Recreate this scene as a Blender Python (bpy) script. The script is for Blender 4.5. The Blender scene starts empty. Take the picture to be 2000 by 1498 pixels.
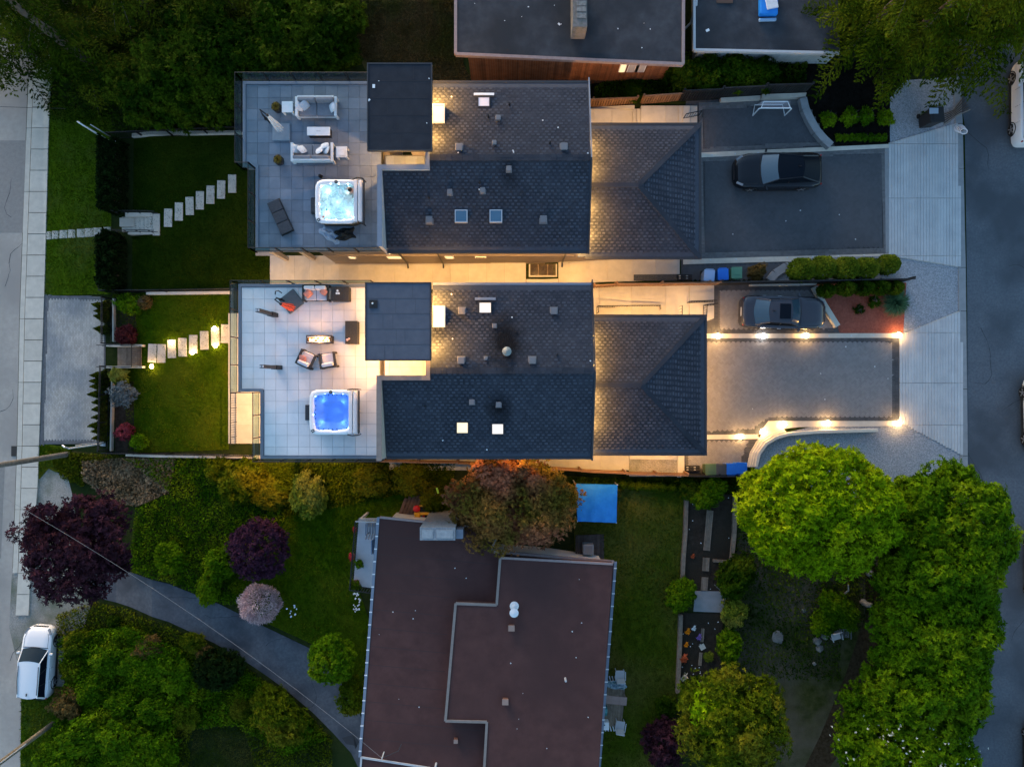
import bpy, bmesh, math, random
import numpy as np
from mathutils import Vector, Matrix

random.seed(7)
RNG = np.random.default_rng(11)
R = math.radians
SC = bpy.context.scene
COL = SC.collection
H, F = 45.0, 1388.0            # drone height above the west street, focal length in photo pixels

# ------------------------------------------------------------------ camera, sky, sun, exposure
cam = bpy.data.objects.new('camera', bpy.data.cameras.new('camera'))
cam.data.sensor_width = 36.0
cam.data.lens = F / 2000.0 * 36.0
cam.data.clip_end = 2000.0
cam.location = (0, 0, H)
cam.rotation_euler = (0, 0, 0)
COL.objects.link(cam)
SC.camera = cam

SUN_EL, SUN_ROT = 6.5, -25.0
world = bpy.data.worlds.new('World')
SC.world = world
world.use_nodes = True
wn = world.node_tree
wn.nodes.clear()
sky = wn.nodes.new('ShaderNodeTexSky')
sky.sky_type = 'NISHITA'
sky.sun_disc = False
sky.sun_elevation = R(SUN_EL)
sky.sun_rotation = R(SUN_ROT % 360)
sky.air_density = 1.0
sky.dust_density = 0.8
sky.ozone_density = 2.2
bg = wn.nodes.new('ShaderNodeBackground')
bg.inputs['Strength'].default_value = 0.14
wo = wn.nodes.new('ShaderNodeOutputWorld')
wn.links.new(sky.outputs[0], bg.inputs['Color'])
wn.links.new(bg.outputs[0], wo.inputs['Surface'])

sl = bpy.data.lights.new('sun', 'SUN')
sl.energy = 0.80
sl.angle = R(30)
sl.color = (1.0, 0.78, 0.68)
sun = bpy.data.objects.new('sun', sl)
sv = Vector((math.sin(R(SUN_ROT)) * math.cos(R(SUN_EL)), math.cos(R(SUN_ROT)) * math.cos(R(SUN_EL)), math.sin(R(SUN_EL))))
sun.rotation_euler = (-sv).to_track_quat('-Z', 'Y').to_euler()
sun.location = (0, 0, 60)
COL.objects.link(sun)

SC.view_settings.view_transform = 'Standard'
SC.view_settings.look = 'None'
SC.view_settings.gamma = 1.0
SC.view_settings.use_curve_mapping = False
SC.view_settings.exposure = 2.1
SC.cycles.max_bounces = 5
SC.cycles.diffuse_bounces = 2
SC.cycles.transparent_max_bounces = 6
SC.cycles.sample_clamp_indirect = 4.0
try:
    SC.cycles.use_denoising = True
except Exception:
    pass

# ------------------------------------------------------------------ terrain and placing
HX = [(-400, 0.0), (-29.6, 0.0), (-26.0, 0.35), (-24.8, 0.45), (-22.2, 1.15), (-15.0, 1.3), (-11.0, 1.7),
      (2.0, 2.0), (7.0, 3.3), (10.3, 3.6), (400, 3.6)]
def h(x):
    for (a, za), (b, zb) in zip(HX, HX[1:]):
        if x <= b:
            return za + (zb - za) * (x - a) / (b - a)
    return HX[-1][1]
def P(px, py, z):
    """photo pixel -> point of the place at height z"""
    d = (H - z) / F
    return Vector(((px - 1000) * d, (749 - py) * d, z))
def G(px, py, off=0.0):
    """photo pixel -> point on the ground"""
    z = 2.0
    for _ in range(14):
        z = 0.5 * z + 0.5 * h((px - 1000) * (H - z) / F)
    p = P(px, py, z)
    p.z = h(p.x) + off
    return p

# ------------------------------------------------------------------ objects
def tag(o, label=None, cat=None, group=None, kind=None):
    if label: o['label'] = label
    if cat: o['category'] = cat
    if group: o['group'] = group
    if kind: o['kind'] = kind
    return o
def thing(name, label, cat, loc=(0, 0, 0), rz=0.0, group=None):
    o = bpy.data.objects.new(name, None)
    o.empty_display_size = 0.2
    o.location = loc
    o.rotation_euler = (0, 0, rz)
    COL.objects.link(o)
    return tag(o, label, cat, group)
def attach(o, parent, world=True):
    """parent o; with world=True o's mesh is written in world coordinates and the root is unrotated"""
    if parent is None: return o
    o.parent = parent
    if world and parent.type == 'EMPTY':
        o.matrix_parent_inverse = Matrix.Translation(-Vector(parent.location))
    return o
KIDS = {}
def link(name, me, parent=None, world=False):
    o = bpy.data.objects.new(name, me)
    COL.objects.link(o)
    if parent is not None:
        attach(o, parent, world)
        KIDS.setdefault(parent, []).append(o)
    return o
def copy_tree(o, parent=None):
    c = o.copy()
    COL.objects.link(c)
    if parent is not None:
        c.parent = parent
        KIDS.setdefault(parent, []).append(c)
    for k in list(KIDS.get(o, [])):
        copy_tree(k, c)
    return c

class MB:
    """collects shapes, builds them as ONE mesh object"""
    def __init__(s): s.v, s.f, s.m = [], [], []
    def add(s, vs, fs, mi=0):
        n = len(s.v)
        s.v += [tuple(p) for p in vs]
        s.f += [tuple(i + n for i in f) for f in fs]
        s.m += [mi] * len(fs)
        return s
    def box(s, c, d, rz=0.0, mi=0, rx=0.0, ry=0.0, bottom=True):
        x, y, z = d[0] / 2, d[1] / 2, d[2] / 2
        vs = [Vector(q) for q in ((-x, -y, -z), (x, -y, -z), (x, y, -z), (-x, y, -z), (-x, -y, z), (x, -y, z), (x, y, z), (-x, y, z))]
        if rx or ry or rz:
            m = Matrix.Rotation(rz, 3, 'Z') @ Matrix.Rotation(ry, 3, 'Y') @ Matrix.Rotation(rx, 3, 'X')
            vs = [m @ q for q in vs]
        c = Vector(c)
        fs = [(4, 5, 6, 7), (0, 1, 5, 4), (1, 2, 6, 5), (2, 3, 7, 6), (3, 0, 4, 7)]
        if bottom: fs.append((3, 2, 1, 0))
        return s.add([c + q for q in vs], fs, mi)
    def bb(s, x0, x1, y0, y1, z0, z1, mi=0):
        x0, x1 = min(x0, x1), max(x0, x1); y0, y1 = min(y0, y1), max(y0, y1)
        return s.box(((x0 + x1) / 2, (y0 + y1) / 2, (z0 + z1) / 2), (x1 - x0, y1 - y0, z1 - z0), mi=mi)
    def prism(s, poly, z0, z1, mi=0):
        """poly: xy points; z0, z1 numbers or lists"""
        n = len(poly)
        a = sum(poly[i][0] * poly[(i + 1) % n][1] - poly[(i + 1) % n][0] * poly[i][1] for i in range(n))
        idx = list(range(n)) if a > 0 else list(range(n))[::-1]
        Z0 = z0 if isinstance(z0, (list, tuple)) else [z0] * n
        Z1 = z1 if isinstance(z1, (list, tuple)) else [z1] * n
        vs = [(poly[i][0], poly[i][1], Z0[i]) for i in idx] + [(poly[i][0], poly[i][1], Z1[i]) for i in idx]
        fs = [tuple(range(n))[::-1], tuple(range(n, 2 * n))] + [(i, (i + 1) % n, n + (i + 1) % n, n + i) for i in range(n)]
        return s.add(vs, fs, mi)
    def tube(s, path, r, n=8, mi=0, r2=None, cap=True):
        path = [Vector(p) for p in path]
        m = len(path); vs = []
        for i, p in enumerate(path):
            t = (path[min(i + 1, m - 1)] - path[max(i - 1, 0)])
            t = t.normalized() if t.length > 1e-9 else Vector((0, 0, 1))
            a = t.orthogonal().normalized() if i == 0 else (a - t * a.dot(t)).normalized()
            b = t.cross(a)
            rr = r if r2 is None else r + (r2 - r) * i / (m - 1)
            for k in range(n):
                w = 2 * math.pi * k / n
                vs.append(p + (a * math.cos(w) + b * math.sin(w)) * rr)
        fs = [(i * n + k, i * n + (k + 1) % n, (i + 1) * n + (k + 1) % n, (i + 1) * n + k) for i in range(m - 1) for k in range(n)]
        if cap: fs += [tuple(range(n))[::-1], tuple(range((m - 1) * n, m * n))]
        return s.add(vs, fs, mi)
    def cyl(s, c, r, hh, n=16, r2=None, mi=0):
        c = Vector(c)
        return s.tube([c, c + Vector((0, 0, hh))], r, n, mi, r2)
    def lathe(s, c, prof, n=16, mi=0):
        c = Vector(c); vs = []
        for (r, z) in prof:
            for k in range(n):
                w = 2 * math.pi * k / n
                vs.append(c + Vector((r * math.cos(w), r * math.sin(w), z)))
        m = len(prof)
        fs = [(i * n + k, i * n + (k + 1) % n, (i + 1) * n + (k + 1) % n, (i + 1) * n + k) for i in range(m - 1) for k in range(n)]
        fs += [tuple(range(n))[::-1], tuple(range((m - 1) * n, m * n))]
        return s.add(vs, fs, mi)
    def ball(s, c, r, nu=10, nv=7, mi=0, sq=(1, 1, 1)):
        prof = [(max(0.02, math.sin(math.pi * i / nv)) * r, -math.cos(math.pi * i / nv) * r) for i in range(nv + 1)]
        t = MB().lathe((0, 0, 0), prof, nu)
        c = Vector(c)
        return s.add([c + Vector((p[0] * sq[0], p[1] * sq[1], p[2] * sq[2])) for p in t.v], t.f, mi)
    def quad(s, a, b, c, d, mi=0): return s.add([a, b, c, d], [(0, 1, 2, 3)], mi)
    def mesh(s, name, mats, smooth=False):
        me = bpy.data.meshes.new(name)
        me.from_pydata(s.v, [], s.f)
        for m in (mats if isinstance(mats, (list, tuple)) else [mats]): me.materials.append(m)
        if any(s.m): me.polygons.foreach_set('material_index', s.m)
        if smooth: me.polygons.foreach_set('use_smooth', [True] * len(s.f))
        me.update()
        return me
    def build(s, name, mats, parent=None, world=False, smooth=False, bevel=0.0, seg=2):
        o = link(name, s.mesh(name, mats, smooth), parent, world)
        if bevel:
            b = o.modifiers.new('bevel', 'BEVEL'); b.width = bevel; b.segments = seg; b.limit_method = 'ANGLE'
        return o

# ------------------------------------------------------------------ materials
MAT = {}
def mat(name, c, c2=None, scale=4.0, rough=0.8, bump=0.0, bscale=None, isl=0.0, rnd=0.0, metal=0.0, emit=None, es=0.0,
        spec=0.3, alpha=None, trans=0.0, detail=5.0, big=None, bigscale=0.25, coat=0.0):
    if name in MAT: return MAT[name]
    m = bpy.data.materials.new(name); m.use_nodes = True
    nt = m.node_tree; N, L = nt.nodes, nt.links
    b = N['Principled BSDF']
    b.inputs['Roughness'].default_value = rough
    b.inputs['Metallic'].default_value = metal
    b.inputs['Specular IOR Level'].default_value = spec
    b.inputs['Coat Weight'].default_value = coat
    c4 = (c[0], c[1], c[2], 1)
    b.inputs['Base Color'].default_value = c4
    tc = N.new('ShaderNodeTexCoord')
    geo = N.new('ShaderNodeNewGeometry')
    out = None
    if c2 is not None:
        no = N.new('ShaderNodeTexNoise'); no.inputs['Scale'].default_value = scale; no.inputs['Detail'].default_value = detail
        no.inputs['Roughness'].default_value = 0.62
        L.new(geo.outputs['Position'], no.inputs['Vector'])
        mr = N.new('ShaderNodeMapRange'); mr.inputs[1].default_value = 0.34; mr.inputs[2].default_value = 0.66
        L.new(no.outputs['Fac'], mr.inputs[0])
        mx = N.new('ShaderNodeMix'); mx.data_type = 'RGBA'
        mx.inputs[6].default_value = c4; mx.inputs[7].default_value = (c2[0], c2[1], c2[2], 1)
        L.new(mr.outputs[0], mx.inputs[0])
        out = mx.outputs[2]
    if big is not None:
        no2 = N.new('ShaderNodeTexNoise'); no2.inputs['Scale'].default_value = bigscale; no2.inputs['Detail'].default_value = 4
        L.new(geo.outputs['Position'], no2.inputs['Vector'])
        mr2 = N.new('ShaderNodeMapRange'); mr2.inputs[1].default_value = 0.42; mr2.inputs[2].default_value = 0.64
        L.new(no2.outputs['Fac'], mr2.inputs[0])
        mx2 = N.new('ShaderNodeMix'); mx2.data_type = 'RGBA'
        mx2.inputs[7].default_value = (big[0], big[1], big[2], 1)
        if out is not None: L.new(out, mx2.inputs[6])
        else: mx2.inputs[6].default_value = c4
        L.new(mr2.outputs[0], mx2.inputs[0])
        out = mx2.outputs[2]
    if isl or rnd:
        hs = N.new('ShaderNodeHueSaturation')
        mr3 = N.new('ShaderNodeMapRange')
        a = isl or rnd
        mr3.inputs[3].default_value = 1 - a; mr3.inputs[4].default_value = 1 + a
        if isl: L.new(geo.outputs['Random Per Island'], mr3.inputs[0])
        else:
            oi = N.new('ShaderNodeObjectInfo'); L.new(oi.outputs['Random'], mr3.inputs[0])
        L.new(mr3.outputs[0], hs.inputs['Value'])
        if out is not None: L.new(out, hs.inputs['Color'])
        else: hs.inputs['Color'].default_value = c4
        out = hs.outputs[0]
    if out is not None: L.new(out, b.inputs['Base Color'])
    if bump:
        nb = N.new('ShaderNodeTexNoise'); nb.inputs['Scale'].default_value = bscale or scale * 4; nb.inputs['Detail'].default_value = 4
        L.new(geo.outputs['Position'], nb.inputs['Vector'])
        bp = N.new('ShaderNodeBump'); bp.inputs['Strength'].default_value = bump; bp.inputs['Distance'].default_value = 0.05
        L.new(nb.outputs['Fac'], bp.inputs['Height'])
        L.new(bp.outputs[0], b.inputs['Normal'])
    if emit is not None:
        b.inputs['Emission Color'].default_value = (emit[0], emit[1], emit[2], 1)
        b.inputs['Emission Strength'].default_value = es
    if trans:
        b.inputs['Transmission Weight'].default_value = trans
    MAT[name] = m
    return m
def glassy(name, tint, refl=0.08, rough=0.03, k=0.8):
    """thin clear sheet: tinted transparent plus mirror"""
    m = bpy.data.materials.new(name); m.use_nodes = True
    nt = m.node_tree; N, L = nt.nodes, nt.links
    N.clear()
    t = N.new('ShaderNodeBsdfTransparent'); t.inputs[0].default_value = (*tint, 1)
    g = N.new('ShaderNodeBsdfGlossy'); g.inputs['Roughness'].default_value = rough
    fr = N.new('ShaderNodeLayerWeight'); fr.inputs[0].default_value = 0.25
    ad = N.new('ShaderNodeMath'); ad.operation = 'MULTIPLY_ADD'; ad.inputs[1].default_value = k; ad.inputs[2].default_value = refl
    mx = N.new('ShaderNodeMixShader'); o = N.new('ShaderNodeOutputMaterial')
    L.new(fr.outputs['Fresnel'], ad.inputs[0]); L.new(ad.outputs[0], mx.inputs[0])
    L.new(t.outputs[0], mx.inputs[1]); L.new(g.outputs[0], mx.inputs[2]); L.new(mx.outputs[0], o.inputs[0])
    MAT[name] = m
    return m
def leafmat(name, c, c2, c3=None, clump=0.9, tr=0.16):
    """leaf colour varies leaf by leaf and clump by clump"""
    m = bpy.data.materials.new(name); m.use_nodes = True
    nt = m.node_tree; N, L = nt.nodes, nt.links
    N.clear()
    geo = N.new('ShaderNodeNewGeometry')
    no = N.new('ShaderNodeTexNoise'); no.inputs['Scale'].default_value = clump; no.inputs['Detail'].default_value = 3
    L.new(geo.outputs['Position'], no.inputs['Vector'])
    mr = N.new('ShaderNodeMapRange'); mr.inputs[1].default_value = 0.36; mr.inputs[2].default_value = 0.64
    L.new(no.outputs['Fac'], mr.inputs[0])
    mx = N.new('ShaderNodeMix'); mx.data_type = 'RGBA'
    mx.inputs[6].default_value = (*c, 1); mx.inputs[7].default_value = (*c2, 1)
    L.new(mr.outputs[0], mx.inputs[0])
    out = mx.outputs[2]
    if c3 is not None:
        n2 = N.new('ShaderNodeTexNoise'); n2.inputs['Scale'].default_value = clump * 0.5; n2.inputs['Detail'].default_value = 2
        L.new(geo.outputs['Position'], n2.inputs['Vector'])
        r2 = N.new('ShaderNodeMapRange'); r2.inputs[1].default_value = 0.5; r2.inputs[2].default_value = 0.62
        L.new(n2.outputs['Fac'], r2.inputs[0])
        m2 = N.new('ShaderNodeMix'); m2.data_type = 'RGBA'; m2.inputs[7].default_value = (*c3, 1)
        L.new(r2.outputs[0], m2.inputs[0]); L.new(out, m2.inputs[6]); out = m2.outputs[2]
    hs = N.new('ShaderNodeHueSaturation')
    r3 = N.new('ShaderNodeMapRange'); r3.inputs[3].default_value = 0.55; r3.inputs[4].default_value = 1.45
    L.new(geo.outputs['Random Per Island'], r3.inputs[0]); L.new(r3.outputs[0], hs.inputs['Value']); L.new(out, hs.inputs['Color'])
    d = N.new('ShaderNodeBsdfPrincipled'); d.inputs['Roughness'].default_value = 0.7; d.inputs['Specular IOR Level'].default_value = 0.02
    L.new(hs.outputs[0], d.inputs['Base Color'])
    t = N.new('ShaderNodeBsdfTranslucent'); L.new(hs.outputs[0], t.inputs[0])
    ms = N.new('ShaderNodeMixShader'); ms.inputs[0].default_value = tr
    o = N.new('ShaderNodeOutputMaterial')
    L.new(d.outputs[0], ms.inputs[1]); L.new(t.outputs[0], ms.inputs[2]); L.new(ms.outputs[0], o.inputs[0])
    MAT[name] = m
    return m

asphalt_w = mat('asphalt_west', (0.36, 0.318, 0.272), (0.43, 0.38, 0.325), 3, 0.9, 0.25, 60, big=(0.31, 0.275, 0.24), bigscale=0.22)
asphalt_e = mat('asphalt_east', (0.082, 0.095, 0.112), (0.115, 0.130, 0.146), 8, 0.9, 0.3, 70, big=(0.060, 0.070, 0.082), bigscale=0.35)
asphalt_d = mat('asphalt_drive', (0.080, 0.086, 0.098), (0.115, 0.122, 0.135), 6, 0.9, 0.3, 60, big=(0.050, 0.055, 0.066), bigscale=0.55)
asphalt_p = mat('asphalt_patch', (0.24, 0.218, 0.195), (0.28, 0.255, 0.228), 5, 0.9, 0.25, 60)
concrete = mat('concrete', (0.51, 0.455, 0.375), (0.60, 0.535, 0.44), 2.5, 0.85, 0.15, 40, rnd=0.06)
concrete_w = mat('concrete_walk', (0.40, 0.385, 0.345), (0.47, 0.45, 0.40), 2.0, 0.85, 0.15, 40, rnd=0.07)
concrete_d = mat('concrete_grey', (0.22, 0.23, 0.235), (0.27, 0.275, 0.28), 2.5, 0.85, 0.15, 40)
concrete_a = mat('concrete_apron', (0.42, 0.42, 0.42), (0.50, 0.50, 0.49), 1.2, 0.85, 0.15, 40, isl=0.05)
gravel_m = mat('gravel', (0.18, 0.195, 0.215), (0.38, 0.395, 0.415), 14, 0.95, 0.9, 18)
gravel_b = mat('gravel_brown', (0.22, 0.205, 0.18), (0.37, 0.345, 0.305), 12, 0.95, 0.8, 18, big=(0.13, 0.14, 0.10), bigscale=0.5)
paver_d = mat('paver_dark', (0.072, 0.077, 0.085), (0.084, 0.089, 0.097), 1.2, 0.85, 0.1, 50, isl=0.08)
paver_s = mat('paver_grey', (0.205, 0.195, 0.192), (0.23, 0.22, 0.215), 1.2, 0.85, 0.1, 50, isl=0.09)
paver_bd = mat('paver_border', (0.12, 0.12, 0.122), (0.145, 0.145, 0.146), 2, 0.85, 0.2, 50, isl=0.14)
paver_bs = mat('paver_border_dark', (0.065, 0.065, 0.068), (0.085, 0.085, 0.087), 2, 0.85, 0.2, 50, isl=0.14)
paver_w = mat('paver_west', (0.40, 0.365, 0.32), (0.47, 0.43, 0.38), 1.2, 0.85, 0.2, 50, isl=0.12, big=(0.27, 0.27, 0.265), bigscale=0.5)
bedding = mat('joint_sand', (0.062, 0.064, 0.068), (0.085, 0.085, 0.088), 8, 0.95)
bedding_l = mat('joint_sand_light', (0.17, 0.165, 0.16), (0.21, 0.20, 0.19), 8, 0.95)
lawn_m = mat('lawn', (0.026, 0.058, 0.002), (0.052, 0.098, 0.003), 3, 0.95, 0.9, 22, big=(0.075, 0.105, 0.006), bigscale=0.35, spec=0.0)
lawn_dm = mat('lawn_deep', (0.011, 0.024, 0.002), (0.020, 0.038, 0.003), 3, 0.95, 0.9, 22, big=(0.030, 0.046, 0.004), bigscale=0.3, spec=0.0)
verge_m = mat('lawn_verge', (0.060, 0.105, 0.004), (0.105, 0.165, 0.008), 3, 0.95, 0.9, 22, big=(0.075, 0.105, 0.018), bigscale=0.4, spec=0.0)
yard_m = mat('lawn_yard', (0.036, 0.062, 0.004), (0.068, 0.096, 0.007), 3, 0.95, 0.9, 22, big=(0.115, 0.105, 0.022), bigscale=0.22, spec=0.0)
soil_m = mat('soil', (0.028, 0.021, 0.016), (0.055, 0.042, 0.032), 4, 0.95, 0.9, 18, big=(0.036, 0.030, 0.022), bigscale=0.6, spec=0.0)
soil_b = mat('soil_black', (0.006, 0.006, 0.005), (0.012, 0.011, 0.009), 4, 0.95, 0.9, 18, spec=0.0)
rough_m = mat('rough_ground', (0.014, 0.024, 0.006), (0.035, 0.042, 0.014), 2.5, 0.95, 0.9, 16, big=(0.020, 0.032, 0.010), bigscale=0.35, spec=0.0)
field_m = mat('dry_field', (0.055, 0.045, 0.020), (0.105, 0.082, 0.042), 3.0, 0.95, 0.9, 16, big=(0.045, 0.052, 0.014), bigscale=0.3, spec=0.0)
mulch_m = mat('red_mulch', (0.26, 0.075, 0.050), (0.36, 0.115, 0.075), 9, 0.95, 0.9, 22, spec=0.0)
rock_m = mat('rock', (0.09, 0.085, 0.08), (0.17, 0.165, 0.155), 3, 0.9, 0.5, 12)
shingle_m = mat('shingle', (0.036, 0.041, 0.054), (0.046, 0.051, 0.064), 1.5, 0.9, 0.4, 70, isl=0.13, spec=0.1, big=(0.032, 0.036, 0.046), bigscale=0.5)
shingle_t = mat('shingle_tab', (0.052, 0.058, 0.074), (0.066, 0.072, 0.090), 1.5, 0.9, 0.4, 70, isl=0.20, spec=0.1)
def soot(m, spots):
    """smoke stains round the flue and the vents, where they sit on the roof"""
    nt = m.node_tree; N, L = nt.nodes, nt.links
    b = N['Principled BSDF']; src = b.inputs['Base Color'].links[0].from_socket
    geo = N.new('ShaderNodeNewGeometry'); no = N.new('ShaderNodeTexNoise'); no.inputs['Scale'].default_value = 1.6; no.inputs['Detail'].default_value = 4
    L.new(geo.outputs['Position'], no.inputs['Vector'])
    for (x, y, rx, ry, k) in spots:
        mp = N.new('ShaderNodeVectorMath'); mp.operation = 'SUBTRACT'; mp.inputs[1].default_value = (x, y, 0); L.new(geo.outputs['Position'], mp.inputs[0])
        sc = N.new('ShaderNodeVectorMath'); sc.operation = 'MULTIPLY'; sc.inputs[1].default_value = (1 / rx, 1 / ry, 0); L.new(mp.outputs[0], sc.inputs[0])
        ln = N.new('ShaderNodeVectorMath'); ln.operation = 'LENGTH'; L.new(sc.outputs[0], ln.inputs[0])
        ad = N.new('ShaderNodeMath'); ad.operation = 'ADD'; L.new(ln.outputs['Value'], ad.inputs[0]); L.new(no.outputs['Fac'], ad.inputs[1])
        mr = N.new('ShaderNodeMapRange'); mr.inputs[1].default_value = .8; mr.inputs[2].default_value = 1.7; mr.inputs[3].default_value = k; mr.inputs[4].default_value = 0
        L.new(ad.outputs[0], mr.inputs[0])
        mx = N.new('ShaderNodeMix'); mx.data_type = 'RGBA'; mx.inputs[7].default_value = (.008, .008, .009, 1)
        L.new(mr.outputs[0], mx.inputs[0]); L.new(src, mx.inputs[6]); src = mx.outputs[2]
    L.new(src, b.inputs['Base Color'])
SOOT = [(-.30, 2.15, 1.05, 1.6, .95), (-.68, -1.3, .7, .85, .85), (-.15, 10.6, .6, .7, .5)]
soot(shingle_m, SOOT); soot(shingle_t, SOOT)
shingle_g = mat('shingle_base', (0.045, 0.053, 0.072), (0.055, 0.064, 0.085), 5, 0.9, 0.3, 60)
flat_n = mat('membrane_dark', (0.022, 0.025, 0.033), (0.030, 0.034, 0.043), 2, 0.92, 0.4, 90, spec=0.15)
flat_s = mat('membrane_grey', (0.085, 0.095, 0.122), (0.10, 0.110, 0.138), 2, 0.9, 0.35, 90, spec=0.2)
brownroof = mat('brown_roof', (0.078, 0.036, 0.032), (0.104, 0.048, 0.042), 1.2, 0.93, 0.4, 80, big=(0.070, 0.034, 0.031), bigscale=0.22, spec=0.15)
slateroof = mat('slate_roof', (0.035, 0.040, 0.048), (0.060, 0.066, 0.076), 1.3, 0.92, 0.5, 70, big=(0.030, 0.034, 0.040), bigscale=0.4, spec=0.15)
stucco = mat('stucco', (0.42, 0.36, 0.30), (0.46, 0.40, 0.33), 3, 0.85, 0.1, 60)
siding = mat('siding_grey', (0.22, 0.19, 0.165), (0.26, 0.22, 0.19), 2, 0.8, 0.1, 60)
trim_d = mat('trim_dark', (0.035, 0.037, 0.042), rough=0.5)
trim_b = mat('trim_bluegrey', (0.17, 0.20, 0.25), (0.19, 0.22, 0.27), 3, 0.5)
trim_l = mat('trim_light', (0.42, 0.42, 0.43), (0.47, 0.47, 0.47), 3, 0.6)
trim_w = mat('trim_white', (0.72, 0.72, 0.72), rough=0.5)
trim_p = mat('trim_pink', (0.26, 0.19, 0.18), (0.32, 0.24, 0.22), 4, 0.7)
trim_be = mat('trim_beige', (0.20, 0.165, 0.145), (0.24, 0.20, 0.178), 4, 0.7)
tile_n = mat('deck_tile_grey', (0.155, 0.183, 0.228), (0.20, 0.228, 0.275), 1.6, 0.55, 0.08, 40, rnd=0.13)
tile_s = mat('deck_tile_pale', (0.78, 0.73, 0.73), (0.84, 0.79, 0.79), 1.6, 0.55, 0.08, 40, rnd=0.05)
grout_n = mat('deck_joint', (0.075, 0.085, 0.10), rough=0.9)
grout_s = mat('deck_joint_pale', (0.40, 0.40, 0.42), rough=0.9)
black_m = mat('black_metal', (0.012, 0.012, 0.013), rough=0.45)
alu = mat('aluminium', (0.60, 0.60, 0.61), rough=0.4, metal=0.6)
white_p = mat('white_paint', (0.76, 0.76, 0.76), (0.70, 0.70, 0.70), 5, 0.5)
white_f = mat('white_fabric', (0.72, 0.71, 0.72), (0.64, 0.63, 0.64), 9, 0.9, 0.2, 60)
grey_f = mat('grey_fabric', (0.19, 0.19, 0.21), (0.23, 0.23, 0.25), 9, 0.95, 0.2, 80)
lav_f = mat('lavender_fabric', (0.60, 0.56, 0.59), (0.66, 0.61, 0.64), 9, 0.95, 0.2, 80)
salmon = mat('salmon_fabric', (0.62, 0.22, 0.16), (0.68, 0.27, 0.20), 9, 0.9, 0.2, 60)
red_f = mat('red_fabric', (0.46, 0.07, 0.05), (0.54, 0.10, 0.07), 9, 0.9, 0.2, 60)
wicker = mat('dark_wicker', (0.030, 0.027, 0.028), (0.060, 0.054, 0.054), 25, 0.8, 0.5, 60)
slab_g = mat('slab_grey', (0.10, 0.11, 0.125), (0.13, 0.14, 0.155), 5, 0.7, 0.1, 60)
slab_l = mat('slab_bluegrey', (0.24, 0.27, 0.31), (0.28, 0.31, 0.35), 5, 0.7, 0.1, 60)
dark_f = mat('charcoal_fabric', (0.040, 0.043, 0.052), (0.062, 0.066, 0.076), 12, 0.9, 0.3, 60)
cedar_w = mat('cedar_boards', (0.16, 0.060, 0.026), (0.25, 0.095, 0.040), 2, 0.75, 0.15, 40, isl=0.28)
fence_b = mat('fence_brown', (0.19, 0.105, 0.058), (0.26, 0.145, 0.080), 3, 0.8, 0.2, 50, rnd=0.22)
fence_k = mat('fence_black', (0.012, 0.012, 0.013), (0.020, 0.019, 0.018), 3, 0.75, 0.2, 50, rnd=0.3)
wood_g = mat('weathered_wood', (0.17, 0.125, 0.09), (0.25, 0.19, 0.14), 5, 0.85, 0.3, 40, rnd=0.2)
wood_pole = mat('pole_wood', (0.13, 0.115, 0.095), (0.20, 0.18, 0.15), 6, 0.85, 0.4, 30)
bark = mat('bark', (0.075, 0.058, 0.045), (0.12, 0.095, 0.075), 8, 0.9, 0.6, 20)
bark_l = mat('bark_pale', (0.20, 0.18, 0.155), (0.27, 0.245, 0.21), 8, 0.9, 0.4, 20)
glass_d = mat('dark_glass', (0.010, 0.014, 0.020), rough=0.04, spec=0.7)
glass_b = mat('skylight_glass', (0.07, 0.15, 0.22), rough=0.05, spec=0.9)
rubber = mat('rubber', (0.012, 0.012, 0.012), rough=0.85)
rim_m = mat('wheel_rim', (0.40, 0.40, 0.41), rough=0.35, metal=0.7)
lens_r = mat('tail_lens', (0.30, 0.012, 0.010), rough=0.15, spec=0.6)
lens_w = mat('head_lens', (0.16, 0.18, 0.20), rough=0.12, spec=0.8)
paint_w = mat('car_white', (0.74, 0.74, 0.74), rough=0.28, coat=0.6)
paint_k = mat('car_black', (0.006, 0.007, 0.010), rough=0.2, coat=0.35, spec=0.25)
paint_g = mat('car_grey', (0.042, 0.042, 0.052), rough=0.25, coat=0.4, metal=0.2, spec=0.4)
plast = mat('black_plastic', (0.018, 0.018, 0.019), rough=0.6)
blue_bin = mat('bin_blue', (0.015, 0.13, 0.52), rough=0.5)
pale_bin = mat('bin_pale_blue', (0.27, 0.38, 0.58), rough=0.5)
green_bin = mat('bin_green', (0.075, 0.19, 0.12), rough=0.5)
olive_bin = mat('bin_olive', (0.07, 0.115, 0.055), rough=0.5)
grey_bin = mat('bin_charcoal', (0.05, 0.052, 0.055), rough=0.55)
tarp_m = mat('blue_tarp', (0.010, 0.185, 0.60), (0.018, 0.225, 0.68), 3, 0.45, 0.35, 7)
skin_m = mat('skin', (0.52, 0.29, 0.21), rough=0.6)
hair_m = mat('hair', (0.015, 0.012, 0.010), rough=0.6)
tub_w = mat('tub_shell', (0.80, 0.80, 0.81), rough=0.25, spec=0.5)
tub_cov = mat('tub_cover', (0.62, 0.61, 0.63), (0.68, 0.67, 0.68), 4, 0.6)
WARM = (1.0, 0.50, 0.12)
lamp_e = mat('lamp_glow', (1, 0.9, 0.7), emit=(1.0, 0.64, 0.28), es=22.0)
lamp_w = mat('lamp_white', (1, 1, 1), emit=(1.0, 0.93, 0.85), es=14.0)
win_e = mat('lit_window', (0.5, 0.4, 0.25), emit=(1.0, 0.72, 0.36), es=0.30)
sky_e = mat('lit_skylight', (0.8, 0.75, 0.6), (0.7, 0.65, 0.5), 2, emit=(1.0, 0.74, 0.36), es=0.24)
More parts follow.
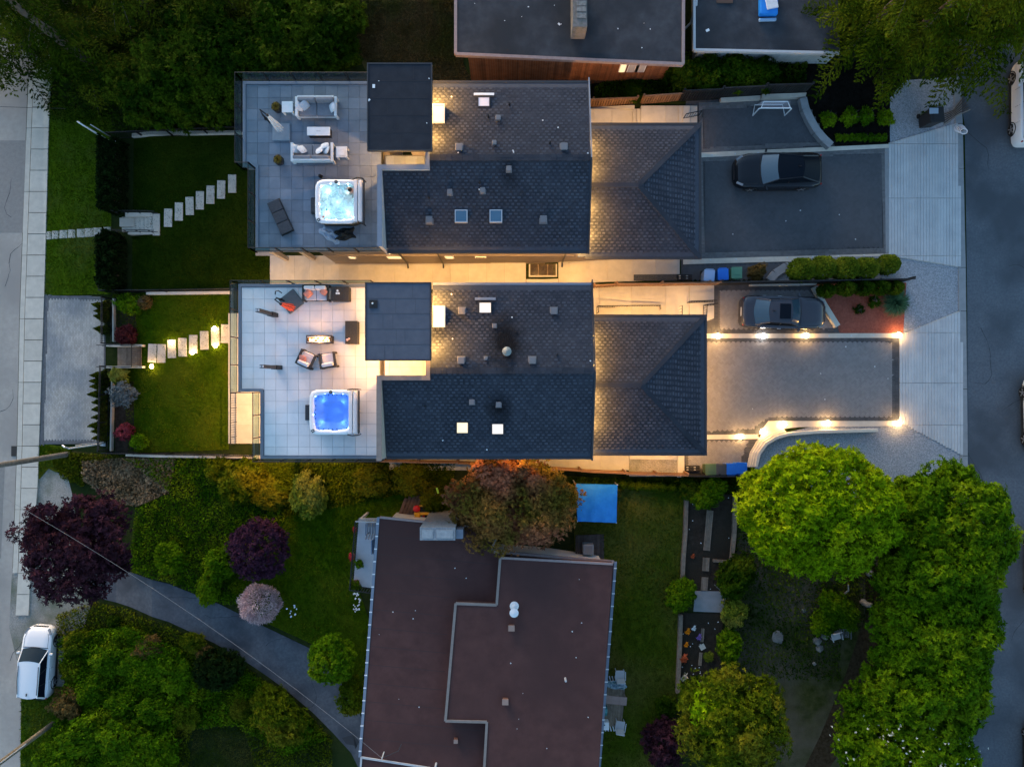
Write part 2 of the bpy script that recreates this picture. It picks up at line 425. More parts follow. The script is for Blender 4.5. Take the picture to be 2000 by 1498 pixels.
sky_e2 = mat('lit_skylight_pale', (0.8, 0.78, 0.78), (0.7, 0.68, 0.66), 2, emit=(1.0, 0.80, 0.56), es=0.20)
sky_e3 = mat('dim_skylight', (0.66, 0.64, 0.68), (0.60, 0.58, 0.62), 2, emit=(1.0, 0.85, 0.88), es=0.05, rough=0.3)
flame_m = mat('flame', (1, 0.5, 0.2), emit=(1.0, 0.50, 0.16), es=7.0)
glass_r = glassy('rail_glass', (0.50, 0.66, 0.62), 0.025, k=0.16)
water_s = glassy('water_blue', (0.45, 0.66, 0.98), 0.02, 0.04, 0.3)
water_n = None
L_LIME = leafmat('leaf_lime', (0.080, 0.150, 0.001), (0.135, 0.225, 0.002), (0.18, 0.25, 0.003), 1.1)
L_MID = leafmat('leaf_mid', (0.034, 0.084, 0.0015), (0.066, 0.135, 0.002), (0.095, 0.155, 0.003), 0.9)
L_DARK = leafmat('leaf_dark', (0.009, 0.026, 0.001), (0.032, 0.064, 0.002), (0.058, 0.084, 0.004), 0.9)
L_FIR = leafmat('needles', (0.009, 0.023, 0.001), (0.036, 0.062, 0.002), (0.072, 0.088, 0.005), 0.7)
L_FIR2 = leafmat('needles_olive', (0.018, 0.036, 0.001), (0.050, 0.078, 0.002), (0.092, 0.110, 0.005), 0.8)
L_PURP = leafmat('leaf_purple', (0.018, 0.007, 0.011), (0.038, 0.013, 0.020), (0.052, 0.018, 0.026), 0.9, 0.12)
L_PLUM = leafmat('leaf_plum', (0.026, 0.009, 0.020), (0.048, 0.018, 0.036), None, 1.5, 0.12)
L_COPP = leafmat('leaf_copper', (0.085, 0.070, 0.010), (0.20, 0.088, 0.026), (0.25, 0.088, 0.045), 0.55, 0.12)
L_YEL = leafmat('leaf_yellow_green', (0.10, 0.135, 0.012), (0.16, 0.18, 0.018), (0.19, 0.19, 0.03), 1.2)
L_OLIVE = leafmat('leaf_olive', (0.040, 0.062, 0.002), (0.076, 0.100, 0.003), (0.105, 0.105, 0.006), 1.0)
L_BROWN = leafmat('leaf_brown', (0.10, 0.062, 0.018), (0.16, 0.095, 0.028), None, 1.2)
L_BLUE = leafmat('leaf_bluegrey', (0.070, 0.085, 0.088), (0.13, 0.15, 0.155), None, 1.5)
L_RED = leafmat('leaf_red', (0.14, 0.022, 0.030), (0.22, 0.040, 0.050), None, 2.0)
L_PINK = leafmat('petal_pink', (0.50, 0.34, 0.35), (0.64, 0.50, 0.50), None, 1.5, 0.3)
L_CED = leafmat('cedar_foliage', (0.045, 0.075, 0.005), (0.080, 0.115, 0.007), (0.11, 0.135, 0.010), 1.5)
L_CEDD = leafmat('cedar_foliage_dark', (0.004, 0.011, 0.002), (0.010, 0.022, 0.004), None, 1.5)
L_STRAW = leafmat('straw', (0.16, 0.115, 0.062), (0.26, 0.19, 0.115), None, 1.0)
L_GRASSO = leafmat('grass_ochre', (0.17, 0.115, 0.022), (0.24, 0.17, 0.04), None, 3.0)
L_GRS = leafmat('ornamental_blade', (0.045, 0.10, 0.045), (0.085, 0.16, 0.075), None, 2.0)
PET_W = mat('petal_white', (0.75, 0.75, 0.75), rough=0.8)
# ------------------------------------------------------------------ ground sheets and paving
def sheet_world(name, m, pts, off, kind='structure', parent=None, thick=0.0):
    bm = bmesh.new()
    vs = [bm.verts.new((p[0], p[1], 0)) for p in pts]
    f = bm.faces.new(vs)
    bm.normal_update()
    if f.normal.z < 0: f.normal_flip()
    bmesh.ops.triangulate(bm, faces=[f])
    for (x, _) in HX[1:-1]:
        g = bm.verts[:] + bm.edges[:] + bm.faces[:]
        bmesh.ops.bisect_plane(bm, geom=g, plane_co=(x, 0, 0), plane_no=(1, 0, 0), dist=1e-5)
    if thick:
        r = bmesh.ops.extrude_face_region(bm, geom=bm.faces[:])
        for v in r['geom']:
            if isinstance(v, bmesh.types.BMVert): v.co.z = 1.0
        for v in bm.verts: v.co.z = h(v.co.x) + (off if v.co.z > 0.5 else off - thick)
        bmesh.ops.recalc_face_normals(bm, faces=bm.faces[:])
    else:
        for v in bm.verts: v.co.z = h(v.co.x) + off
    me = bpy.data.meshes.new(name); bm.to_mesh(me); bm.free()
    me.materials.append(m)
    o = link(name, me, parent, True)
    if kind and parent is None: tag(o, kind=kind)
    return o
def sheet(name, m, px, off, **k):
    return sheet_world(name, m, [G(*p) for p in px], off, **k)
def pip(x, y, poly):
    c = False; j = len(poly) - 1
    for i in range(len(poly)):
        xi, yi = poly[i][0], poly[i][1]; xj, yj = poly[j][0], poly[j][1]
        if (yi > y) != (yj > y) and x < (xj - xi) * (y - yi) / (yj - yi) + xi: c = not c
        j = i
    return c
def inside(px):
    w = [G(*p) for p in px]
    return w, min(p.x for p in w), max(p.x for p in w), min(p.y for p in w), max(p.y for p in w)
def brick_field(name, m, px, off, bw=0.20, bh=0.10, pat='herring', rot=0.0, gap=0.008, hole=None, parent=None, lift=0.0):
    """every brick is its own block; all bricks of a field are joined"""
    w, x0, x1, y0, y1 = inside(px)
    cx, cy = (x0 + x1) / 2, (y0 + y1) / 2
    rad = math.hypot(x1 - x0, y1 - y0) / 2 + 0.5
    ca, sa = math.cos(rot), math.sin(rot)
    hw = [G(*p) for p in hole] if hole else None
    mb = MB()
    def put(u, v, du, dv):
        X = cx + (u + du / 2) * ca - (v + dv / 2) * sa
        Y = cy + (u + du / 2) * sa + (v + dv / 2) * ca
        if not pip(X, Y, w) or (hw and pip(X, Y, hw)): return
        t = random.uniform(0.0, 0.006)
        mb.box((X, Y, h(X) + off + 0.003 + t + lift), (du - gap, dv - gap, 0.05), rot, bottom=False)
    if pat == 'herring':
        n = int(rad / bh) + 2
        for i in range(-n, n):
            for j in range(-n, n):
                d = (i - j) % 4
                if d == 0: put(i * bh, j * bh, bw, bh)
                elif d == 3: put(i * bh, j * bh, bh, bw)
    else:
        for j in range(int(-rad / bh) - 1, int(rad / bh) + 2):
            o = (j % 2) * bw / 2 if pat == 'run' else 0
            for i in range(int(-rad / bw) - 1, int(rad / bw) + 2): put(i * bw + o, j * bh, bw, bh)
    o = mb.build(name, m, parent, True)
    o['kind'] = 'stuff'
    return o
def strip_px(a, b, wpx):
    """a thin quad in photo pixels along a-b, wpx to the right hand side"""
    dx, dy = b[0] - a[0], b[1] - a[1]; l = math.hypot(dx, dy)
    nx, ny = -dy / l * wpx, dx / l * wpx
    return [a, b, (b[0] + nx, b[1] + ny), (a[0] + nx, a[1] + ny)]
def band(name, m, px, off, hh, parent=None, kind='structure'):
    """a raised solid strip that follows the ground"""
    return sheet(name, m, px, off + hh, kind=kind, parent=parent, thick=hh + 0.1)

gb = MB()
xs = [a for a, _ in HX]
for a, b in zip(xs, xs[1:]):
    gb.quad((a, -400, h(a)), (b, -400, h(b)), (b, 400, h(b)), (a, 400, h(a)))
tag(gb.build('ground', rough_m), kind='structure')

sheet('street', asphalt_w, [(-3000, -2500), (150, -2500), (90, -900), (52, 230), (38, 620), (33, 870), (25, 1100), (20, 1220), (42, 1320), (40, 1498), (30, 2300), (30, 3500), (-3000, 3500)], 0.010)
sheet('street_patch', asphalt_p, [(-60, 275), (52, 275), (45, 455), (-60, 455)], 0.014)
sheet('street_patch', asphalt_p, [(-60, 905), (10, 905), (2, 1090), (-60, 1090)], 0.014)
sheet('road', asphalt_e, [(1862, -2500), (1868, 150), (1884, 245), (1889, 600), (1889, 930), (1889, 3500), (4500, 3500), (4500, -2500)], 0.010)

# west sidewalk: curb, then one slab after the other
def Lx(y): return float(np.interp(y, [-400, 230, 620, 870, 1100, 1230], [88, 64, 50, 45, 38, 30]))
def Rx(y): return float(np.interp(y, [-400, 230, 570, 860, 950, 1100, 1230], [130, 97, 88, 78, 75, 62, 56]))
def Ex(y): return float(np.interp(y, [-400, 230, 620, 870, 1100, 1230], [80, 54, 40, 35, 27, 21]))
ys = list(np.arange(-120, 1235, 41.3))
for a, b in zip(ys[::3], ys[3::3]):
    band('curb', concrete, [(Ex(a), a), (Lx(a) - 1.0, a), (Lx(b) - 1.0, b - 0.8), (Ex(b), b - 0.8)], 0.01, 0.055)
walk = tag(bpy.data.objects.new('sidewalk', None), kind='structure'); COL.objects.link(walk)
for a, b in zip(ys, ys[1:]):
    band('slab', concrete, [(Lx(a) + .6, a), (Rx(a), a), (Rx(b), b - 1.2), (Lx(b) + .6, b - 1.2)], 0.01, 0.075 + random.uniform(0, .012), parent=walk)

# verge, pad, garden lawns
sheet('lawn', verge_m, [(97, 200), (218, 225), (217, 575), (88, 577), (93, 400)], 0.012)
sheet('lawn', lawn_dm, [(262, 268), (500, 262), (500, 330), (500, 500), (528, 500), (528, 562), (258, 566)], 0.012)
sheet('lawn', lawn_m, [(220, 575), (447, 570), (447, 878), (252, 884), (240, 740), (224, 650)], 0.012)
sheet('parking_pad', bedding_l, [(88, 577), (206, 580), (206, 866), (78, 868)], 0.015)
brick_field('pad_brick', paver_w, [(95, 585), (205, 586), (205, 859), (86, 859)], 0.018, 0.20, 0.10, 'run', R(90), 0.010)
for q in ([(88, 577), (95, 577), (85.5, 868), (78, 868)], [(95.5, 577), (206, 580), (206, 585.5), (95.3, 584)], [(86, 860), (206, 859.5), (206, 866), (85.6, 868)]):
    brick_field('pad_border', paver_bd, q, 0.020, 0.20, 0.10, 'run', R(90 if q[0][0] < 90 and q[1][0] < 100 else 0))
sheet('path', soil_m, [(225, 745), (262, 745), (262, 884), (225, 884)], 0.016)
sheet('garden_bed', soil_m, [(222, 580), (262, 575), (270, 672), (222, 672)], 0.016)
sheet('verge', verge_m, [(75, 866), (140, 874), (128, 925), (108, 922), (95, 915), (78, 935), (74, 935)], 0.013)
sheet('gravel_shoulder', gravel_b, [(75, 935), (95, 915), (132, 930), (140, 960), (160, 1080), (178, 1180), (168, 1212), (140, 1290), (122, 1345), (40, 1345), (40, 1320), (18, 1225), (24, 1110), (62, 1100)], 0.012)
sheet('verge', verge_m, [(42, 1340), (125, 1340), (110, 1420), (95, 1498), (80, 1700), (38, 1700), (40, 1498)], 0.013)
sheet('driveway', asphalt_d, [(150, 1085), (250, 1115), (330, 1140), (430, 1180), (520, 1225), (610, 1268), (660, 1320), (700, 1385), (716, 1430), (725, 1498), (760, 1620), (640, 1620), (700, 1498), (686, 1470), (650, 1430), (610, 1390), (560, 1348), (490, 1298), (420, 1256), (330, 1214), (255, 1185), (185, 1166), (160, 1150)], 0.016)
sheet('driveway_patch', mat('tar_patch', (0.035, 0.037, 0.042), rough=0.85), [(668, 1440), (690, 1434), (702, 1448), (694, 1462), (698, 1456), (676, 1452)], 0.021)

# dry field beyond, dark beds
sheet('field', field_m, [(690, -700), (905, -700), (905, 128), (925, 175), (845, 175), (715, 140), (680, 70)], 0.012)
sheet('dry_grass_bank', field_m, [(140, 880), (235, 892), (345, 890), (330, 965), (270, 990), (205, 980), (165, 930)], 0.013)
sheet('garden_bed', soil_b, [(1575, 120), (1800, 120), (1738, 192), (1738, 280), (1632, 287), (1600, 250), (1575, 195)], 0.014)
sheet('garden_bed', soil_b, [(1290, 100), (1580, 100), (1575, 190), (1150, 205), (1155, 165)], 0.012)
sheet('gravel', gravel_m, [(1737, 160), (1868, 150), (1866, 255), (1737, 292)], 0.012)
sheet('gravel', gravel_m, [(1555, 508), (1737, 495), (1872, 512), (1872, 618), (1757, 665), (1763, 560), (1700, 545), (1500, 548)], 0.012)
sheet('gravel', gravel_m, [(1474, 915), (1482, 888), (1500, 864), (1530, 846), (1590, 832), (1757, 815), (1876, 880), (1876, 1000), (1474, 1000)], 0.022)
sheet('mulch_bed', mulch_m, [(1588, 556), (1770, 552), (1764, 651), (1640, 651), (1615, 600)], 0.020)
sheet('yard', yard_m, [(1120, 940), (1336, 945), (1330, 1350), (1285, 1420), (1270, 1600), (1130, 1600)], 0.012)
sheet('back_garden', mat('back_ground', (0.022, 0.030, 0.008), (0.055, 0.058, 0.022), 2.2, 0.95, 0.9, 16, big=(0.085, 0.072, 0.050), bigscale=0.42, spec=0.0), [(1440, 1040), (1730, 1040), (1730, 1330), (1640, 1600), (1440, 1600), (1430, 1330)], 0.011)
sheet('bark_strip', mat('bark_mulch', (0.026, 0.018, 0.010), (0.050, 0.036, 0.022), 6, 0.95, 0.9, 14, spec=0.0), [(1690, 1090), (1740, 1120), (1735, 1230), (1690, 1400), (1620, 1498), (1540, 1560), (1600, 1440), (1650, 1320), (1690, 1200)], 0.014)
sheet('side_garden', lawn_m, [(500, 905), (880, 905), (880, 1000), (740, 1010), (700, 1150), (735, 1250), (700, 1340), (620, 1262), (470, 1195), (440, 1130), (560, 1010)], 0.012)

# concrete aprons with scored grooves (ribs of concrete)
def apron(px, joints):
    a = tag(bpy.data.objects.new('apron', None), kind='structure'); COL.objects.link(a)
    sheet('apron_base', concrete, px, 0.020, parent=a)
    w, x0, x1, y0, y1 = inside(px); joints = sorted(joints)
    mb = MB(); xx = x0
    while xx < x1:
        yy = [p for p in np.arange(y0, y1, 0.05) if pip(xx + 0.075, p, w)]
        if yy:
            lo, hi = min(yy), max(yy)
            cuts = [lo] + [c for c in joints if lo < c < hi] + [hi]
            for c, d in zip(cuts, cuts[1:]):
                mb.bb(xx + .008, xx + 0.160, c + .012, d - .012, h(xx) + 0.0, h(xx) + 0.060 + random.uniform(0, .003))
        xx += 0.168
    o = mb.build('apron_rib', concrete_a, a); o['kind'] = 'stuff'
    return a
apron([(1735, 280), (1868, 241), (1872, 330), (1876, 523), (1737, 501)], [G(1800, 282).y, G(1800, 388).y, G(1800, 500).y])
apron([(1756, 655), (1876, 606), (1878, 760), (1880, 891), (1758, 826)], [G(1800, 650).y, G(1800, 748).y, G(1800, 830).y])
for a, b in ((150, 243), (243, 330), (330, 523), (523, 608), (608, 760), (760, 890), (890, 1020), (1020, 1200)):
    f = lambda y: float(np.interp(y, [150, 243, 523, 890, 1200], [1861, 1865, 1871, 1875, 1878]))
    band('curb', concrete_d, [(f(a), a + .5), (f(a) + 14, a + .5), (f(b) + 14, b - .5), (f(b), b - .5)], 0.01, 0.05)

# north driveway
sheet('driveway_base', bedding, [(1340, 196), (1568, 190), (1590, 235), (1627, 283), (1737, 287), (1737, 505), (1330, 548), (1330, 300)], 0.012)
court = [(1374, 214), (1560, 206), (1585, 250), (1606, 277), (1374, 290)]
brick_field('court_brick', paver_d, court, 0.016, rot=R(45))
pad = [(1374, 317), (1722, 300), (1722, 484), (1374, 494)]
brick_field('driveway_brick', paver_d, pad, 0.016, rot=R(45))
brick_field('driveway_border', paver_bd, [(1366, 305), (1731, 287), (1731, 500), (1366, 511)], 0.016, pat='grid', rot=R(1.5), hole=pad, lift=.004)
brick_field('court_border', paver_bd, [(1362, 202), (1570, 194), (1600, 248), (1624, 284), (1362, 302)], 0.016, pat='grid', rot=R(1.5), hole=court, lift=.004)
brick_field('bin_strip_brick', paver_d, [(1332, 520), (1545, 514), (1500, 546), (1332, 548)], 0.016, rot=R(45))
band('driveway_band', concrete, [(1364, 299.5), (1735, 282.5), (1735, 290), (1364, 309)], 0.012, 0.05)
band('driveway_band', concrete, [(1334, 507), (1735, 496), (1735, 504), (1550, 511), (1334, 517)], 0.012, 0.05)
band('driveway_band', concrete_d, [(1727, 291), (1735, 290.5), (1735, 495), (1729, 495)], 0.012, 0.05)

# south driveway
sheet('driveway_base', mat('joint_sand_grey', (0.095, 0.092, 0.09), (0.12, 0.116, 0.112), 8, 0.95), [(1378, 556), (1590, 556), (1615, 600), (1640, 651), (1756, 651), (1756, 830), (1540, 826), (1450, 925), (1336, 925), (1336, 888), (1378, 884)], 0.012)
pad = [(1378, 668), (1742, 669), (1742, 815), (1500, 816), (1470, 838), (1378, 843)]
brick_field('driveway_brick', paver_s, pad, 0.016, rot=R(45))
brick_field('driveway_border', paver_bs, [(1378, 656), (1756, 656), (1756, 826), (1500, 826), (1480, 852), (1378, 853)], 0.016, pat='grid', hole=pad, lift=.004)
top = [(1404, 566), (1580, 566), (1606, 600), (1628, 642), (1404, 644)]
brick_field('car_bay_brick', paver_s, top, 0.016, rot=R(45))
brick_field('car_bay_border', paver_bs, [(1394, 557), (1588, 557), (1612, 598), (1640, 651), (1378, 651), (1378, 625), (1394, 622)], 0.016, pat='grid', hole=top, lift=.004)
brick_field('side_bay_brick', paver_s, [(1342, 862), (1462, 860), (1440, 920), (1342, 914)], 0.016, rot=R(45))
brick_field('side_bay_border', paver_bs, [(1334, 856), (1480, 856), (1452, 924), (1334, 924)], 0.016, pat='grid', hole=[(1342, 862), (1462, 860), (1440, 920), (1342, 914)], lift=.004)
band('driveway_band', concrete, [(1378, 652), (1764, 651), (1764, 660), (1378, 661)], 0.012, 0.05)
band('driveway_band', concrete, [(1378, 849), (1486, 848), (1482, 857), (1378, 858)], 0.012, 0.05)
band('driveway_band', concrete, [(1500, 822), (1757, 822), (1757, 832), (1560, 834), (1520, 838), (1490, 856), (1478, 852)], 0.012, 0.05)

# walkways round the new houses, slab by slab
def walkway(px_cuts, m=concrete_w, off=0.015, hh=0.06, name='walkway'):
    """px_cuts: list of (left/top point, right/bottom point) cross lines"""
    r = tag(bpy.data.objects.new(name, None), kind='structure'); COL.objects.link(r)
    for (a, b), (c, d) in zip(px_cuts, px_cuts[1:]):
        s = 0.006
        a2 = (a[0] + (c[0] - a[0]) * s, a[1] + (c[1] - a[1]) * s); b2 = (b[0] + (d[0] - b[0]) * s, b[1] + (d[1] - b[1]) * s)
        band('slab', m, [a2, c, d, b2], off, hh + random.uniform(0, .008), parent=r)
    return r
walkway([((x, 500), (x, 566)) for x in (528, 552, 576, 605, 633, 664, 700, 733, 770, 815, 845, 880, 915, 950, 985, 1018)])
walkway([((x, 500), (x, 566)) for x in (1018, 1027)] )
walkway([((1027.5, 546), (1027.5, 566)), ((1090, 545), (1090, 566))])
walkway([((1090.5, 500), (1090.5, 560)), ((1112, 500), (1112, 556)), ((1150, 499), (1150, 553)), ((1185, 498), (1185, 551)), ((1238, 498), (1238, 550)), ((1280, 498), (1280, 547)), ((1327, 498), (1327, 540))])
sheet('gravel', mat('dark_gravel', (0.04, 0.045, 0.055), (0.09, 0.10, 0.11), 14, 0.95, 0.9, 18), [(1237, 537), (1330, 536), (1330, 549), (1237, 549)], 0.10)
walkway([((x, 556), (x, 640)) for x in (1155, 1170, 1232, 1300, 1345)])
walkway([((1345.5, 556), (1345.5, 640)), ((1394, 556), (1394, 622))])
walkway([((x, 880), (x, 918)) for x in (760, 830, 900, 960, 1010, 1060, 1112, 1150, 1172, 1228)])
walkway([((1228.5, 880), (1228.5, 896)), ((1322, 880), (1322, 898))])
walkway([((1228.5, 921), (1228.5, 930)), ((1322, 923), (1322, 930))])
walkway([((1322.5, 880), (1322.5, 932)), ((1336, 880), (1336, 932))])
sheet('gravel', gravel_b, [(1228, 896), (1322, 898), (1322, 923), (1228, 921)], 0.045)
# north walk: flat landings joined by steps, each tread a slab
nw = tag(bpy.data.objects.new('walkway', None), kind='structure'); COL.objects.link(nw)
def landing(x0, x1, y0, y1, z):
    a, b = P(x0, y0, z), P(x1, y1, z)
    MB().bb(a.x + .006, b.x - .006, b.y, a.y, z - 0.9, z).build('slab', concrete_w, nw)
for (x0, x1, z) in ((1120, 1160, 3.36), (1160, 1195, 3.36), (1195, 1236, 3.36), (1236, 1244, 3.46), (1244, 1252, 3.56), (1252, 1300, 3.66), (1300, 1326, 3.66), (1326, 1334, 3.74), (1334, 1348, 3.82), (1348, 1362, 3.70)):
    landing(x0, x1, 207 if x0 > 1250 else 213, 262, z)

# lower terraces under the two roof decks
walkway([((447, y), (545, y)) for y in (612, 650, 700, 750, 790, 830, 866)], concrete_w)
walkway([((500, y), (545, y)) for y in (345, 400, 450, 500)], concrete_d)
# stone slab path and timber details of the south yard
sheet('vegetable_bed', soil_m, [(1336, 965), (1436, 965), (1428, 1152), (1340, 1160)], 0.05)
sheet('flower_bed', soil_m, [(1328, 1196), (1412, 1196), (1408, 1320), (1320, 1350)], 0.05)
band('slab', concrete_d, [(1357, 1153), (1419, 1154), (1412, 1195), (1354, 1193)], 0.02, 0.07)
# ------------------------------------------------------------------ foliage
def quads_mesh(name, c, t, b, m, extra=None):
    """leaf faces: centre c, half length t, half width b (n x 3 arrays); rhombus leaves"""
    n = len(c)
    v = np.empty((n, 4, 3), np.float32)
    v[:, 0] = c - t; v[:, 1] = c + b * 1.0 - t * 0.1; v[:, 2] = c + t; v[:, 3] = c - b * 1.0 - t * 0.1
    me = bpy.data.meshes.new(name)
    me.vertices.add(n * 4); me.loops.add(n * 4); me.polygons.add(n)
    me.vertices.foreach_set('co', v.reshape(-1))
    me.loops.foreach_set('vertex_index', np.arange(n * 4, dtype=np.int32))
    me.polygons.foreach_set('loop_start', np.arange(0, n * 4, 4, dtype=np.int32))
    me.polygons.foreach_set('loop_total', np.full(n, 4, np.int32))
    me.materials.append(m)
    me.update(calc_edges=True)
    return me
def unit(a): return a / np.maximum(np.linalg.norm(a, axis=1, keepdims=True), 1e-6)
def leaf_frames(nrm, ls, rng, asp=0.55, droop=0.0):
    n = len(nrm)
    r = unit(rng.normal(size=(n, 3)))
    t = unit(r - nrm * (r * nrm).sum(1, keepdims=True))
    b = np.cross(nrm, t)
    if droop: t = unit(t + np.array([0, 0, -droop]) * np.abs(rng.random((n, 1))))
    s = ls * rng.uniform(0.6, 1.35, (n, 1))
    return t * s, b * s * asp
def crown_mesh(name, rx, ry, rz, nl, n, ls, m, seed=1, lob=0.33, zc=0.0, squash=0.75, irr=0.18, low=-0.35):
    """a crown of leafy lobes: hummocks over the whole ellipsoid, leaves over every hummock"""
    rng = np.random.default_rng(seed)
    if irr < .26: nl = max(nl, int((2.25 / lob) ** 2))
    d = unit(rng.normal(size=(nl * 3, 3)))
    d = d[d[:, 2] > low][:nl]
    nl = len(d)
    sc = np.array([rx, ry, rz])
    rad = rng.uniform(1 - irr * 2.2, 1.0, (nl, 1)) * (1 - lob * 0.75)
    cen = d * rad * sc
    lr = lob * rng.uniform(0.5, 1.5, nl) * (rx + ry) / 2
    m_ = n // 6
    k = rng.integers(0, nl, m_)
    e = unit(rng.normal(size=(m_, 3)) + d[k] * 0.9 + np.array([0, 0, 0.55]))
    f = rng.uniform(0.45, 1.30, (m_, 1)) ** 0.8
    c = cen[k] + e * f * lr[k][:, None] * np.array([1, 1, squash]) + np.array([0, 0, zc])
    q_ = rng.random(m_) < .16
    c[q_] = unit(rng.normal(size=(int(q_.sum()), 3)) + np.array([0, 0, .5])) * rng.uniform(.25, .85, (int(q_.sum()), 1)) * sc + np.array([0, 0, zc])
    nrm = unit(e * 0.7 + rng.normal(size=(m_, 3)) * 0.45 + np.array([0, 0, 0.6]))
    t0, b0 = leaf_frames(nrm, 1.0, rng, 1.0)
    t0, b0 = unit(t0), unit(b0)
    C, T, B = [], [], []
    for q in range(6):
        a = (2 * math.pi * q / 6 + rng.uniform(-.35, .35, m_))[:, None]
        dr = unit(t0 * np.cos(a) + b0 * np.sin(a) + nrm * rng.uniform(-.15, .45, (m_, 1)) + np.array([0, 0, -.12]))
        s_ = ls * rng.uniform(.6, 1.35, (m_, 1))
        C.append(c + dr * s_ * .95); T.append(dr * s_); B.append(unit(np.cross(nrm, dr)) * s_ * .42)
    return quads_mesh(name, np.concatenate(C), np.concatenate(T), np.concatenate(B), m)
def fir_mesh(name, hh, rad, n_b, m, seed=1, z0=0.12, ls=0.16, dens=1.0, power=0.8):
    """conifer boughs: each a drooping spine with sprays either side"""
    rng = np.random.default_rng(seed)
    C, T, B = [], [], []
    sp = MB()
    for i in range(n_b):
        u = (i + rng.random()) / n_b
        z = hh * (z0 + (1 - z0) * u)
        L = rad * ((1 - u) ** power) * rng.uniform(0.65, 1.15) + 0.25
        az = i * 2.399 + rng.normal() * 0.3
        dv = np.array([math.cos(az), math.sin(az), 0.0])
        sd = np.array([-math.sin(az), math.cos(az), 0.0])
        steps = max(4, int(L / 0.22))
        q = np.linspace(0.12, 1, steps)
        rise = rng.uniform(-0.1, 0.25)
        spine = dv[None] * (q * L)[:, None] + np.array([0, 0, 1.0])[None] * (z + rise * L * q - 0.50 * L * q ** 2)[:, None] + sd[None] * (rng.normal() * 0.12 * L * q ** 2)[:, None]
        if L > 1.6 and i % 3 == 0: sp.tube([spine[0] - np.array([0, 0, .05]), spine[steps // 2] - np.array([0, 0, .06]), spine[-1] - np.array([0, 0, .07])], 0.03, 4, r2=0.010, cap=False)
        for j in range(steps):
            w = 0.10 + 0.30 * L * (0.35 + 0.65 * math.sin(math.pi * min(1, 0.25 + 0.75 * q[j]))) * (1 - 0.75 * q[j]) + 0.12
            for s in (-1, 1):
                k = max(2, int(w / 0.15 * dens))
                a = rng.uniform(0.0, 1.0, (k, 1)) * w
                fw = rng.uniform(0.3, 0.9)
                base = spine[j][None] + (sd * s)[None] * a + dv[None] * a * fw * 0.8 + np.array([0, 0, -0.30])[None] * a + rng.normal(size=(k, 3)) * 0.045
                tt = unit((sd * s)[None] * 0.75 + dv[None] * (0.55 + 0.3 * rng.normal(size=(k, 1))) + np.array([0, 0, -0.35])[None] + rng.normal(size=(k, 3)) * 0.22)
                nn = unit(np.array([0, 0, 1.0])[None] + rng.normal(size=(k, 3)) * 0.38)
                bb = unit(np.cross(nn, tt))
                s2 = ls * rng.uniform(0.6, 1.4, (k, 1))
                C.append(base); T.append(tt * s2); B.append(bb * s2 * 0.40)
    me = quads_mesh(name, np.concatenate(C), np.concatenate(T), np.concatenate(B), m)
    return me, sp.mesh('bough', bark) if sp.v else None
def trunk_mesh(hh, r, seed=1, limbs=6, spread=1.5, m=None, top=0.75):
    rng = random.Random(seed)
    mb = MB()
    pts = [Vector((0, 0, -0.3))]
    for i in range(1, 6):
        pts.append(Vector((rng.uniform(-.06, .06) * hh * .3, rng.uniform(-.06, .06) * hh * .3, hh * top * i / 5)))
    mb.tube(pts, r, 8, r2=r * 0.4)
    for k in range(limbs):
        p = pts[2 + k % 4]; a = rng.uniform(0, 6.28)
        e = p + Vector((math.cos(a) * spread * rng.uniform(.6, 1), math.sin(a) * spread * rng.uniform(.6, 1), hh * rng.uniform(.12, .32)))
        mid = (p + e) / 2 + Vector((0, 0, -.1))
        mb.tube([p, mid, e], r * 0.42, 6, r2=r * 0.12)
    return mb.mesh('trunk', m or bark, True)
def plant(name, label, cat, px, py, crown, trunk=None, zbase=None, rz=None, s=1.0, group=None, extra=None, cname='crown', sz=None, loc=None):
    p = loc if loc is not None else (G(px, py) if zbase is None else P(px, py, zbase))
    t = thing(name, label, cat, p, random.uniform(0, 6.28) if rz is None else rz, group)
    t.scale = (s, s, sz or s)
    c = link(cname, crown, t)
    if trunk is not None: link('trunk', trunk, t)
    if extra is not None: link('bough', extra, t)
    return t
def at_top(px, py, zt):
    """ground spot under a crown whose middle, zt above the ground, shows at the pixel"""
    z = 2.0
    for _ in range(10):
        p = P(px, py, z + zt); z = h(p.x)
    return Vector((p.x, p.y, h(p.x)))
def ground_cover(name, px, n, ls, m, hmax=0.25, seed=3, up=0.6, hole=None):
    rng = np.random.default_rng(seed)
    w, x0, x1, y0, y1 = inside(px)
    hw = [[G(*p) for p in q] for q in hole] if hole else []
    X = rng.uniform(x0, x1, n * 3); Y = rng.uniform(y0, y1, n * 3)
    keep = [i for i in range(n * 3) if pip(X[i], Y[i], w) and not any(pip(X[i], Y[i], q) for q in hw)][:n]
    X, Y = X[keep], Y[keep]; k = len(keep)
    hum = 0.5 + 0.5 * np.sin(X * 1.7 + 1.3 * np.sin(Y * 1.1)) * np.cos(Y * 1.9 + np.sin(X * 0.9))
    Z = np.array([h(x) for x in X]) + rng.uniform(0.02, 1, k) * hmax * (0.35 + 0.65 * hum)
    c = np.stack([X, Y, Z], 1)
    nrm = unit(rng.normal(size=(k, 3)) * 0.6 + np.array([0, 0, up]))
    t, b = leaf_frames(nrm, ls, rng, 0.5)
    o = link(name, quads_mesh(name, c, t, b, m))
    return tag(o, kind='stuff')
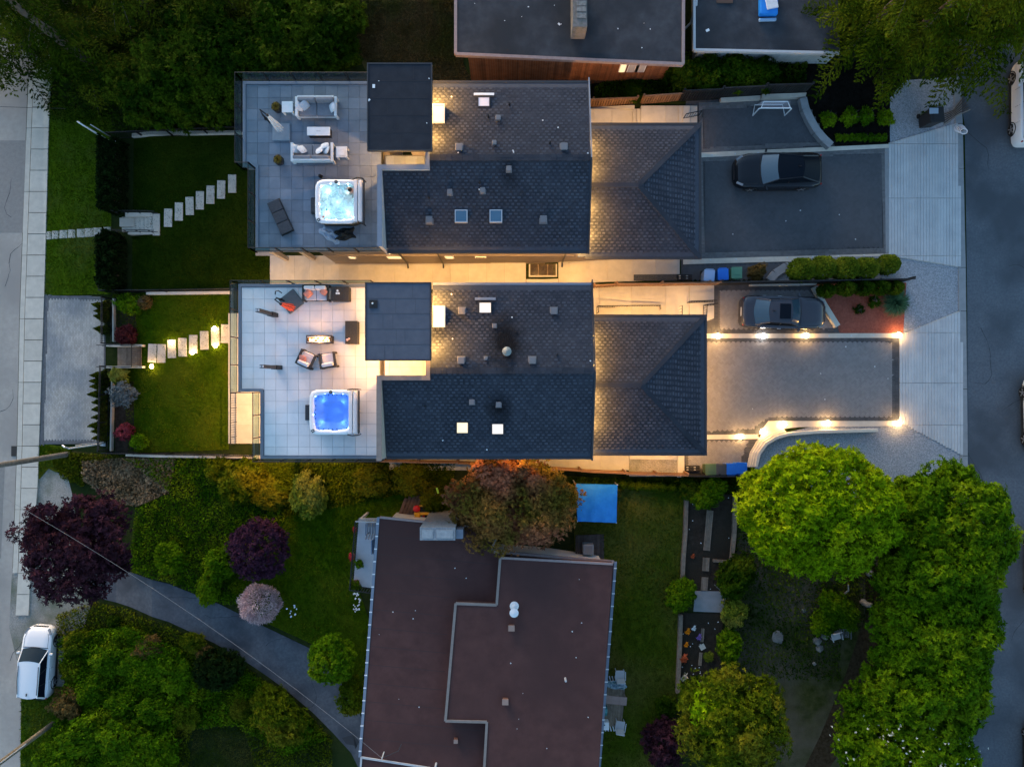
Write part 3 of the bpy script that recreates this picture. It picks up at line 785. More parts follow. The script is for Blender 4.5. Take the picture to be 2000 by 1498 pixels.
def blades(name, px, n, ls, m, seed=5, hole=None):
    """upright grass blades"""
    rng = np.random.default_rng(seed)
    w, x0, x1, y0, y1 = inside(px)
    hw = [[G(*p) for p in q] for q in hole] if hole else []
    X = rng.uniform(x0, x1, n * 2); Y = rng.uniform(y0, y1, n * 2)
    keep = [i for i in range(n * 2) if pip(X[i], Y[i], w) and not any(pip(X[i], Y[i], q) for q in hw)][:n]
    X, Y = X[keep], Y[keep]; k = len(keep)
    t = unit(rng.normal(size=(k, 3)) * np.array([0.7, 0.7, 0.2]) + np.array([0, 0, 0.75])) * ls * rng.uniform(.5, 1.3, (k, 1))
    b = unit(np.cross(t, rng.normal(size=(k, 3)))) * ls * 0.18
    c = np.stack([X, Y, np.array([h(x) for x in X]) + t[:, 2] * 0.95], 1)
    return tag(link(name, quads_mesh(name, c, t, b, m)), kind='stuff')
def cone_mesh(name, hh, r, n, ls, m, seed=1, power=1.0):
    rng = np.random.default_rng(seed)
    u = 1 - np.sqrt(rng.random(n)); a = rng.uniform(0, 6.283, n)
    rr = r * (1 - u) ** power * (0.82 + 0.18 * np.sin(a * 5 + u * 9)) * rng.uniform(.75, 1.08, n)
    c = np.stack([rr * np.cos(a), rr * np.sin(a), u * hh], 1)
    nrm = unit(np.stack([np.cos(a), np.sin(a), np.full(n, .35)], 1) + rng.normal(size=(n, 3)) * .45)
    t = unit(np.stack([np.cos(a) * .3, np.sin(a) * .3, np.ones(n)], 1) + rng.normal(size=(n, 3)) * .4) * ls * rng.uniform(.6, 1.4, (n, 1))
    b = unit(np.cross(nrm, t)) * ls * .45
    return quads_mesh(name, c, t, b, m)
def hedge_mesh(name, lx, ly, lz, n, ls, m, seed=1):
    rng = np.random.default_rng(seed)
    p = rng.uniform(-1, 1, (n, 3)); p[:, 2] = rng.uniform(0, 1, n)
    f = rng.integers(0, 5, n)
    s = np.where(rng.random(n) < .5, -1.0, 1.0)
    p[f < 1, 0] = s[f < 1]; p[f == 1, 1] = s[f == 1]; p[f > 1, 2] = 1.0
    wob = 1 + 0.13 * np.sin(p[:, 0] * lx * 4.2 + 1) * np.cos(p[:, 1] * ly * 4.2)
    c = p * np.array([lx / 2, ly / 2, lz]) * wob[:, None] + rng.normal(size=(n, 3)) * 0.06
    nrm = unit(rng.normal(size=(n, 3)) * .7 + np.array([0, 0, .7]))
    t, b = leaf_frames(nrm, ls, rng)
    return quads_mesh(name, c, t, b, m)
def spray_mesh(name, r, hh, n, w, m, seed=1, curl=1.0):
    """arching blades from one root: grasses, spiky shrubs"""
    rng = np.random.default_rng(seed); mb = MB()
    for i in range(n):
        a = rng.uniform(0, 6.283); e = rng.uniform(.15, 1.0) ** .6
        d = Vector((math.cos(a), math.sin(a), 0)); sd = Vector((-d.y, d.x, 0)) * w
        zt = hh * rng.uniform(.7, 1.1) * (1.15 - .5 * e)
        q = [d * (r * e * t) + Vector((0, 0, zt * (1 - (1 - t) ** 2) - curl * .35 * hh * e * t ** 3)) for t in (0, .35, .7, 1)]
        n0 = len(mb.v)
        mb.v += [tuple(q[0] - sd), tuple(q[0] + sd), tuple(q[1] - sd), tuple(q[1] + sd), tuple(q[2] - sd * .7), tuple(q[2] + sd * .7), tuple(q[3])]
        mb.f += [(n0, n0 + 1, n0 + 3, n0 + 2), (n0 + 2, n0 + 3, n0 + 5, n0 + 4), (n0 + 4, n0 + 5, n0 + 6)]; mb.m += [0, 0, 0]
    return mb.mesh(name, m)
# ------------------------------------------------------------------ lights in lamps
LW = 1.0
def bulb(loc, w, parent=None, col=WARM, r=0.05, spot=None, aim=(0, 0, -1)):
    ld = bpy.data.lights.new('bulb', 'SPOT' if spot else 'POINT')
    ld.energy = w * LW; ld.color = col; ld.shadow_soft_size = r
    if spot: ld.spot_size = R(spot); ld.spot_blend = 0.8
    o = bpy.data.objects.new('bulb', ld); COL.objects.link(o)
    o.location = loc
    if spot: o.rotation_euler = Vector(aim).to_track_quat('-Z', 'Y').to_euler()
    if parent is not None: attach(o, parent, True)
    return o

# ------------------------------------------------------------------ roofs
def shingles(parent, O, u, v, poly, w=0.29, ht=0.165, m=None):
    """courses of shingles on a slope: O corner, u along the eave, v up the slope; poly in (u, v) metres. All joined."""
    O, u, v = Vector(O), Vector(u).normalized(), Vector(v).normalized()
    n = u.cross(v)
    if n.z < 0: n = -n
    mb = MB()
    u0, u1 = min(p[0] for p in poly), max(p[0] for p in poly); v1 = max(p[1] for p in poly); v0 = min(p[1] for p in poly)
    j = 0; vv = v0
    while vv < v1:
        vm = vv + ht * .5; xs = []
        for i in range(len(poly)):
            a, b = poly[i], poly[(i + 1) % len(poly)]
            if (a[1] > vm) != (b[1] > vm): xs.append(a[0] + (b[0] - a[0]) * (vm - a[1]) / (b[1] - a[1]))
        xs.sort()
        for lo, hi in zip(xs[::2], xs[1::2]):
            c = lo - (0.5 * w if j % 2 else 0) - random.uniform(0, .03)
            def piece(a, b, v0_, v1_, t, t2, mi):
                p = [O + u * a + v * v0_, O + u * b + v * v0_, O + u * b + v * v1_, O + u * a + v * v1_]
                q = [p[0] + n * t, p[1] + n * t, p[2] + n * t2, p[3] + n * t2]
                mb.add(p + q, [(4, 5, 6, 7), (0, 1, 5, 4), (1, 2, 6, 5), (3, 0, 4, 7)], mi)
            while c < hi:
                a, b = max(c, lo), min(c + w - .008, hi)
                if b - a > .04:
                    piece(a, b, vv, vv + ht * 1.05, .016, .006, 0)
                    tw = w * random.uniform(.48, .66); o_ = random.uniform(.02, .06)
                    a2, b2 = max(c + o_, lo), min(c + o_ + tw, hi)
                    if b2 - a2 > .04: piece(a2, b2, vv - .012, vv + ht * random.uniform(.42, .56), .034, .014, 1)
                c += w
        vv += ht; j += 1
    o = mb.build('shingle', [shingle_m, shingle_t], parent, True); o['kind'] = 'stuff'
    return o
def roof_slab(parent, pts, t=0.18, m=None, name='roof'):
    """pts: 3D outline of the top face"""
    n = len(pts); mb = MB()
    dn = [(p[0], p[1], p[2] - t) for p in pts]
    mb.add(list(pts) + dn, [tuple(range(n)), tuple(range(n, 2 * n))[::-1]] + [((i + 1) % n, i, n + i, n + (i + 1) % n) for i in range(n)])
    return mb.build(name, m or shingle_g, parent, True)
def beam(parent, a, b, w, hh, m, name):
    """a bar from a to b, w wide and hh high, its top edge on the line"""
    a, b = Vector(a), Vector(b); d = b - a; L = d.length; d.normalize()
    s = d.cross(Vector((0, 0, 1))).normalized() * (w / 2); up = s.cross(d).normalized() * hh
    if up.z < 0: up = -up
    vs = [a - s - up, a + s - up, b + s - up, b - s - up, a - s, a + s, b + s, b - s]
    return MB().add(vs, [(4, 5, 6, 7), (3, 2, 1, 0), (0, 1, 5, 4), (1, 2, 6, 5), (2, 3, 7, 6), (3, 0, 4, 7)]).build(name, m, parent, True)

def new_house(D):
    k7 = (H - 6.8) / F
    root = thing('modern_house', D['label'], 'house', (0, (D['ye'][0] + D['ye'][1]) / 2, 2.0))
    xe = D['xe']; yr, zr = D['ridge']; ys_, zs = D['s']; yn, zn = D['n']
    xw, xt = D['xw'], D['xt']                # west end of south slope, west end of north slope
    zS = lambda y: zr + (zs - zr) * (yr - y) / (yr - ys_)
    zN = lambda y: zr + (zn - zr) * (y - yr) / (yn - yr)
    ywS, ywN = ys_ + .28, yn - .38
    ya = D['arm'][0]                          # south face of the parapet arm
    # walls
    mb = MB()
    def gable(x0, x1, prof):
        n = len(prof)
        vs = [(x0, y, z) for y, z in prof] + [(x1, y, z) for y, z in prof]
        mb.add(vs, [tuple(range(n))[::-1], tuple(range(n, 2 * n))] + [(i, (i + 1) % n, n + (i + 1) % n, n + i) for i in range(n)])
    gable(xt + .1, xe - .4, [(ywS, .6), (ywN, .6), (ywN, zN(ywN) - .2), (yr, zr - .2), (ywS, zS(ywS) - .2)])
    gable(xw - .02, xt + .09, [(ywS, .6), (ya, .6), (ya, zS(ya) - .2), (ywS, zS(ywS) - .2)])
    mb.bb(D['body'], xw - .03, ywS, ywN, .6, 6.4)
    wall = mb.build('wall', siding, root, True)
    tr = MB()
    for z in (1.9, 4.55):
        tr.bb(D['body'] - .02, xe - .5, ywS - .035, ywS - .002, z, z + .10)
    tr.bb(xw, xe - .5, ywS - .05, ywS - .003, zS(ywS) - .62, zS(ywS) - .40)
    tr.build('trim_band', trim_be, wall, True)
    # main roof
    rs = roof_slab(root, [(xw, ys_, zs), (xe, ys_, zs), (xe, yr, zr), (xt, yr, zr), (xt, ya, zS(ya)), (xw, ya, zS(ya))])
    vS = Vector((0, yr - ys_, zr - zs)); LS = vS.length; vn = vS.normalized()
    la = LS * (ya - ys_) / (yr - ys_)
    shingles(rs, (xw, ys_, zs + .003), (1, 0, 0), vS, [(.04, .22), (xe - xw - .06, .22), (xe - xw - .06, LS - .05), (xt - xw, LS - .05), (xt - xw, la - .05), (.04, la - .05)])
    rn = roof_slab(root, [(xt, yr, zr), (xe, yr, zr), (xe, yn, zn), (xt, yn, zn)])
    vN = Vector((0, yr - yn, zr - zn)); LN = vN.length
    shingles(rn, (xt, yn, zn + .003), (1, 0, 0), vN, [(.05, .30), (xe - xt - .06, .30), (xe - xt - .06, LN - .05), (.05, LN - .05)])
    rc = MB(); x = xt
    while x < xe - .05:
        rc.prism([(x, yr - .16), (min(x + .27, xe), yr - .16), (min(x + .27, xe), yr), (x, yr)], zr - .03, zr + random.uniform(.025, .04))
        rc.prism([(x, yr + .002), (min(x + .27, xe), yr + .002), (min(x + .27, xe), yr + .16), (x, yr + .16)], zr - .03, zr + random.uniform(.025, .04))
        x += .28
    rc.build('ridge_cap', shingle_m, root, True)
    gm = trim_d if D['dark'] else trim_d
    beam(root, (xw, ys_ - .07, zs + .02), (xe, ys_ - .07, zs + .02), .13, .13, gm, 'gutter')
    beam(root, (xt, yn + .07, zn + .02), (xe, yn + .07, zn + .02), .13, .13, trim_b if not D['dark'] else trim_d, 'gutter')
    beam(root, (xe + .045, ys_ - .2, zs + .05), (xe + .045, yr, zr + .05), .08, .26, trim_d, 'rake_board')
    beam(root, (xe + .045, yr, zr + .05), (xe + .045, yn + .3, zn + .02), .06, .26, trim_b if D['dark'] else trim_d, 'rake_board')
    # parapet between deck and roof
    zp = 8.95; xo = D['xo']; yb = D['arm'][1]
    pm = MB()
    pm.bb(xo, xw - .025, ys_ - .02, ya, 6.4, zp)
    pm.bb(xo, xt - .02, ya + .002, yb, 6.4, zp)
    pm.bb(xt - .19, xt - .021, yb + .002, D['tower'][2] + .15, 6.4, zp)
    pw = pm.build('parapet', stucco if not D['dark'] else trim_l, root, True)
    cp = MB()
    cp.bb(xo - .03, xw + .01, ys_ - .06, yb + .03, zp + .002, zp + .05)
    cp.bb(xw + .012, xt + .01, ya - .02, yb + .03, zp + .002, zp + .05)
    cp.bb(xt - .21, xt + .0, yb + .032, D['tower'][2] + .1, zp + .002, zp + .05)
    cp.build('coping', D['cap'], pw, True)
    # stair tower
    tx0, tx1, ty0, ty1 = D['tower']; tz = 9.5
    tm = MB()
    tm.bb(tx0 + .2, tx0 + .32, ty0 + 1.05, ty1 - .3, 6.82, tz - .19)
    tm.bb(tx1 - .30, tx1 - .18, ty0 + .25, ty1 - .22, 6.6, tz - .19)
    tm.bb(tx0 + .325, tx1 - .305, ty1 - .42, ty1 - .3, 6.82, tz - .19)
    tm.bb(xt - 1.15, tx1 - .305, ty0 + .55, ty0 + .67, 6.82, tz - .19)
    tw = tm.build('stair_tower', stucco, root, True)
    MB().bb(tx0, tx1, ty0, ty1, tz - .18, tz).build('tower_roof', D['flat'], root, True)
    fz = MB()
    for q in ((tx0 - .03, tx0 + .03, ty0 - .04, ty1 + .04), (tx1 - .03, tx1 + .03, ty0 - .04, ty1 + .04)): fz.bb(q[0], q[1], q[2], q[3], tz - .21, tz + .035)
    for q in ((tx0 + .031, tx1 - .031, ty0 - .04, ty0 + .02), (tx0 + .031, tx1 - .031, ty1 - .02, ty1 + .04)): fz.bb(q[0], q[1], q[2], q[3], tz - .21, tz + .03)
    fz.build('fascia', trim_d if D['dark'] else trim_d, tw, True)
    sm = MB()
    for i in range(1, 5):
        y = ty0 + (ty1 - ty0) * i / 5
        sm.bb(tx0 + .04, tx1 - .04, y - .012, y + .012, tz + .001, tz + .006)
    for i in range(9):
        y = ty0 + (ty1 - ty0) * (i // 2 + .5) / 5; x = tx0 + (tx1 - tx0) * random.uniform(.2, .8)
        sm.bb(x - .01, x + .01, y - .35, y + .35, tz + .001, tz + .005)
    sm.build('roof_seam', mat('seam_' + ('n' if D['dark'] else 's'), (.03, .03, .035) if D['dark'] else (.075, .08, .095), rough=.9), tw, True)
    # sliding door on the deck side
    dy = ty0 + (1.5 if D['dark'] else .6)
    dm = MB().bb(tx0 + .06, tx0 + .18, ty0 + .9, ty0 + 2.6, 6.84, 9.05)
    dr = dm.build('door', white_p, root, True)
    MB().bb(tx0 + .03, tx0 + .058, ty0 + 1.05, ty0 + 2.45, 7.0, 8.9).build('pane', win_e if not D['dark'] else glass_d, dr, True)
    for y in (ty0 + .45, ty1 - .45):
        wl = MB().bb(tx0 - .12, tx0 + .04, y - .09, y + .09, 8.45, 8.95).build('wall_lamp', black_m, root, True)
        bulb((tx0 - .05, y, 8.3), D['wl'], root, r=.04)
    # roof deck with pavers, rail
    dk = MB()
    for (x0, x1, y0, y1) in D['deck']:
        dk.bb(x0, x1, y0, y1, 6.42, 6.80)
    dk.bb(xo + .0, xt - .2, yb + .004, ty0 + .6, 6.45, 6.803)
    deck = dk.build('roof_deck', grout_n if D['dark'] else grout_s, root, True)
    T = .61; g0 = D['grid']; done = {}
    tm_ = tile_n if D['dark'] else tile_s
    def tile(x0, x1, y0, y1):
        if x1 - x0 < .06 or y1 - y0 < .06: return
        key = (round(x1 - x0, 3), round(y1 - y0, 3))
        if key not in done:
            a, b = (x1 - x0) / 2 - .006, (y1 - y0) / 2 - .006
            done[key] = MB().box((0, 0, 0), (2 * a, 2 * b, .04)).mesh('paver', tm_)
        o = link('paver', done[key], deck, True)
        o.location = ((x0 + x1) / 2, (y0 + y1) / 2, 6.825 + random.uniform(-.002, .002))
    for (x0, x1, y0, y1) in D['tiles']:
        i0, i1 = math.floor((x0 - g0[0]) / T), math.ceil((x1 - g0[0]) / T)
        j0, j1 = math.floor((y0 - g0[1]) / T), math.ceil((y1 - g0[1]) / T)
        for i in range(i0, i1):
            for j in range(j0, j1):
                tile(max(x0, g0[0] + i * T), min(x1, g0[0] + (i + 1) * T), max(y0, g0[1] + j * T), min(y1, g0[1] + (j + 1) * T))
    ed = MB()
    path = D['edge']
    for i, ((ax, ay), (bx, by)) in enumerate(zip(path, path[1:])):
        ed.bb(min(ax, bx) - .08 + (.161 if ax != bx and i % 2 else 0), max(ax, bx) + .08 - (.161 if ax != bx and i % 2 else 0), min(ay, by) - .08, max(ay, by) + .08, 6.40 - .002 * i, 6.875 + .002 * i)
    ed.build('deck_edge', trim_b, root, True)
    off = .13
    rp = D['rail']; rail = MB()
    for (ax, ay), (bx, by) in zip(rp, rp[1:]):
        rail.tube([(ax, ay, 7.86), (bx, by, 7.86)], .022, 6)
        rail.tube([(ax, ay, 6.95), (bx, by, 6.95)], .014, 6)
    rl = rail.build('railing', black_m, root, True)
    for (ax, ay), (bx, by) in zip(rp, rp[1:]):
        L = math.hypot(bx - ax, by - ay); n = max(1, round(L / 1.35))
        for i in range(n + 1):
            x, y = ax + (bx - ax) * i / n, ay + (by - ay) * i / n
            MB().bb(x - .028, x + .028, y - .028, y + .028, 6.5, 7.84).build('post', black_m, rl, True)
            if i < n:
                x2, y2 = ax + (bx - ax) * (i + 1) / n, ay + (by - ay) * (i + 1) / n
                dx, dy2 = (x2 - x) / L * n, (y2 - y) / L * n
                a, b = Vector((x + dx * .05, y + dy2 * .05, 0)), Vector((x2 - dx * .05, y2 - dy2 * .05, 0))
                MB().quad((a.x, a.y, 6.97), (b.x, b.y, 6.97), (b.x, b.y, 7.83), (a.x, a.y, 7.83)).build('pane', glass_r, rl, True)
    # garage wing with hipped roof
    gx, gy0, gy1, ax = D['garage']; gz, grz = 6.3, 7.45; gym = (gy0 + gy1) / 2
    x0 = xe - .42
    MB().bb(x0 + .02, gx - .4, gy0 + .4, gy1 - .4, 1.9, gz - .14).build('garage_wall', siding, root, True)
    g1 = roof_slab(root, [(x0, gy0, gz), (gx, gy0, gz), (ax, gym, grz), (x0, gym, grz)], .14, name='garage_roof')
    g2 = roof_slab(root, [(x0, gym, grz), (ax, gym, grz), (gx, gy1, gz), (x0, gy1, gz)], .14, name='garage_roof')
    g3 = roof_slab(root, [(gx, gy0, gz), (gx, gy1, gz), (ax, gym, grz)], .14, name='garage_roof')
    sv_ = Vector((0, gym - gy0, grz - gz)); LG = sv_.length
    shingles(g1, (x0, gy0, gz + .003), (1, 0, 0), sv_, [(.42, .25), (gx - x0 - .28, .25), (ax - x0, LG - .03), (.42, LG - .03)])
    shingles(g2, (x0, gy1, gz + .003), (1, 0, 0), (0, gym - gy1, grz - gz), [(.42, .28), (gx - x0 - .3, .28), (ax - x0, LG - .03), (.42, LG - .03)])
    eV = Vector((ax - gx, 0, grz - gz)); LE = eV.length; wE = gy1 - gy0
    shingles(g3, (gx, gy0, gz + .003), (0, 1, 0), eV, [(.3, .25), (wE - .3, .25), (wE / 2 + .02, LE - .05), (wE / 2 - .02, LE - .05)])
    for (p, q) in (((ax, gym, grz), (gx, gy0, gz)), ((ax, gym, grz), (gx, gy1, gz)), ((x0 + .42, gym, grz), (ax, gym, grz))):
        beam(root, (p[0], p[1], p[2] + .045), (q[0], q[1], q[2] + .045), .26, .05, shingle_m, 'ridge_cap')
    for (p, q) in (((x0 + .4, gy0 - .07, gz + .02), (gx + .14, gy0 - .07, gz + .02)), ((x0 + .4, gy1 + .07, gz + .02), (gx + .14, gy1 + .07, gz + .02)), ((gx + .07, gy0 + .005, gz + .022), (gx + .07, gy1 - .005, gz + .022))):
        beam(root, p, q, .13, .13, trim_d, 'gutter')
    gd = MB().bb(gx - .395, gx - .34, gy0 + 1.0, gy1 - 1.0, 3.62, 5.85).build('garage_door', trim_w if not D['dark'] else grey_f, root, True)
    for z in (4.15, 4.7, 5.25): MB().bb(gx - .339, gx - .33, gy0 + 1.0, gy1 - 1.0, z, z + .03).build('panel_groove', trim_d, gd, True)
    # lamps under the rake above the garage roof
    for y in D['rake']:
        zg = grz - (grz - gz) * abs(y - gym) / (gym - gy0)
        MB().bb(xe - .38, xe - .30, y - .06, y + .06, zg + .38, zg + .52).build('rake_lamp', trim_d, root, True)
        bulb((xe - .16, y, zg + .52), 95, root, r=.04)
    for y in D['tl']:
        MB().bb(tx1 - .175, tx1 - .10, y - .05, y + .05, zN(y) + .62, zN(y) + .82).build('wall_lamp', trim_d, root, True)
        bulb((tx1 - .01, y, zN(y) + .72), 115, root, r=.04)
    # the lit landing beside the tower
    MB().bb(xw + .6, xw + .8, ty0 + .1, ty0 + .3, tz - .2, tz - .182).build('ceiling_lamp', lamp_w, root, True)
    bulb(((xo + xt) / 2 - .2, ty0 + .18, tz - .45), D['land'], root, r=.1)
    # roof furniture
    def on(px, py):
        z = 8.4
        for _ in range(12):
            y = (749 - py) * (H - z) / F
            z = zS(y) if y < yr else zN(y)
        return P(px, py, z)
    for (px, py, s) in D['vents']:
        p = on(px, py)
        v = MB()
        v.box((p.x, p.y, p.z + .1), (.30 * s, .32 * s, .26)); v.box((p.x, p.y, p.z + .02), (.42 * s, .44 * s, .05)); v.box((p.x, p.y, p.z + .245), (.35 * s, .36 * s, .03))
        v.build('roof_vent', mat('vent_grey', (.16, .16, .17), rough=.6), root, True, bevel=.02)
    for (px, py) in D['pipes']:
        p = on(px, py)
        MB().cyl((p.x, p.y, p.z - .1), .05, .42, 8).build('vent_pipe', black_m, root, True)
    for (px, py, w, l, m, up) in D['sky']:
        p = on(px, py); k = (H - p.z - up) / F
        p = P(px, py, p.z + up)
        w2, l2 = w * k / 2, l * k / 2
        fr = MB(); t = .05; z1 = p.z
        for q in ((-w2 - t, -w2, -l2 - t, l2 + t), (w2, w2 + t, -l2 - t, l2 + t), (-w2 + .001, w2 - .001, -l2 - t, -l2), (-w2 + .001, w2 - .001, l2, l2 + t)):
            fr.bb(p.x + q[0], p.x + q[1], p.y + q[2], p.y + q[3], z1 - up - .45, z1)
        f = fr.build('skylight', alu if m is glass_b else trim_d if up < .3 else white_p, root, True)
        MB().bb(p.x - w2, p.x + w2, p.y - l2, p.y + l2, z1 - .06, z1 - .02).build('pane', m, f, True, bevel=.01)
        fl = MB().box((p.x, p.y + l2 + .22, z1 - up + .0), (2 * w2 + .5, .14, .05), rx=math.atan2(zr - zs, yr - ys_) if p.y < yr else -math.atan2(zr - zn, yn - yr)) if up < .3 else None
        if fl: fl.build('flashing', alu if D['dark'] else trim_b, f, True)
    # windows, downpipes, lamps on the side wall facing the passage
    for (x, z, w, hh, lit) in D['win']:
        fr = MB().bb(x - w / 2 - .06, x + w / 2 + .06, ywS - .06, ywS - .004, z - .06, z + hh + .06).build('window', trim_w, root, True)
        MB().bb(x - w / 2, x + w / 2, ywS - .075, ywS - .061, z, z + hh).build('pane', win_e if lit else glass_d, fr, True)
    for x in D['down']:
        MB().tube([(x, ys_ - .05, zs - .1), (x, ywS - .08, zs - .5), (x, ywS - .08, h(x) + .3), (x, ywS - .3, h(x) + .12)], .045, 8).build('downpipe', trim_d, root, True)
    for (x, w) in D['lamp']:
        yl = ys_ + .13; zl = zs - .32
        MB().cyl((x, yl, zl), .07, .05, 10).build('soffit_lamp', lamp_w, root, True)
        bulb((x, yl, zl - .06), w, root, r=.05, spot=150)
    return root, on

k6 = .027522
NORTH = dict(label='north house with dark grey roofs, grey tiled roof deck and a bubbling white hot tub', dark=True,
    ye=(7.0, 15.8), xe=4.0, ridge=(11.47, 8.9), s=(7.007, 7.45), n=(15.77, 7.65), xw=-6.6, xt=-4.18, xo=-6.8, arm=(10.86, 11.06), body=-10.7,
    tower=(-7.21, -4.02, 11.66, 15.96), cap=trim_b, flat=flat_n, wl=3.0, land=110.0,
    deck=[(-14.36, -7.0, 11.68, 16.12), (-13.67, -6.82, 7.22, 11.679)], grid=(-14.27, 11.68),
    tiles=[(-14.27, -7.02, 11.68, 16.03), (-13.58, -6.82, 7.31, 11.68), (-6.79, -4.4, 11.08, 12.2)],
    edge=[(-7.2, 16.13), (-14.37, 16.13), (-14.37, 11.67), (-13.68, 11.67), (-13.68, 7.21), (-6.9, 7.21)],
    rail=[(-7.3, 16.25), (-14.49, 16.25), (-14.49, 11.55), (-13.80, 11.55), (-13.80, 7.09), (-6.9, 7.09)],
    garage=(10.18, 6.89, 14.05, 6.68), rake=[12.75, 11.35, 9.2, 7.9], tl=[14.75, 12.62],
    vents=[(897, 290, 1), (1101, 289, 1), (973, 233, .7), (965.5, 281, .6), (994, 332, .75), (879, 377, .75), (943, 374, .75), (839, 431, 1), (1061, 430, 1)],
    pipes=[(954, 230), (995, 206), (1074, 281), (838, 387), (937, 358)],
    sky=[(945, 199, 21, 17, sky_e3, .16), (900.6, 422, 21, 21, glass_b, .16), (968.5, 422, 21, 21, glass_b, .16), (856, 221, 20, 32, sky_e3, .38)],
    win=[(-6.75, 3.85, .75, .45, True), (-3.6, 3.85, .4, .5, True), (-1.8, 3.95, .55, .25, False), (-8.35, 1.45, .6, .3, True), (-5.2, 1.4, .6, .3, True), (-9.2, 3.85, .3, .35, True)],
    down=[-6.3, -4.15, 3.0], lamp=[(-6.2, 85), (-4.3, 105), (-2.3, 105), (-.3, 105), (1.7, 105), (3.4, 70)])
SOUTH = dict(label='south house with dark grey roofs, pale tiled roof deck and a blue-lit hot tub', dark=False,
    ye=(-3.9, 5.2), xe=4.18, ridge=(.65, 8.9), s=(-3.86, 7.5), n=(5.17, 7.6), xw=-6.62, xt=-4.16, xo=-6.84, arm=(.18, .38), body=-10.7,
    tower=(-7.31, -4.07, 1.18, 5.01), cap=trim_be, flat=flat_s, wl=36.0, land=120.0,
    deck=[(-14.60, -7.1, -.35, 5.25), (-13.42, -6.86, -3.95, -.351)], grid=(-14.51, -.35),
    tiles=[(-14.51, -7.12, -.35, 5.16), (-13.33, -6.86, -3.86, -.35), (-6.83, -4.38, .4, 1.7)],
    edge=[(-7.3, 5.26), (-14.61, 5.26), (-14.61, -.36), (-13.43, -.36), (-13.43, -3.96), (-6.9, -3.96)],
    rail=[(-7.4, 5.38), (-14.73, 5.38), (-14.73, -.48), (-13.55, -.48), (-13.55, -4.08), (-6.9, -4.08)],
    garage=(10.48, -3.79, 3.62, 6.82), rake=[2.4, .9, -.9, -2.3], tl=[4.45, 1.95],
    vents=[(902.7, 608, 1), (1081.6, 608, 1), (901, 704, 1), (1039.6, 704, 1), (966, 637, .6), (949, 700, .5), (922, 785, .75), (974, 790, .75)],
    pipes=[(1008.6, 648), (1088, 693), (955.5, 775.7), (830.6, 793)],
    sky=[(947.5, 601, 22, 19, sky_e2, .16), (903, 835.5, 21, 20, sky_e, .16), (972, 838, 21, 19, sky_e2, .16), (857, 618, 20, 38, sky_e2, .38)],
    win=[(-8.0, 3.9, .8, .6, True), (-2.0, 3.9, .8, .5, True)],
    down=[-6.3, .5], lamp=[(-5.5, 45), (-2.5, 50), (.4, 55), (2.2, 65), (3.7, 65)])
house_n, on_n = new_house(NORTH)
house_s, on_s = new_house(SOUTH)

# lamps in the passage, courtyard, side walk and lower terraces of the two houses
def soffit_lamp(root, loc, w, cone=150):
    x, y, z = loc
    MB().cyl((x, y, z), .07, .05, 10).build('soffit_lamp', lamp_w, root, True)
    bulb((x, y, z - .06), w, root, r=.05, spot=cone)
for x in (-8.8, -6.4): soffit_lamp(house_n, (x, 7.27, 6.36), 62)
for x, w in ((-9.2, 30), (-6.2, 40), (-3.2, 45), (-.6, 45), (1.8, 45), (3.6, 40)): soffit_lamp(house_s, (x, 4.98, 6.35 if x < -4 else 7.2), w)
for x, w in ((4.9, 60), (6.8, 75), (8.7, 75), (10.1, 38)): soffit_lamp(house_s, (x, 3.45, 6.08), w)
for x, w in ((4.8, 55), (6.6, 62), (8.4, 62), (10.0, 34)): soffit_lamp(house_s, (x, -3.62, 6.08), w)
for x, w in ((4.6, 50), (6.6, 70), (8.6, 60)): soffit_lamp(house_n, (x, 13.86, 6.08), w)
for x, w in ((4.6, 45), (6.2, 20)): soffit_lamp(house_n, (x, 7.08, 6.08), w)
for y, w in ((-2.9, 90), (-.1, 110), (2.7, 90)): soffit_lamp(house_s, (10.28, y, 6.08), w)
for x, y, w in ((-14.3, 4.2, 160), (-14.3, 1.8, 170), (-14.3, .3, 150), (-13.3, -1.6, 420), (-13.3, -3.2, 330)): soffit_lamp(house_s, (x, y, 6.34), w)
soffit_lamp(house_n, (-12.6, 7.8, 6.34), 22)

# window well in the passage
a, b = P(1033, 516, 2.2), P(1088, 541, 2.2)
ww = MB()
for q in ((a.x, b.x, b.y, b.y + .08), (a.x, a.x + .08, b.y + .081, a.y), (b.x - .08, b.x, b.y + .081, a.y)): ww.bb(q[0], q[1], q[2], q[3], 1.3, 2.24)
ww = ww.build('window_well', concrete_w, house_n, True)
MB().bb(a.x + .081, b.x - .081, b.y + .081, a.y, 2.10, 2.12).build('well_cover', glass_d, ww, True)
gr = MB()
for i in range(12): gr.bb(a.x + .081, b.x - .081, b.y + .1 + i * .06, b.y + .115 + i * .06, 2.16, 2.19)
for i in range(1, 3): gr.bb(a.x + (b.x - a.x) * i / 3 - .02, a.x + (b.x - a.x) * i / 3 + .02, b.y + .081, a.y, 2.192, 2.20)
gr.build('grating', wood_g, ww, True)
# soot-stained fireplace cowls on the south house
for (px, py, big) in ((990, 687, 1), (974, 779, 0)):
    p = on_s(px, py)
    if big: MB().lathe((p.x, p.y, p.z), [(.22, -.1), (.22, .02), (.14, .05), (.13, .30), (.24, .34), (.24, .40), (.05, .50)], 12).build('chimney_cowl', mat('cowl', (.22, .24, .23), rough=.5, metal=.4), house_s, True)
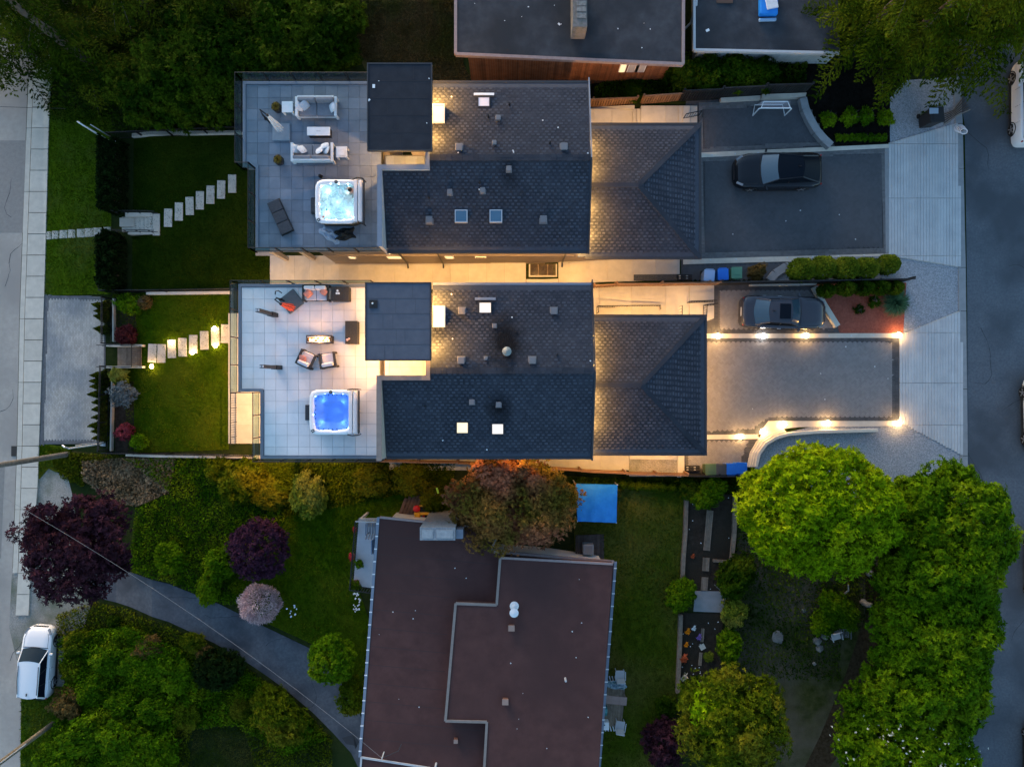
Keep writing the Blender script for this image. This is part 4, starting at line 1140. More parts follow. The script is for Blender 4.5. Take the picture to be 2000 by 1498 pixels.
# square access hatch on the south tower
p = P(729, 594, 9.56)
hm = MB().bb(p.x - .2, p.x + .2, p.y - .2, p.y + .2, 9.49, 9.56).build('roof_hatch', plast, house_s, True)
MB().ball((p.x - .03, p.y + .03, 9.6), .05, 8, 6).build('knob', white_p, hm, True)
# posts and beams under the north deck corner
for px, py in ((613, 517), (560, 505)):
    q = G(px, py)
    MB().bb(q.x - .12, q.x + .12, 7.5, 7.74, h(q.x) - .1, 6.4).build('deck_post', stucco, house_n, True)
for y in (9.5, 11.8, 14.5): MB().bb(-13.4, -13.2, y - .1, y + .1, .9, 6.4).build('deck_post', stucco, house_n, True)
for y in (-3.6, -.9, 2.0, 4.8): MB().bb(-13.3, -13.1, y - .1, y + .1, 1.0, 6.4).build('deck_post', stucco, house_s, True)
# terrace canopy frames and low wall west of the south deck
for y in (608, 762, 866): pass
# ------------------------------------------------------------------ neighbouring houses
bh = thing('brown_roof_house', 'house under a wide maroon-brown felt roof with a raised centre part', 'house', (-2, -15, 2))
ZL, ZU = 5.35, 5.95
lo = [P(x, y, ZL) for x, y in ((742, 1010), (966, 1032), (962, 1077), (1199, 1097), (1160, 1610), (700, 1560), (706, 1478))]
roof_slab(bh, lo, .22, brownroof)
up = [P(x, y, ZU) for x, y in ((977, 1089), (1197, 1101), (1163, 1600), (940, 1600), (951, 1409), (870, 1407), (890, 1178), (970, 1181))]
roof_slab(bh, up, ZU - ZL + .05, brownroof)
cx, cy = sum(p.x for p in lo) / 7, sum(p.y for p in lo) / 7
inl = [((p.x - cx) * .93 + cx, (p.y - cy) * .95 + cy) for p in lo]
MB().prism(inl, 1.0, ZL - .23).build('wall', white_p, bh, True)
for a, b, m, w in ((7, 6, trim_be, .14), (6, 5, trim_be, .14), (5, 4, trim_be, .14), (4, 3, trim_be, .14), (0, 7, trim_be, .14), (1, 0, trim_p, .12)):
    beam(bh, (up[a].x, up[a].y, ZU + .05 + .001 * a), (up[b].x, up[b].y, ZU + .05 + .001 * a), w, .10, m, 'roof_edge')
beam(bh, (lo[0].x, lo[0].y, ZL + .06), (lo[1].x, lo[1].y, ZL + .06), .12, .12, trim_p, 'roof_edge')
beam(bh, (lo[1].x, lo[1].y, ZL + .06), (lo[2].x, lo[2].y, ZL + .06), .12, .12, trim_p, 'roof_edge')
beam(bh, (lo[2].x, lo[2].y, ZL + .061), (lo[3].x, lo[3].y, ZL + .061), .14, .14, trim_p, 'roof_edge')
beam(bh, (lo[6].x, lo[6].y, ZL + .06), (lo[5].x, lo[5].y, ZL + .06), .1, .1, trim_l, 'roof_edge')
beam(bh, (lo[6].x, lo[6].y, ZL + .061), P(840, 1500, ZL + .061), .1, .1, trim_l, 'roof_edge')
def gutter_run(a, b, n, side):
    g = beam(bh, (a.x + side * .09, a.y, ZL + .03), (b.x + side * .09, b.y, ZL + .03), .15, .13, trim_b, 'gutter')
    mb = MB()
    for i in range(n):
        q = a.lerp(b, (i + .5) / n); mb.bb(q.x + side * .02, q.x + side * .18, q.y - .03, q.y + .03, ZL + .031, ZL + .05)
    mb.build('bracket', trim_w, g, True)['kind'] = 'stuff'
gutter_run(lo[0], lo[6], 19, -1)
gutter_run(lo[3], P(1164, 1540, ZL), 18, 1)
sm = MB()
for i in range(1, 13):
    t = i / 13
    a, b = lo[0].lerp(lo[6], t), P(1190 - 30 * t, 1050 + 470 * t, ZL)
    if i > 0:
        b = a.lerp(b, .33 if 2 < i < 11 else .5)
        sm.quad((a.x, a.y, ZL + .004), (b.x, b.y, ZL + .004), (b.x, b.y + .03, ZL + .004), (a.x, a.y + .03, ZL + .004))
sm.build('roof_seam', mat('seam_b', (.06, .036, .034), rough=.95), bh, True)['kind'] = 'stuff'
# chimney, vents
c0, c1 = P(820, 1030, 7.0), P(889, 1055, 7.0)
ch = MB().bb(c0.x, c1.x, c1.y, c0.y, 1.5, 7.0).build('chimney', mat('block', (.22, .225, .235), (.33, .335, .345), 9, .9, .5, 20), bh, True)
cw = MB()
cw.bb(c0.x + .12, c0.x + .7, c1.y + .12, c0.y - .12, 7.001, 7.05); cw.bb(c0.x + .9, c1.x - .12, c1.y + .12, c0.y - .12, 7.001, 7.06)
cw.build('flue', mat('mortar', (.30, .30, .30), (.38, .38, .38), 6, .95, .4, 20), ch, True)
m0, m1 = P(890.5, 1034, 6.6), P(904, 1052, 6.6)
MB().bb(m0.x, m1.x, m1.y, m0.y, 5.3, 6.6).build('flue_casing', trim_b, bh, True)
for (px, py) in ((1004, 1197), (1004.5, 1187)):
    q = P(px, py, ZU + .35)
    v = MB().lathe((q.x, q.y, ZU), [(.20, -.05), (.20, .06), (.14, .10), (.14, .26), (.24, .30), (.25, .34), (.02, .42)] if py > 1190 else [(.25, -.05), (.25, .05), (.12, .10), (.10, .2), (.02, .22)], 14).build('roof_turbine', trim_w, bh, True)
for (px, py, w) in ((999, 1224, .3), (987, 1367, .3), (891, 1443, .2)):
    q = P(px, py, ZU if px > 900 else ZL)
    v = MB().box((q.x, q.y, q.z + .14), (w, w, .30)).build('roof_vent', mat('rust', (.17, .075, .05), (.12, .06, .045), 8, .8), bh, True, bevel=.02)
    MB().box((q.x, q.y + w * .1, q.z + .31), (w * 1.15, w * 1.05, .04)).build('vent_cap', mat('rust_light', (.30, .20, .16), rough=.7), v, True)
for (px, py) in ((1104, 1324), (852, 1490)):
    q = P(px, py, ZU if px > 900 else ZL)
    MB().cyl((q.x, q.y, q.z - .05), .06, .45, 8).build('vent_pipe', trim_l, bh, True)
# white boarded bump-out below the north eave
w0 = [P(1022, 1093, 2.9), P(1158, 1093, 2.9)]
sb = MB()
n = 22; a = P(1030, 1072, 2.2); b = P(1146, 1080, 2.2)
for i in range(n):
    q, r = a.lerp(b, i / n), a.lerp(b, (i + .93) / n)
    sb.prism([(q.x, q.y), (r.x, r.y), (r.x, r.y - .06), (q.x, q.y - .06)], 2.0, ZL - .3)
sd = sb.build('siding', white_p, bh, True); sd['kind'] = 'stuff'
mid = a.lerp(b, .38); MB().box((mid.x, mid.y + .03, 3.4), (.85, .06, .7), math.atan2(b.y - a.y, b.x - a.x)).build('window', glass_d, bh, True)
# deck on the west side: white membrane, rails
Z3 = 3.9
dq = [P(x, y, Z3) for x, y in ((701, 1012), (755, 1014), (740, 1150), (690, 1143))]
dk = MB().prism([(p.x, p.y) for p in dq], Z3 - .2, Z3).build('deck', mat('deck_membrane', (.50, .51, .54), (.56, .57, .60), 1.5, .7, .1, 20, big=(.46, .48, .51), bigscale=.9), bh, True)
rb = MB()
def rail_run(a, b, n, z, hh):
    rb.tube([(a.x, a.y, z + hh), (b.x, b.y, z + hh)], .035, 6)
    rb.tube([(a.x, a.y, z + .12), (b.x, b.y, z + .12)], .02, 6)
    for i in range(n + 1):
        q = a.lerp(b, i / n); rb.tube([(q.x, q.y, z - .1), (q.x, q.y, z + hh)], .018, 4)
rail_run(dq[0], dq[1], 14, Z3, .95)
rb.build('railing', trim_l, bh, True); rb = MB()
rail_run(dq[0], dq[3], 26, Z3, .95); rail_run(dq[3], dq[2], 10, Z3, .95)
rb.build('railing', black_m, bh, True)
for q in dq[:1] + dq[3:]: MB().bb(q.x + .02, q.x + .14, q.y - .14, q.y - .02, 1.0, Z3 - .21).build('deck_post', trim_l, bh, True)

# north neighbours
nh = thing('cedar_house', 'neighbour house with flat slate-dark roof and orange cedar board wall', 'house', (3, 20, 2.6))
z = 6.2
rp = [P(x, y, z) for x, y in ((890, -230), (890, 106), (1334, 126), (1336, -230))]
roof_slab(nh, rp, .25, slateroof)
for a, b in ((0, 1), (1, 2), (2, 3)):
    beam(nh, (rp[a].x, rp[a].y, z + .06 + .001 * a), (rp[b].x, rp[b].y, z + .06 + .001 * a), .16, .26, trim_p, 'roof_edge')
wy0, wy1 = 18.05, 17.75
x0, x1 = P(921, 150, 2.4).x, P(1290, 158, 2.8).x
MB().prism([(x0, wy0), (x1, wy1), (x1, 26), (x0, 26)], 2.6, z - .26).build('wall', siding, nh, True)
fm = MB().prism([(x0 + 2, wy0 - .12), (x1, wy1 - .07), (x1, wy1 + .2), (x0 + 2, wy0 + .2)], 1.2, 2.6).build('foundation', concrete_w, nh, True)
cb = MB(); n = 84
for i in range(n):
    xa, xb = x0 + (x1 - x0) * i / n, x0 + (x1 - x0) * (i + .93) / n
    ya = wy0 + (wy1 - wy0) * i / n
    t = random.choice((.03, .045))
    cb.bb(xa, xb, ya - t, ya - .003, 2.45, z - .28)
cb.build('board', cedar_w, nh, True)['kind'] = 'stuff'
for (px, w, lit) in ((1216, .28, True), (1237, .55, False), (1250, .5, False)):
    q = P(px, 131, 4.9)
    f = MB().bb(q.x - w / 2 - .05, q.x + w / 2 + .05, wy1 - .01, wy1 + .12, 4.45, 5.45).build('window', trim_w, nh, True)
    MB().bb(q.x - w / 2, q.x + w / 2, wy1 - .03, wy1 - .011, 4.5, 5.4).build('pane', win_e if lit else mat('blind', (.45, .40, .38), rough=.8), f, True)
c0, c1 = P(1119, -40, 7.6), P(1147, 52, 7.6)
cm = MB().bb(c0.x, c1.x, c1.y, c0.y, 6.0, 7.55).build('chimney', mat('mossy', (.20, .175, .165), (.13, .125, .10), 5, .9, .5, 14), nh, True)
for i in range(7):
    y = c1.y + .45 + i * .32
    MB().bb(c0.x + .2, c1.x - .06, y, y + .27, 7.551, 7.60 + .02 * (i % 2)).build('brick', mat('mossy_brick', (.17, .15, .13), (.27, .25, .23), 7, .9, .5, 14), cm, True)
q = P(1346, 40, 4)
MB().tube([(q.x, q.y + 1.5, 5.9), (q.x, q.y, 5.6), (q.x + .1, q.y - .15, 4.0), (q.x - .25, q.y - .4, 3.6)], .06, 8).build('downpipe', trim_l, nh, True)
for i in range(14):
    pass
n2 = thing('white_board_house', 'neighbour house with dark flat roof and white board wall under conifer boughs', 'house', (15, 21, 3.2))
z = 5.6
rp = [P(x, y, z) for x, y in ((1356, -230), (1356, 98), (1640, 104), (1640, -230))]
roof_slab(n2, rp, .22, slateroof)
beam(n2, (rp[0].x, rp[0].y, z + .05), (rp[1].x, rp[1].y, z + .05), .13, .22, trim_l, 'roof_edge')
beam(n2, (rp[1].x, rp[1].y, z + .051), (rp[2].x, rp[2].y, z + .051), .13, .22, trim_l, 'roof_edge')
MB().bb(rp[1].x + .35, rp[2].x, rp[2].y + .36, 26, 3.0, z - .23).build('wall', siding, n2, True)
wb = MB(); xx = rp[1].x + .35
while xx < rp[2].x:
    wb.bb(xx, xx + .21, rp[2].y + .30, rp[2].y + .355, 3.2, z - .24); xx += .225
wb.build('board', mat('white_board', (.42, .40, .38), (.48, .46, .44), 4, .8, isl=.08), n2, True)['kind'] = 'stuff'
a, b = P(1484, -10, 6.0), P(1522, 38, 6.0)
tb = thing('tarp_bundle', 'crumpled blue and white tarpaulin lying on the dark roof by the conifers', 'tarpaulin', ((a.x + b.x) / 2, (a.y + b.y) / 2, 5.6))
tw_ = (b.x - a.x)
MB().box((0, .3, .18), (tw_ * .95, 1.35, .36)).build('fold', tarp_m, tb, bevel=.08)
MB().box((.1, .35, .39), (tw_ * .6, .9, .08), .2).build('fold', white_f, tb, bevel=.03)
MB().box((.0, -.55, .08), (tw_ * .9, .16, .16), .03).build('fold', mat('pale_tarp', (.25, .40, .58), rough=.5), tb, bevel=.04)
q = P(1418, 2, 5.7)
MB().bb(q.x - .5, q.x + .4, q.y - .1, q.y + .5, 5.601, 5.66).build('roof_patch', mat('patch_brown', (.10, .06, .045), rough=.9), n2, True)

# ------------------------------------------------------------------ fences, one board after the other
def board_fence(label, runs, m, hh, bw=.145, post_m=None, name='board_fence', group=None, lean=0.0):
    """runs: (x0, y0, x1, y1 in photo pixels at the foot, foot height or None)"""
    a = G(runs[0][0], runs[0][1])
    r = thing(name, label, 'fence', a, 0, group)
    me = MB().box((0, 0, hh / 2), (bw * .78, .022, hh)).mesh('board', m)
    for k, (px0, py0, px1, py1, z) in enumerate(runs):
        p, q = (G(px0, py0), G(px1, py1)) if z is None else (P(px0, py0, z), P(px1, py1, z))
        L = (q - p).length; n = max(1, int(L / bw)); ang = math.atan2(q.y - p.y, q.x - p.x)
        for i in range(n):
            c = p.lerp(q, (i + .5) / n)
            o = link('board', me, r, True); o.location = c + Vector((0, 0, .05)); o.rotation_euler = (0, 0, ang)
            o.scale = (1, 1, random.uniform(.985, 1.0))
        for j in range(2):
            zz = .3 + j * (hh - .6)
            nb = Vector((math.sin(ang), -math.cos(ang), 0)) * -.035
            beam(r, p + nb + Vector((0, 0, zz + .08)), q + nb + Vector((0, 0, zz + .08)), .04, .08, post_m or m, 'rail')
        np_ = max(1, round(L / 2.2))
        for j in range(np_ + 1):
            c = p.lerp(q, j / np_); nb = Vector((math.sin(ang), -math.cos(ang), 0)) * -.10
            MB().box((c.x + nb.x, c.y + nb.y, c.z + hh / 2), (.09, .09, hh + .1)).build('post', post_m or m, r, True)
        d = Vector((0, 0, hh + .09)); beam(r, p + d, q + d, .07, .035, post_m or m, 'cap_rail')
    return r
board_fence('brown board fence stepping up along the lit walk north of the garage', [(1090, 216, 1154, 214, 2.7), (1155, 214, 1238, 211, 2.7), (1250, 208, 1324, 203, 3.1)], fence_b, 1.45)
board_fence('black board fence behind the hockey court and under the conifers', [(1326, 199, 1398, 196, 3.6), (1400, 194, 1480, 190, 3.6), (1482, 188, 1568, 186, 3.6)], fence_k, 1.5)
board_fence('orange-lit board fence between the two house courtyards', [(1157, 563, 1198, 561, 2.9), (1200, 560, 1286, 560, 3.2), (1287, 559, 1376, 558, 3.5), (1377, 558, 1398, 557.5, 3.6)], fence_b, 1.15)
board_fence('black board fence running out between the two driveways to the gravel', [(1399, 557.5, 1480, 556, 3.62), (1481, 556, 1560, 555, 3.62), (1561, 555, 1660, 553, 3.62), (1661, 553, 1763, 551, 3.62)], fence_k, 1.25)
board_fence('long brown board fence along the lit side walk south of the pale deck house', [(742, 897, 820, 899, None), (821, 899, 895, 900, None), (896, 901, 1000, 905, None), (1001, 906, 1130, 915, None), (1131, 916, 1216, 920, None), (1217, 921, 1335, 924, None)], fence_b, 1.1)
board_fence('dark board fence behind the row of four bins', [(1336, 925, 1395, 926, None), (1396, 926, 1452, 926, None)], fence_k, 1.0)
# kerbs of concrete under the fences
for q in ([(1155, 213), (1238, 209), (1238, 216), (1155, 220)], ): band('fence_kerb', concrete_w, q, .0, .25)
for nm, q, hh in (('fence_kerb', [(1405, 195.5), (1482, 191), (1482, 198), (1405, 202)], .3), ('fence_kerb', [(1484, 190), (1570, 187), (1568, 195), (1484, 197)], .4),
               ('fence_kerb', [(1462, 554), (1560, 553), (1560, 559), (1462, 560)], .25), ('fence_kerb', [(1561, 552.5), (1592, 552), (1590, 558), (1561, 558.5)], .3)):
    band(nm, concrete, q, .0, hh)
def metal_fence(label, pts, hh=1.15, kerb=True, z=None, pk=.115, kz=.0):
    a = G(*pts[0]); r = thing('metal_fence', label, 'fence', a)
    mb, pm = MB(), MB()
    for p0, p1 in zip(pts, pts[1:]):
        p, q = G(*p0), G(*p1); L = (q - p).length
        p.z += kz; q.z += kz
        n = max(1, round(L / 1.9))
        for i in range(n):
            c, d = p.lerp(q, i / n), p.lerp(q, (i + 1) / n)
            for zz in (.14, hh - .12): mb.tube([c + Vector((0, 0, zz)), d + Vector((0, 0, zz))], .022, 5)
            MB().box((c.x, c.y, c.z + hh / 2), (.07, .07, hh + .05)).build('post', black_m, r, True)
        MB().box((q.x, q.y, q.z + hh / 2), (.07, .07, hh + .05)).build('post', black_m, r, True)
        mb.tube([p + Vector((0, 0, hh)), q + Vector((0, 0, hh))], .026, 5)
        for i in range(int(L / pk)):
            c = p.lerp(q, (i + .5) * pk / L)
            pm.bb(c.x - .009, c.x + .009, c.y - .009, c.y + .009, c.z + .12, c.z + hh)
    mb.build('rail', black_m, r, True)
    pm.build('picket', black_m, r, True)['kind'] = 'stuff'
    return r
metal_fence('black metal fence on a concrete wall between dark lawn and wooded slope', [(228, 272), (340, 267), (478, 261)], 1.2)
metal_fence('black metal fence dividing the two garden lawns', [(212, 571), (330, 571), (470, 568)], 1.1)
metal_fence('black metal fence beside the north lawn above the dark cedar hedge', [(228, 300), (224, 412)], 1.1)
metal_fence('black metal fence south of the north garden stair', [(219, 458), (214, 567)], 1.2)
metal_fence('black metal fence beside the paved pad north of the wooden ramp', [(219, 584), (219, 672)], 1.2)
metal_fence('black metal fence beside the paved pad behind little cedars', [(216, 716), (212, 878)], 1.2)
metal_fence('black metal fence along the south edge of the lamp-lit lawn', [(216, 882), (340, 885), (500, 888)], 1.0)
for nm, q in (('garden_wall', [(262, 264), (482, 258), (482, 264), (262, 271)]), ('garden_wall', [(290, 572), (452, 570), (452, 575), (290, 577)]), ('garden_wall', [(250, 884), (512, 889), (512, 895), (250, 890)]),
              ('garden_wall', [(224, 584), (227, 584), (227, 668), (224, 668)]), ('garden_wall', [(222, 716), (225, 716), (222, 880), (219, 880)])):
    band(nm, concrete, q, .0, .28)

# ------------------------------------------------------------------ garden stairs and railings
gs = thing('garden_stair', 'grey concrete garden stair with black handrails beside the north lawn', 'stair', G(270, 438))
xt = [312, 298, 290, 282, 274, 266, 258, 250, 238]
for i, (a, b) in enumerate(zip(xt, xt[1:])):
    z = h(P(a, 440, 1.0).x) + .05 + .02 * (i == 0)
    p, q = P(b, 418 if i == 0 else 424, z), P(a, 460 if i == 0 else 453, z)
    MB().bb(p.x, q.x - .004, q.y, p.y, z - .6, z).build('tread', concrete, gs, True)
p, q = P(229, 415, 1.2), P(298, 423.5, 1.2)
MB().bb(p.x + .5, q.x, q.y, p.y, 0, 1.22).build('side_wall', concrete, gs, True)
MB().bb(p.x, p.x + .9, q.y - .55, q.y - .01, 0, .95).build('side_wall', concrete, gs, True)
p, q = P(250, 453.5, 1.2), P(298, 458, 1.2)
MB().bb(p.x, q.x, q.y, p.y, 0, 1.22).build('side_wall', concrete, gs, True)
for y in (418, 455):
    hb = MB(); a, b = P(232, y, .9), P(300, y, 1.2)
    for zz in (.9, .45): hb.tube([a + Vector((0, 0, zz)), b + Vector((0, 0, zz - .1)), b + Vector((.35, 0, zz - .25))], .025, 6)
    for t in (0, .33, .66, 1): c = a.lerp(b, t); hb.tube([c, c + Vector((0, 0, .9 - .1 * t))], .02, 5)
    hb.build('handrail', black_m, gs, True)
ws = thing('garden_ramp', 'weathered grey plank ramp with metal gate at the paved pad', 'ramp', G(255, 697))
a, b = G(232, 697), G(278, 697)
n = 11
for i in range(n):
    c = a.lerp(b, (i + .5) / n)
    MB().box((c.x, c.y, h(c.x) + .10), ((b.x - a.x) / n - .012, 1.15, .06)).build('plank', wood_g, ws, True)
for dy in (.66, -.66): MB().box(((a.x + b.x) / 2, a.y + dy, 1.0), (b.x - a.x + .5, .12, .9)).build('side_wall', concrete, ws, True)
for dy in (.66, -.66):
    hb = MB()
    for zz in (1.6, 2.2): hb.tube([(a.x - .6, a.y + dy, zz - .35), (b.x, b.y + dy, zz)], .025, 6)
    for t in (0, .5, 1): hb.tube([(a.x + (b.x - a.x) * t, a.y + dy, .5), (a.x + (b.x - a.x) * t, a.y + dy, 1.9 + .3 * t)], .022, 5)
    hb.build('handrail', black_m, ws, True)
gt = MB()
gx = b.x + .12
for zz in (1.45, 2.45): gt.tube([(gx, b.y - .68, zz), (gx, b.y + .68, zz)], .025, 6)
for i in range(11): gt.tube([(gx, b.y - .66 + i * .132, 1.3), (gx, b.y - .66 + i * .132, 2.45)], .016, 5)
gt.build('gate', black_m, ws, True)
# court railings round the sunken stair of the south house
def guard_rail(label, pts, z, hh, n, name='guard_rail'):
    q = [P(x, y, z) for x, y in pts]
    r = thing(name, label, 'railing', q[0])
    mb = MB(); mb.tube([p + Vector((0, 0, hh)) for p in q], .03, 6); mb.tube([p + Vector((0, 0, .12)) for p in q], .02, 6)
    mb.build('rail', black_m, r, True)
    for a, b in zip(q, q[1:]):
        k = max(2, int((b - a).length / .14)); pk = MB()
        for i in range(k + 1):
            c = a.lerp(b, i / k); pk.tube([c, c + Vector((0, 0, hh))], .012 if i % 6 else .025, 4)
        pk.build('picket', black_m, r, True)['kind'] = 'stuff'
    return r
guard_rail('black railing round the sunken stair in the glowing courtyard', [(1165, 613), (1165, 601), (1284, 600), (1284, 607)], 3.0, .95, 9)
guard_rail('short black railing east of the sunken stair beside the wide landing', [(1325, 617), (1325, 600)], 3.45, .95, 4)
guard_rail('black railing on the steps beside the car bay', [(1342, 592), (1392, 590)], 3.6, .9, 4)
guard_rail('black railing at the garage corner beside the car bay', [(1372, 622), (1373, 598), (1394, 596)], 3.6, .9, 5)
guard_rail('black handrail at the top of the lit north walk', [(1334, 233), (1364, 227), (1364, 240)], 3.7, .8, 3)
guard_rail('low dark railing on the glowing lower terrace of the south house', [(462, 768), (462, 866)], 1.42, .95, 4)
st = thing('sunken_stair', 'brown stair going down inside the railing of the glowing courtyard', 'stair', P(1230, 612, 2.8))
for i in range(8):
    a, b = P(1200 + i * 10, 608, 3.0), P(1209 + i * 10, 619, 3.0)
    MB().bb(a.x, b.x, b.y - .2, a.y, 2.95, 3.08 + .03 * i).build('tread', wood_g, st, True)
a, b = P(1172, 606, 3.1), P(1284, 606, 3.1)

# low curved walls
def wall_along(name, label, pts, w, z0, z1, m, cat='wall'):
    r = thing(name, label, cat, P(*pts[0], z0))
    q = [P(x, y, z1) for x, y in pts]
    for i, (a, b) in enumerate(zip(q, q[1:])):
        d = (b - a); d.z = 0; n = Vector((-d.y, d.x, 0)).normalized() * w / 2
        MB().prism([(a - n)[:2], (b - n)[:2], (b + n)[:2], (a + n)[:2]], z0, z1 - .0005 * (i % 2)).build('wall_block', m, r, True)
    return r
wall_along('retaining_wall', 'curved grey concrete wall ending the hockey court beside the dark bed', [(1569, 191), (1574, 212), (1584, 234), (1597, 256), (1611, 272), (1624, 284)], .42, 3.5, 4.05, concrete_d)
wall_along('retaining_wall', 'straight pale concrete wall between the grey saloon and red mulch bed', [(1592, 560), (1612, 597), (1637, 637)], .30, 3.5, 3.95, concrete)
wall_along('retaining_wall', 'curved concrete edging round the row of clipped cedars', [(1740, 507), (1640, 510), (1570, 513), (1537, 520), (1515, 534), (1504, 548)], .45, 3.5, 3.85, concrete_d)
for k, r in enumerate((0, 5, 10, 15)):
    pts = [(1462 + r, 912), (1468 + r, 885 + r * .1), (1482 + r, 861 + r * .4), (1502 + r, 846 + r * .6), (1530 + r * .6, 837 + r * .75)] + ([(1600, 836 + r * .5), (1715, 833 + r * .5)] if k == 3 else [])
    wall_along('curved_step', ('lowest', 'second', 'third', 'topmost')[k] + ' of the curved pale stone steps under the lime tree', pts, .17, 3.5, 3.72 + .09 * k, concrete, 'step')
# stepping slabs
wl = [(92, 101), (103, 115), (117.5, 131.5), (134, 147.5), (151.5, 165.5), (167, 182), (184, 199), (202, 217)]
ORD = ['first', 'second', 'third', 'fourth', 'fifth', 'sixth', 'seventh', 'eighth', 'ninth', 'tenth']
for i, (a, b) in enumerate(wl):
    y = 468 - i * 1.0
    p, q = G(a, y - 15 - i * .25), G(b, y)
    o = MB().bb(-(q.x - p.x) / 2, (q.x - p.x) / 2, -(p.y - q.y) / 2, (p.y - q.y) / 2, -.1, .05).build('stepping_stone', concrete, bevel=.012)
    c = (p + q) / 2; o.location = (c.x, c.y, h(c.x) + .012)
    tag(o, f'{ORD[i]} pale square slab from the street crossing the grass verge', 'stepping stone', 'slabs across the verge')
for i, (x, y) in enumerate(((329, 426), (350, 414), (371, 403), (391, 392), (411.5, 381), (432.5, 371), (454, 359.5))):
    p = G(x, y)
    o = MB().bb(-.25, .25, -.56, .56, -.1, .05).build('stepping_stone', concrete, bevel=.015)
    o.location = (p.x, p.y, h(p.x) + .012); o.rotation_euler = (0, 0, R(random.uniform(-1.5, 1.5)))
    tag(o, f'{ORD[i]} long pale slab from the concrete stair across the dark lawn', 'stepping stone', 'slabs across the north lawn')
for i, (x, y) in enumerate(((298, 690), (316, 690.5), (336, 681.5), (357, 678.5), (378, 672.5), (399.5, 665), (421, 657.5), (440.5, 652))):
    p = G(x, y)
    o = MB().bb(-.26, .26, -.57, .57, -.1, .05).build('stepping_stone', concrete_w, bevel=.015)
    o.location = (p.x, p.y, h(p.x) + .012); o.rotation_euler = (0, 0, R(random.uniform(-2, 2)))
    tag(o, f'{ORD[i]} long slab from the wooden ramp across the lamp-lit lawn', 'stepping stone', 'slabs across the south lawn')

# ------------------------------------------------------------------ lamps standing outside
def curb_lamp(px, py, label, w, group, em=None, z=None):
    p = G(px, py)
    t = thing('ground_lamp', label, 'lamp', p, 0, group)
    MB().lathe((0, 0, 0), [(.05, -.05), (.05, .16), (.09, .17), (.09, .19), (.02, .21)], 10).build('lamp_housing', black_m, t)
    MB().ball((0, 0, .25), .15 if group.endswith('driveway') else .125, 12, 7, sq=(1, 1, .5)).build('bulb_glass', em or lamp_e, t)
    bulb((p.x, p.y, p.z + .40), w * (.75 if p.x > 0 else .34), t, r=.05)
    return t
for i, (x, y, w, lb) in enumerate(((1400, 657, 14, 'lit lamp on the upper kerb nearest the garage'), (1488, 657, 5, 'whitish lamp on the upper kerb beside the grey saloon'), (1571, 656, 14, 'lit lamp on the upper kerb beside the saloon bonnet'),
        (1751, 655, 11, 'lit lamp at the street end of the upper kerb'), (1444, 852, 14, 'lit lamp on the lower kerb left of the curved steps'), (1487, 842, 12, 'lit lamp at the foot of the curved steps'),
        (1527, 828, 12, 'lit lamp where the lower kerb bends above the curved steps'), (1613, 826, 12, 'lit lamp halfway along the lower kerb'), (1751, 826, 13, 'lit lamp at the street end of the lower kerb'))):
    curb_lamp(x, y, lb, w, 'lamps along the south driveway', lamp_w if i == 1 else None)
for x, y, w, lb in ((300, 716, 14, 'lit path lamp at the foot of the wooden ramp'), (338, 669, 9, 'lit path lamp above the third lawn slab'), (379, 689, 9, 'lit path lamp below the fifth lawn slab'),
                (422, 642, 9, 'lit path lamp above the seventh lawn slab'), (424, 676, 8, 'lit path lamp below the seventh lawn slab')):
    curb_lamp(x, y, lb, w, 'lamps along the lawn path')
stud = MB().lathe((0, 0, 0), [(.045, -.03), (.045, .02), (.03, .032), (.004, .035)], 8).mesh('kerb_stud', mat('stud', (.75, .78, .8), rough=.2, metal=.3))
NUM = ['first', 'second', 'third', 'fourth', 'fifth', 'sixth', 'seventh', 'eighth']
for (x0, y0, x1, y1, n, lb) in ((1390, 304, 1480, 299.5, 3, 'upper kerb of the north driveway'), (1387, 508.5, 1736, 497.5, 8, 'lower kerb of the north driveway'), (1444, 656.5, 1705, 656, 7, 'upper kerb of the south driveway')):
    for k in range(n):
        p = G(x0 + (x1 - x0) * k / (n - 1), y0 + (y1 - y0) * k / (n - 1))
        o = link('kerb_stud', stud); o.location = (p.x, p.y, h(p.x) + .062)
        tag(o, NUM[k] + ' unlit round light from the garage in the ' + lb, 'kerb light', 'studs in the ' + lb)

# poles and wires
def ray_top(px, py, base_px):
    """top height of an upright post whose foot is at base_px and whose top shows at (px, py)"""
    b = G(*base_px); rb_ = math.hypot(base_px[0] - 1000, base_px[1] - 749); rt = math.hypot(px - 1000, py - 749)
    return b, H - (H - b.z) * rb_ / rt
b, _ = ray_top(0, 0, (133, 887))
up1 = thing('utility_pole', 'weathered wooden utility pole leaning past the paved pad', 'pole', b)
MB().tube([(0, 0, -.3), (0, 0, 11)], .17, 12, r2=.13).build('shaft', wood_pole, up1)
MB().box((0, .3, 9.6), (.12, 2.2, .12)).build('cross_arm', wood_pole, up1)
b2, _ = ray_top(0, 0, (108, 1409))
up2 = thing('utility_pole', 'brown wooden utility pole rising from the brush below the white car', 'pole', b2)
MB().tube([(0, 0, -.3), (0, 0, 11)], .15, 12, r2=.12).build('shaft', mat('pole_brown', (.12, .10, .07), (.17, .145, .10), 5, .85, .3, 30), up2)
MB().tube([(.2, .12, 3.0), (.2, .12, 7.5)], .03, 6).build('conduit', trim_l, up2)
def cable(label, a, c, sag, r, m):
    a, c = Vector(a), Vector(c); n = 24
    pts = [a.lerp(c, i / n) + Vector((0, 0, -sag * 4 * (i / n) * (1 - i / n))) for i in range(n + 1)]
    o = MB().tube(pts, r, 5).build('power_cable', m); tag(o, label, 'cable'); return o
pc = P(746, 1480, 6.0)
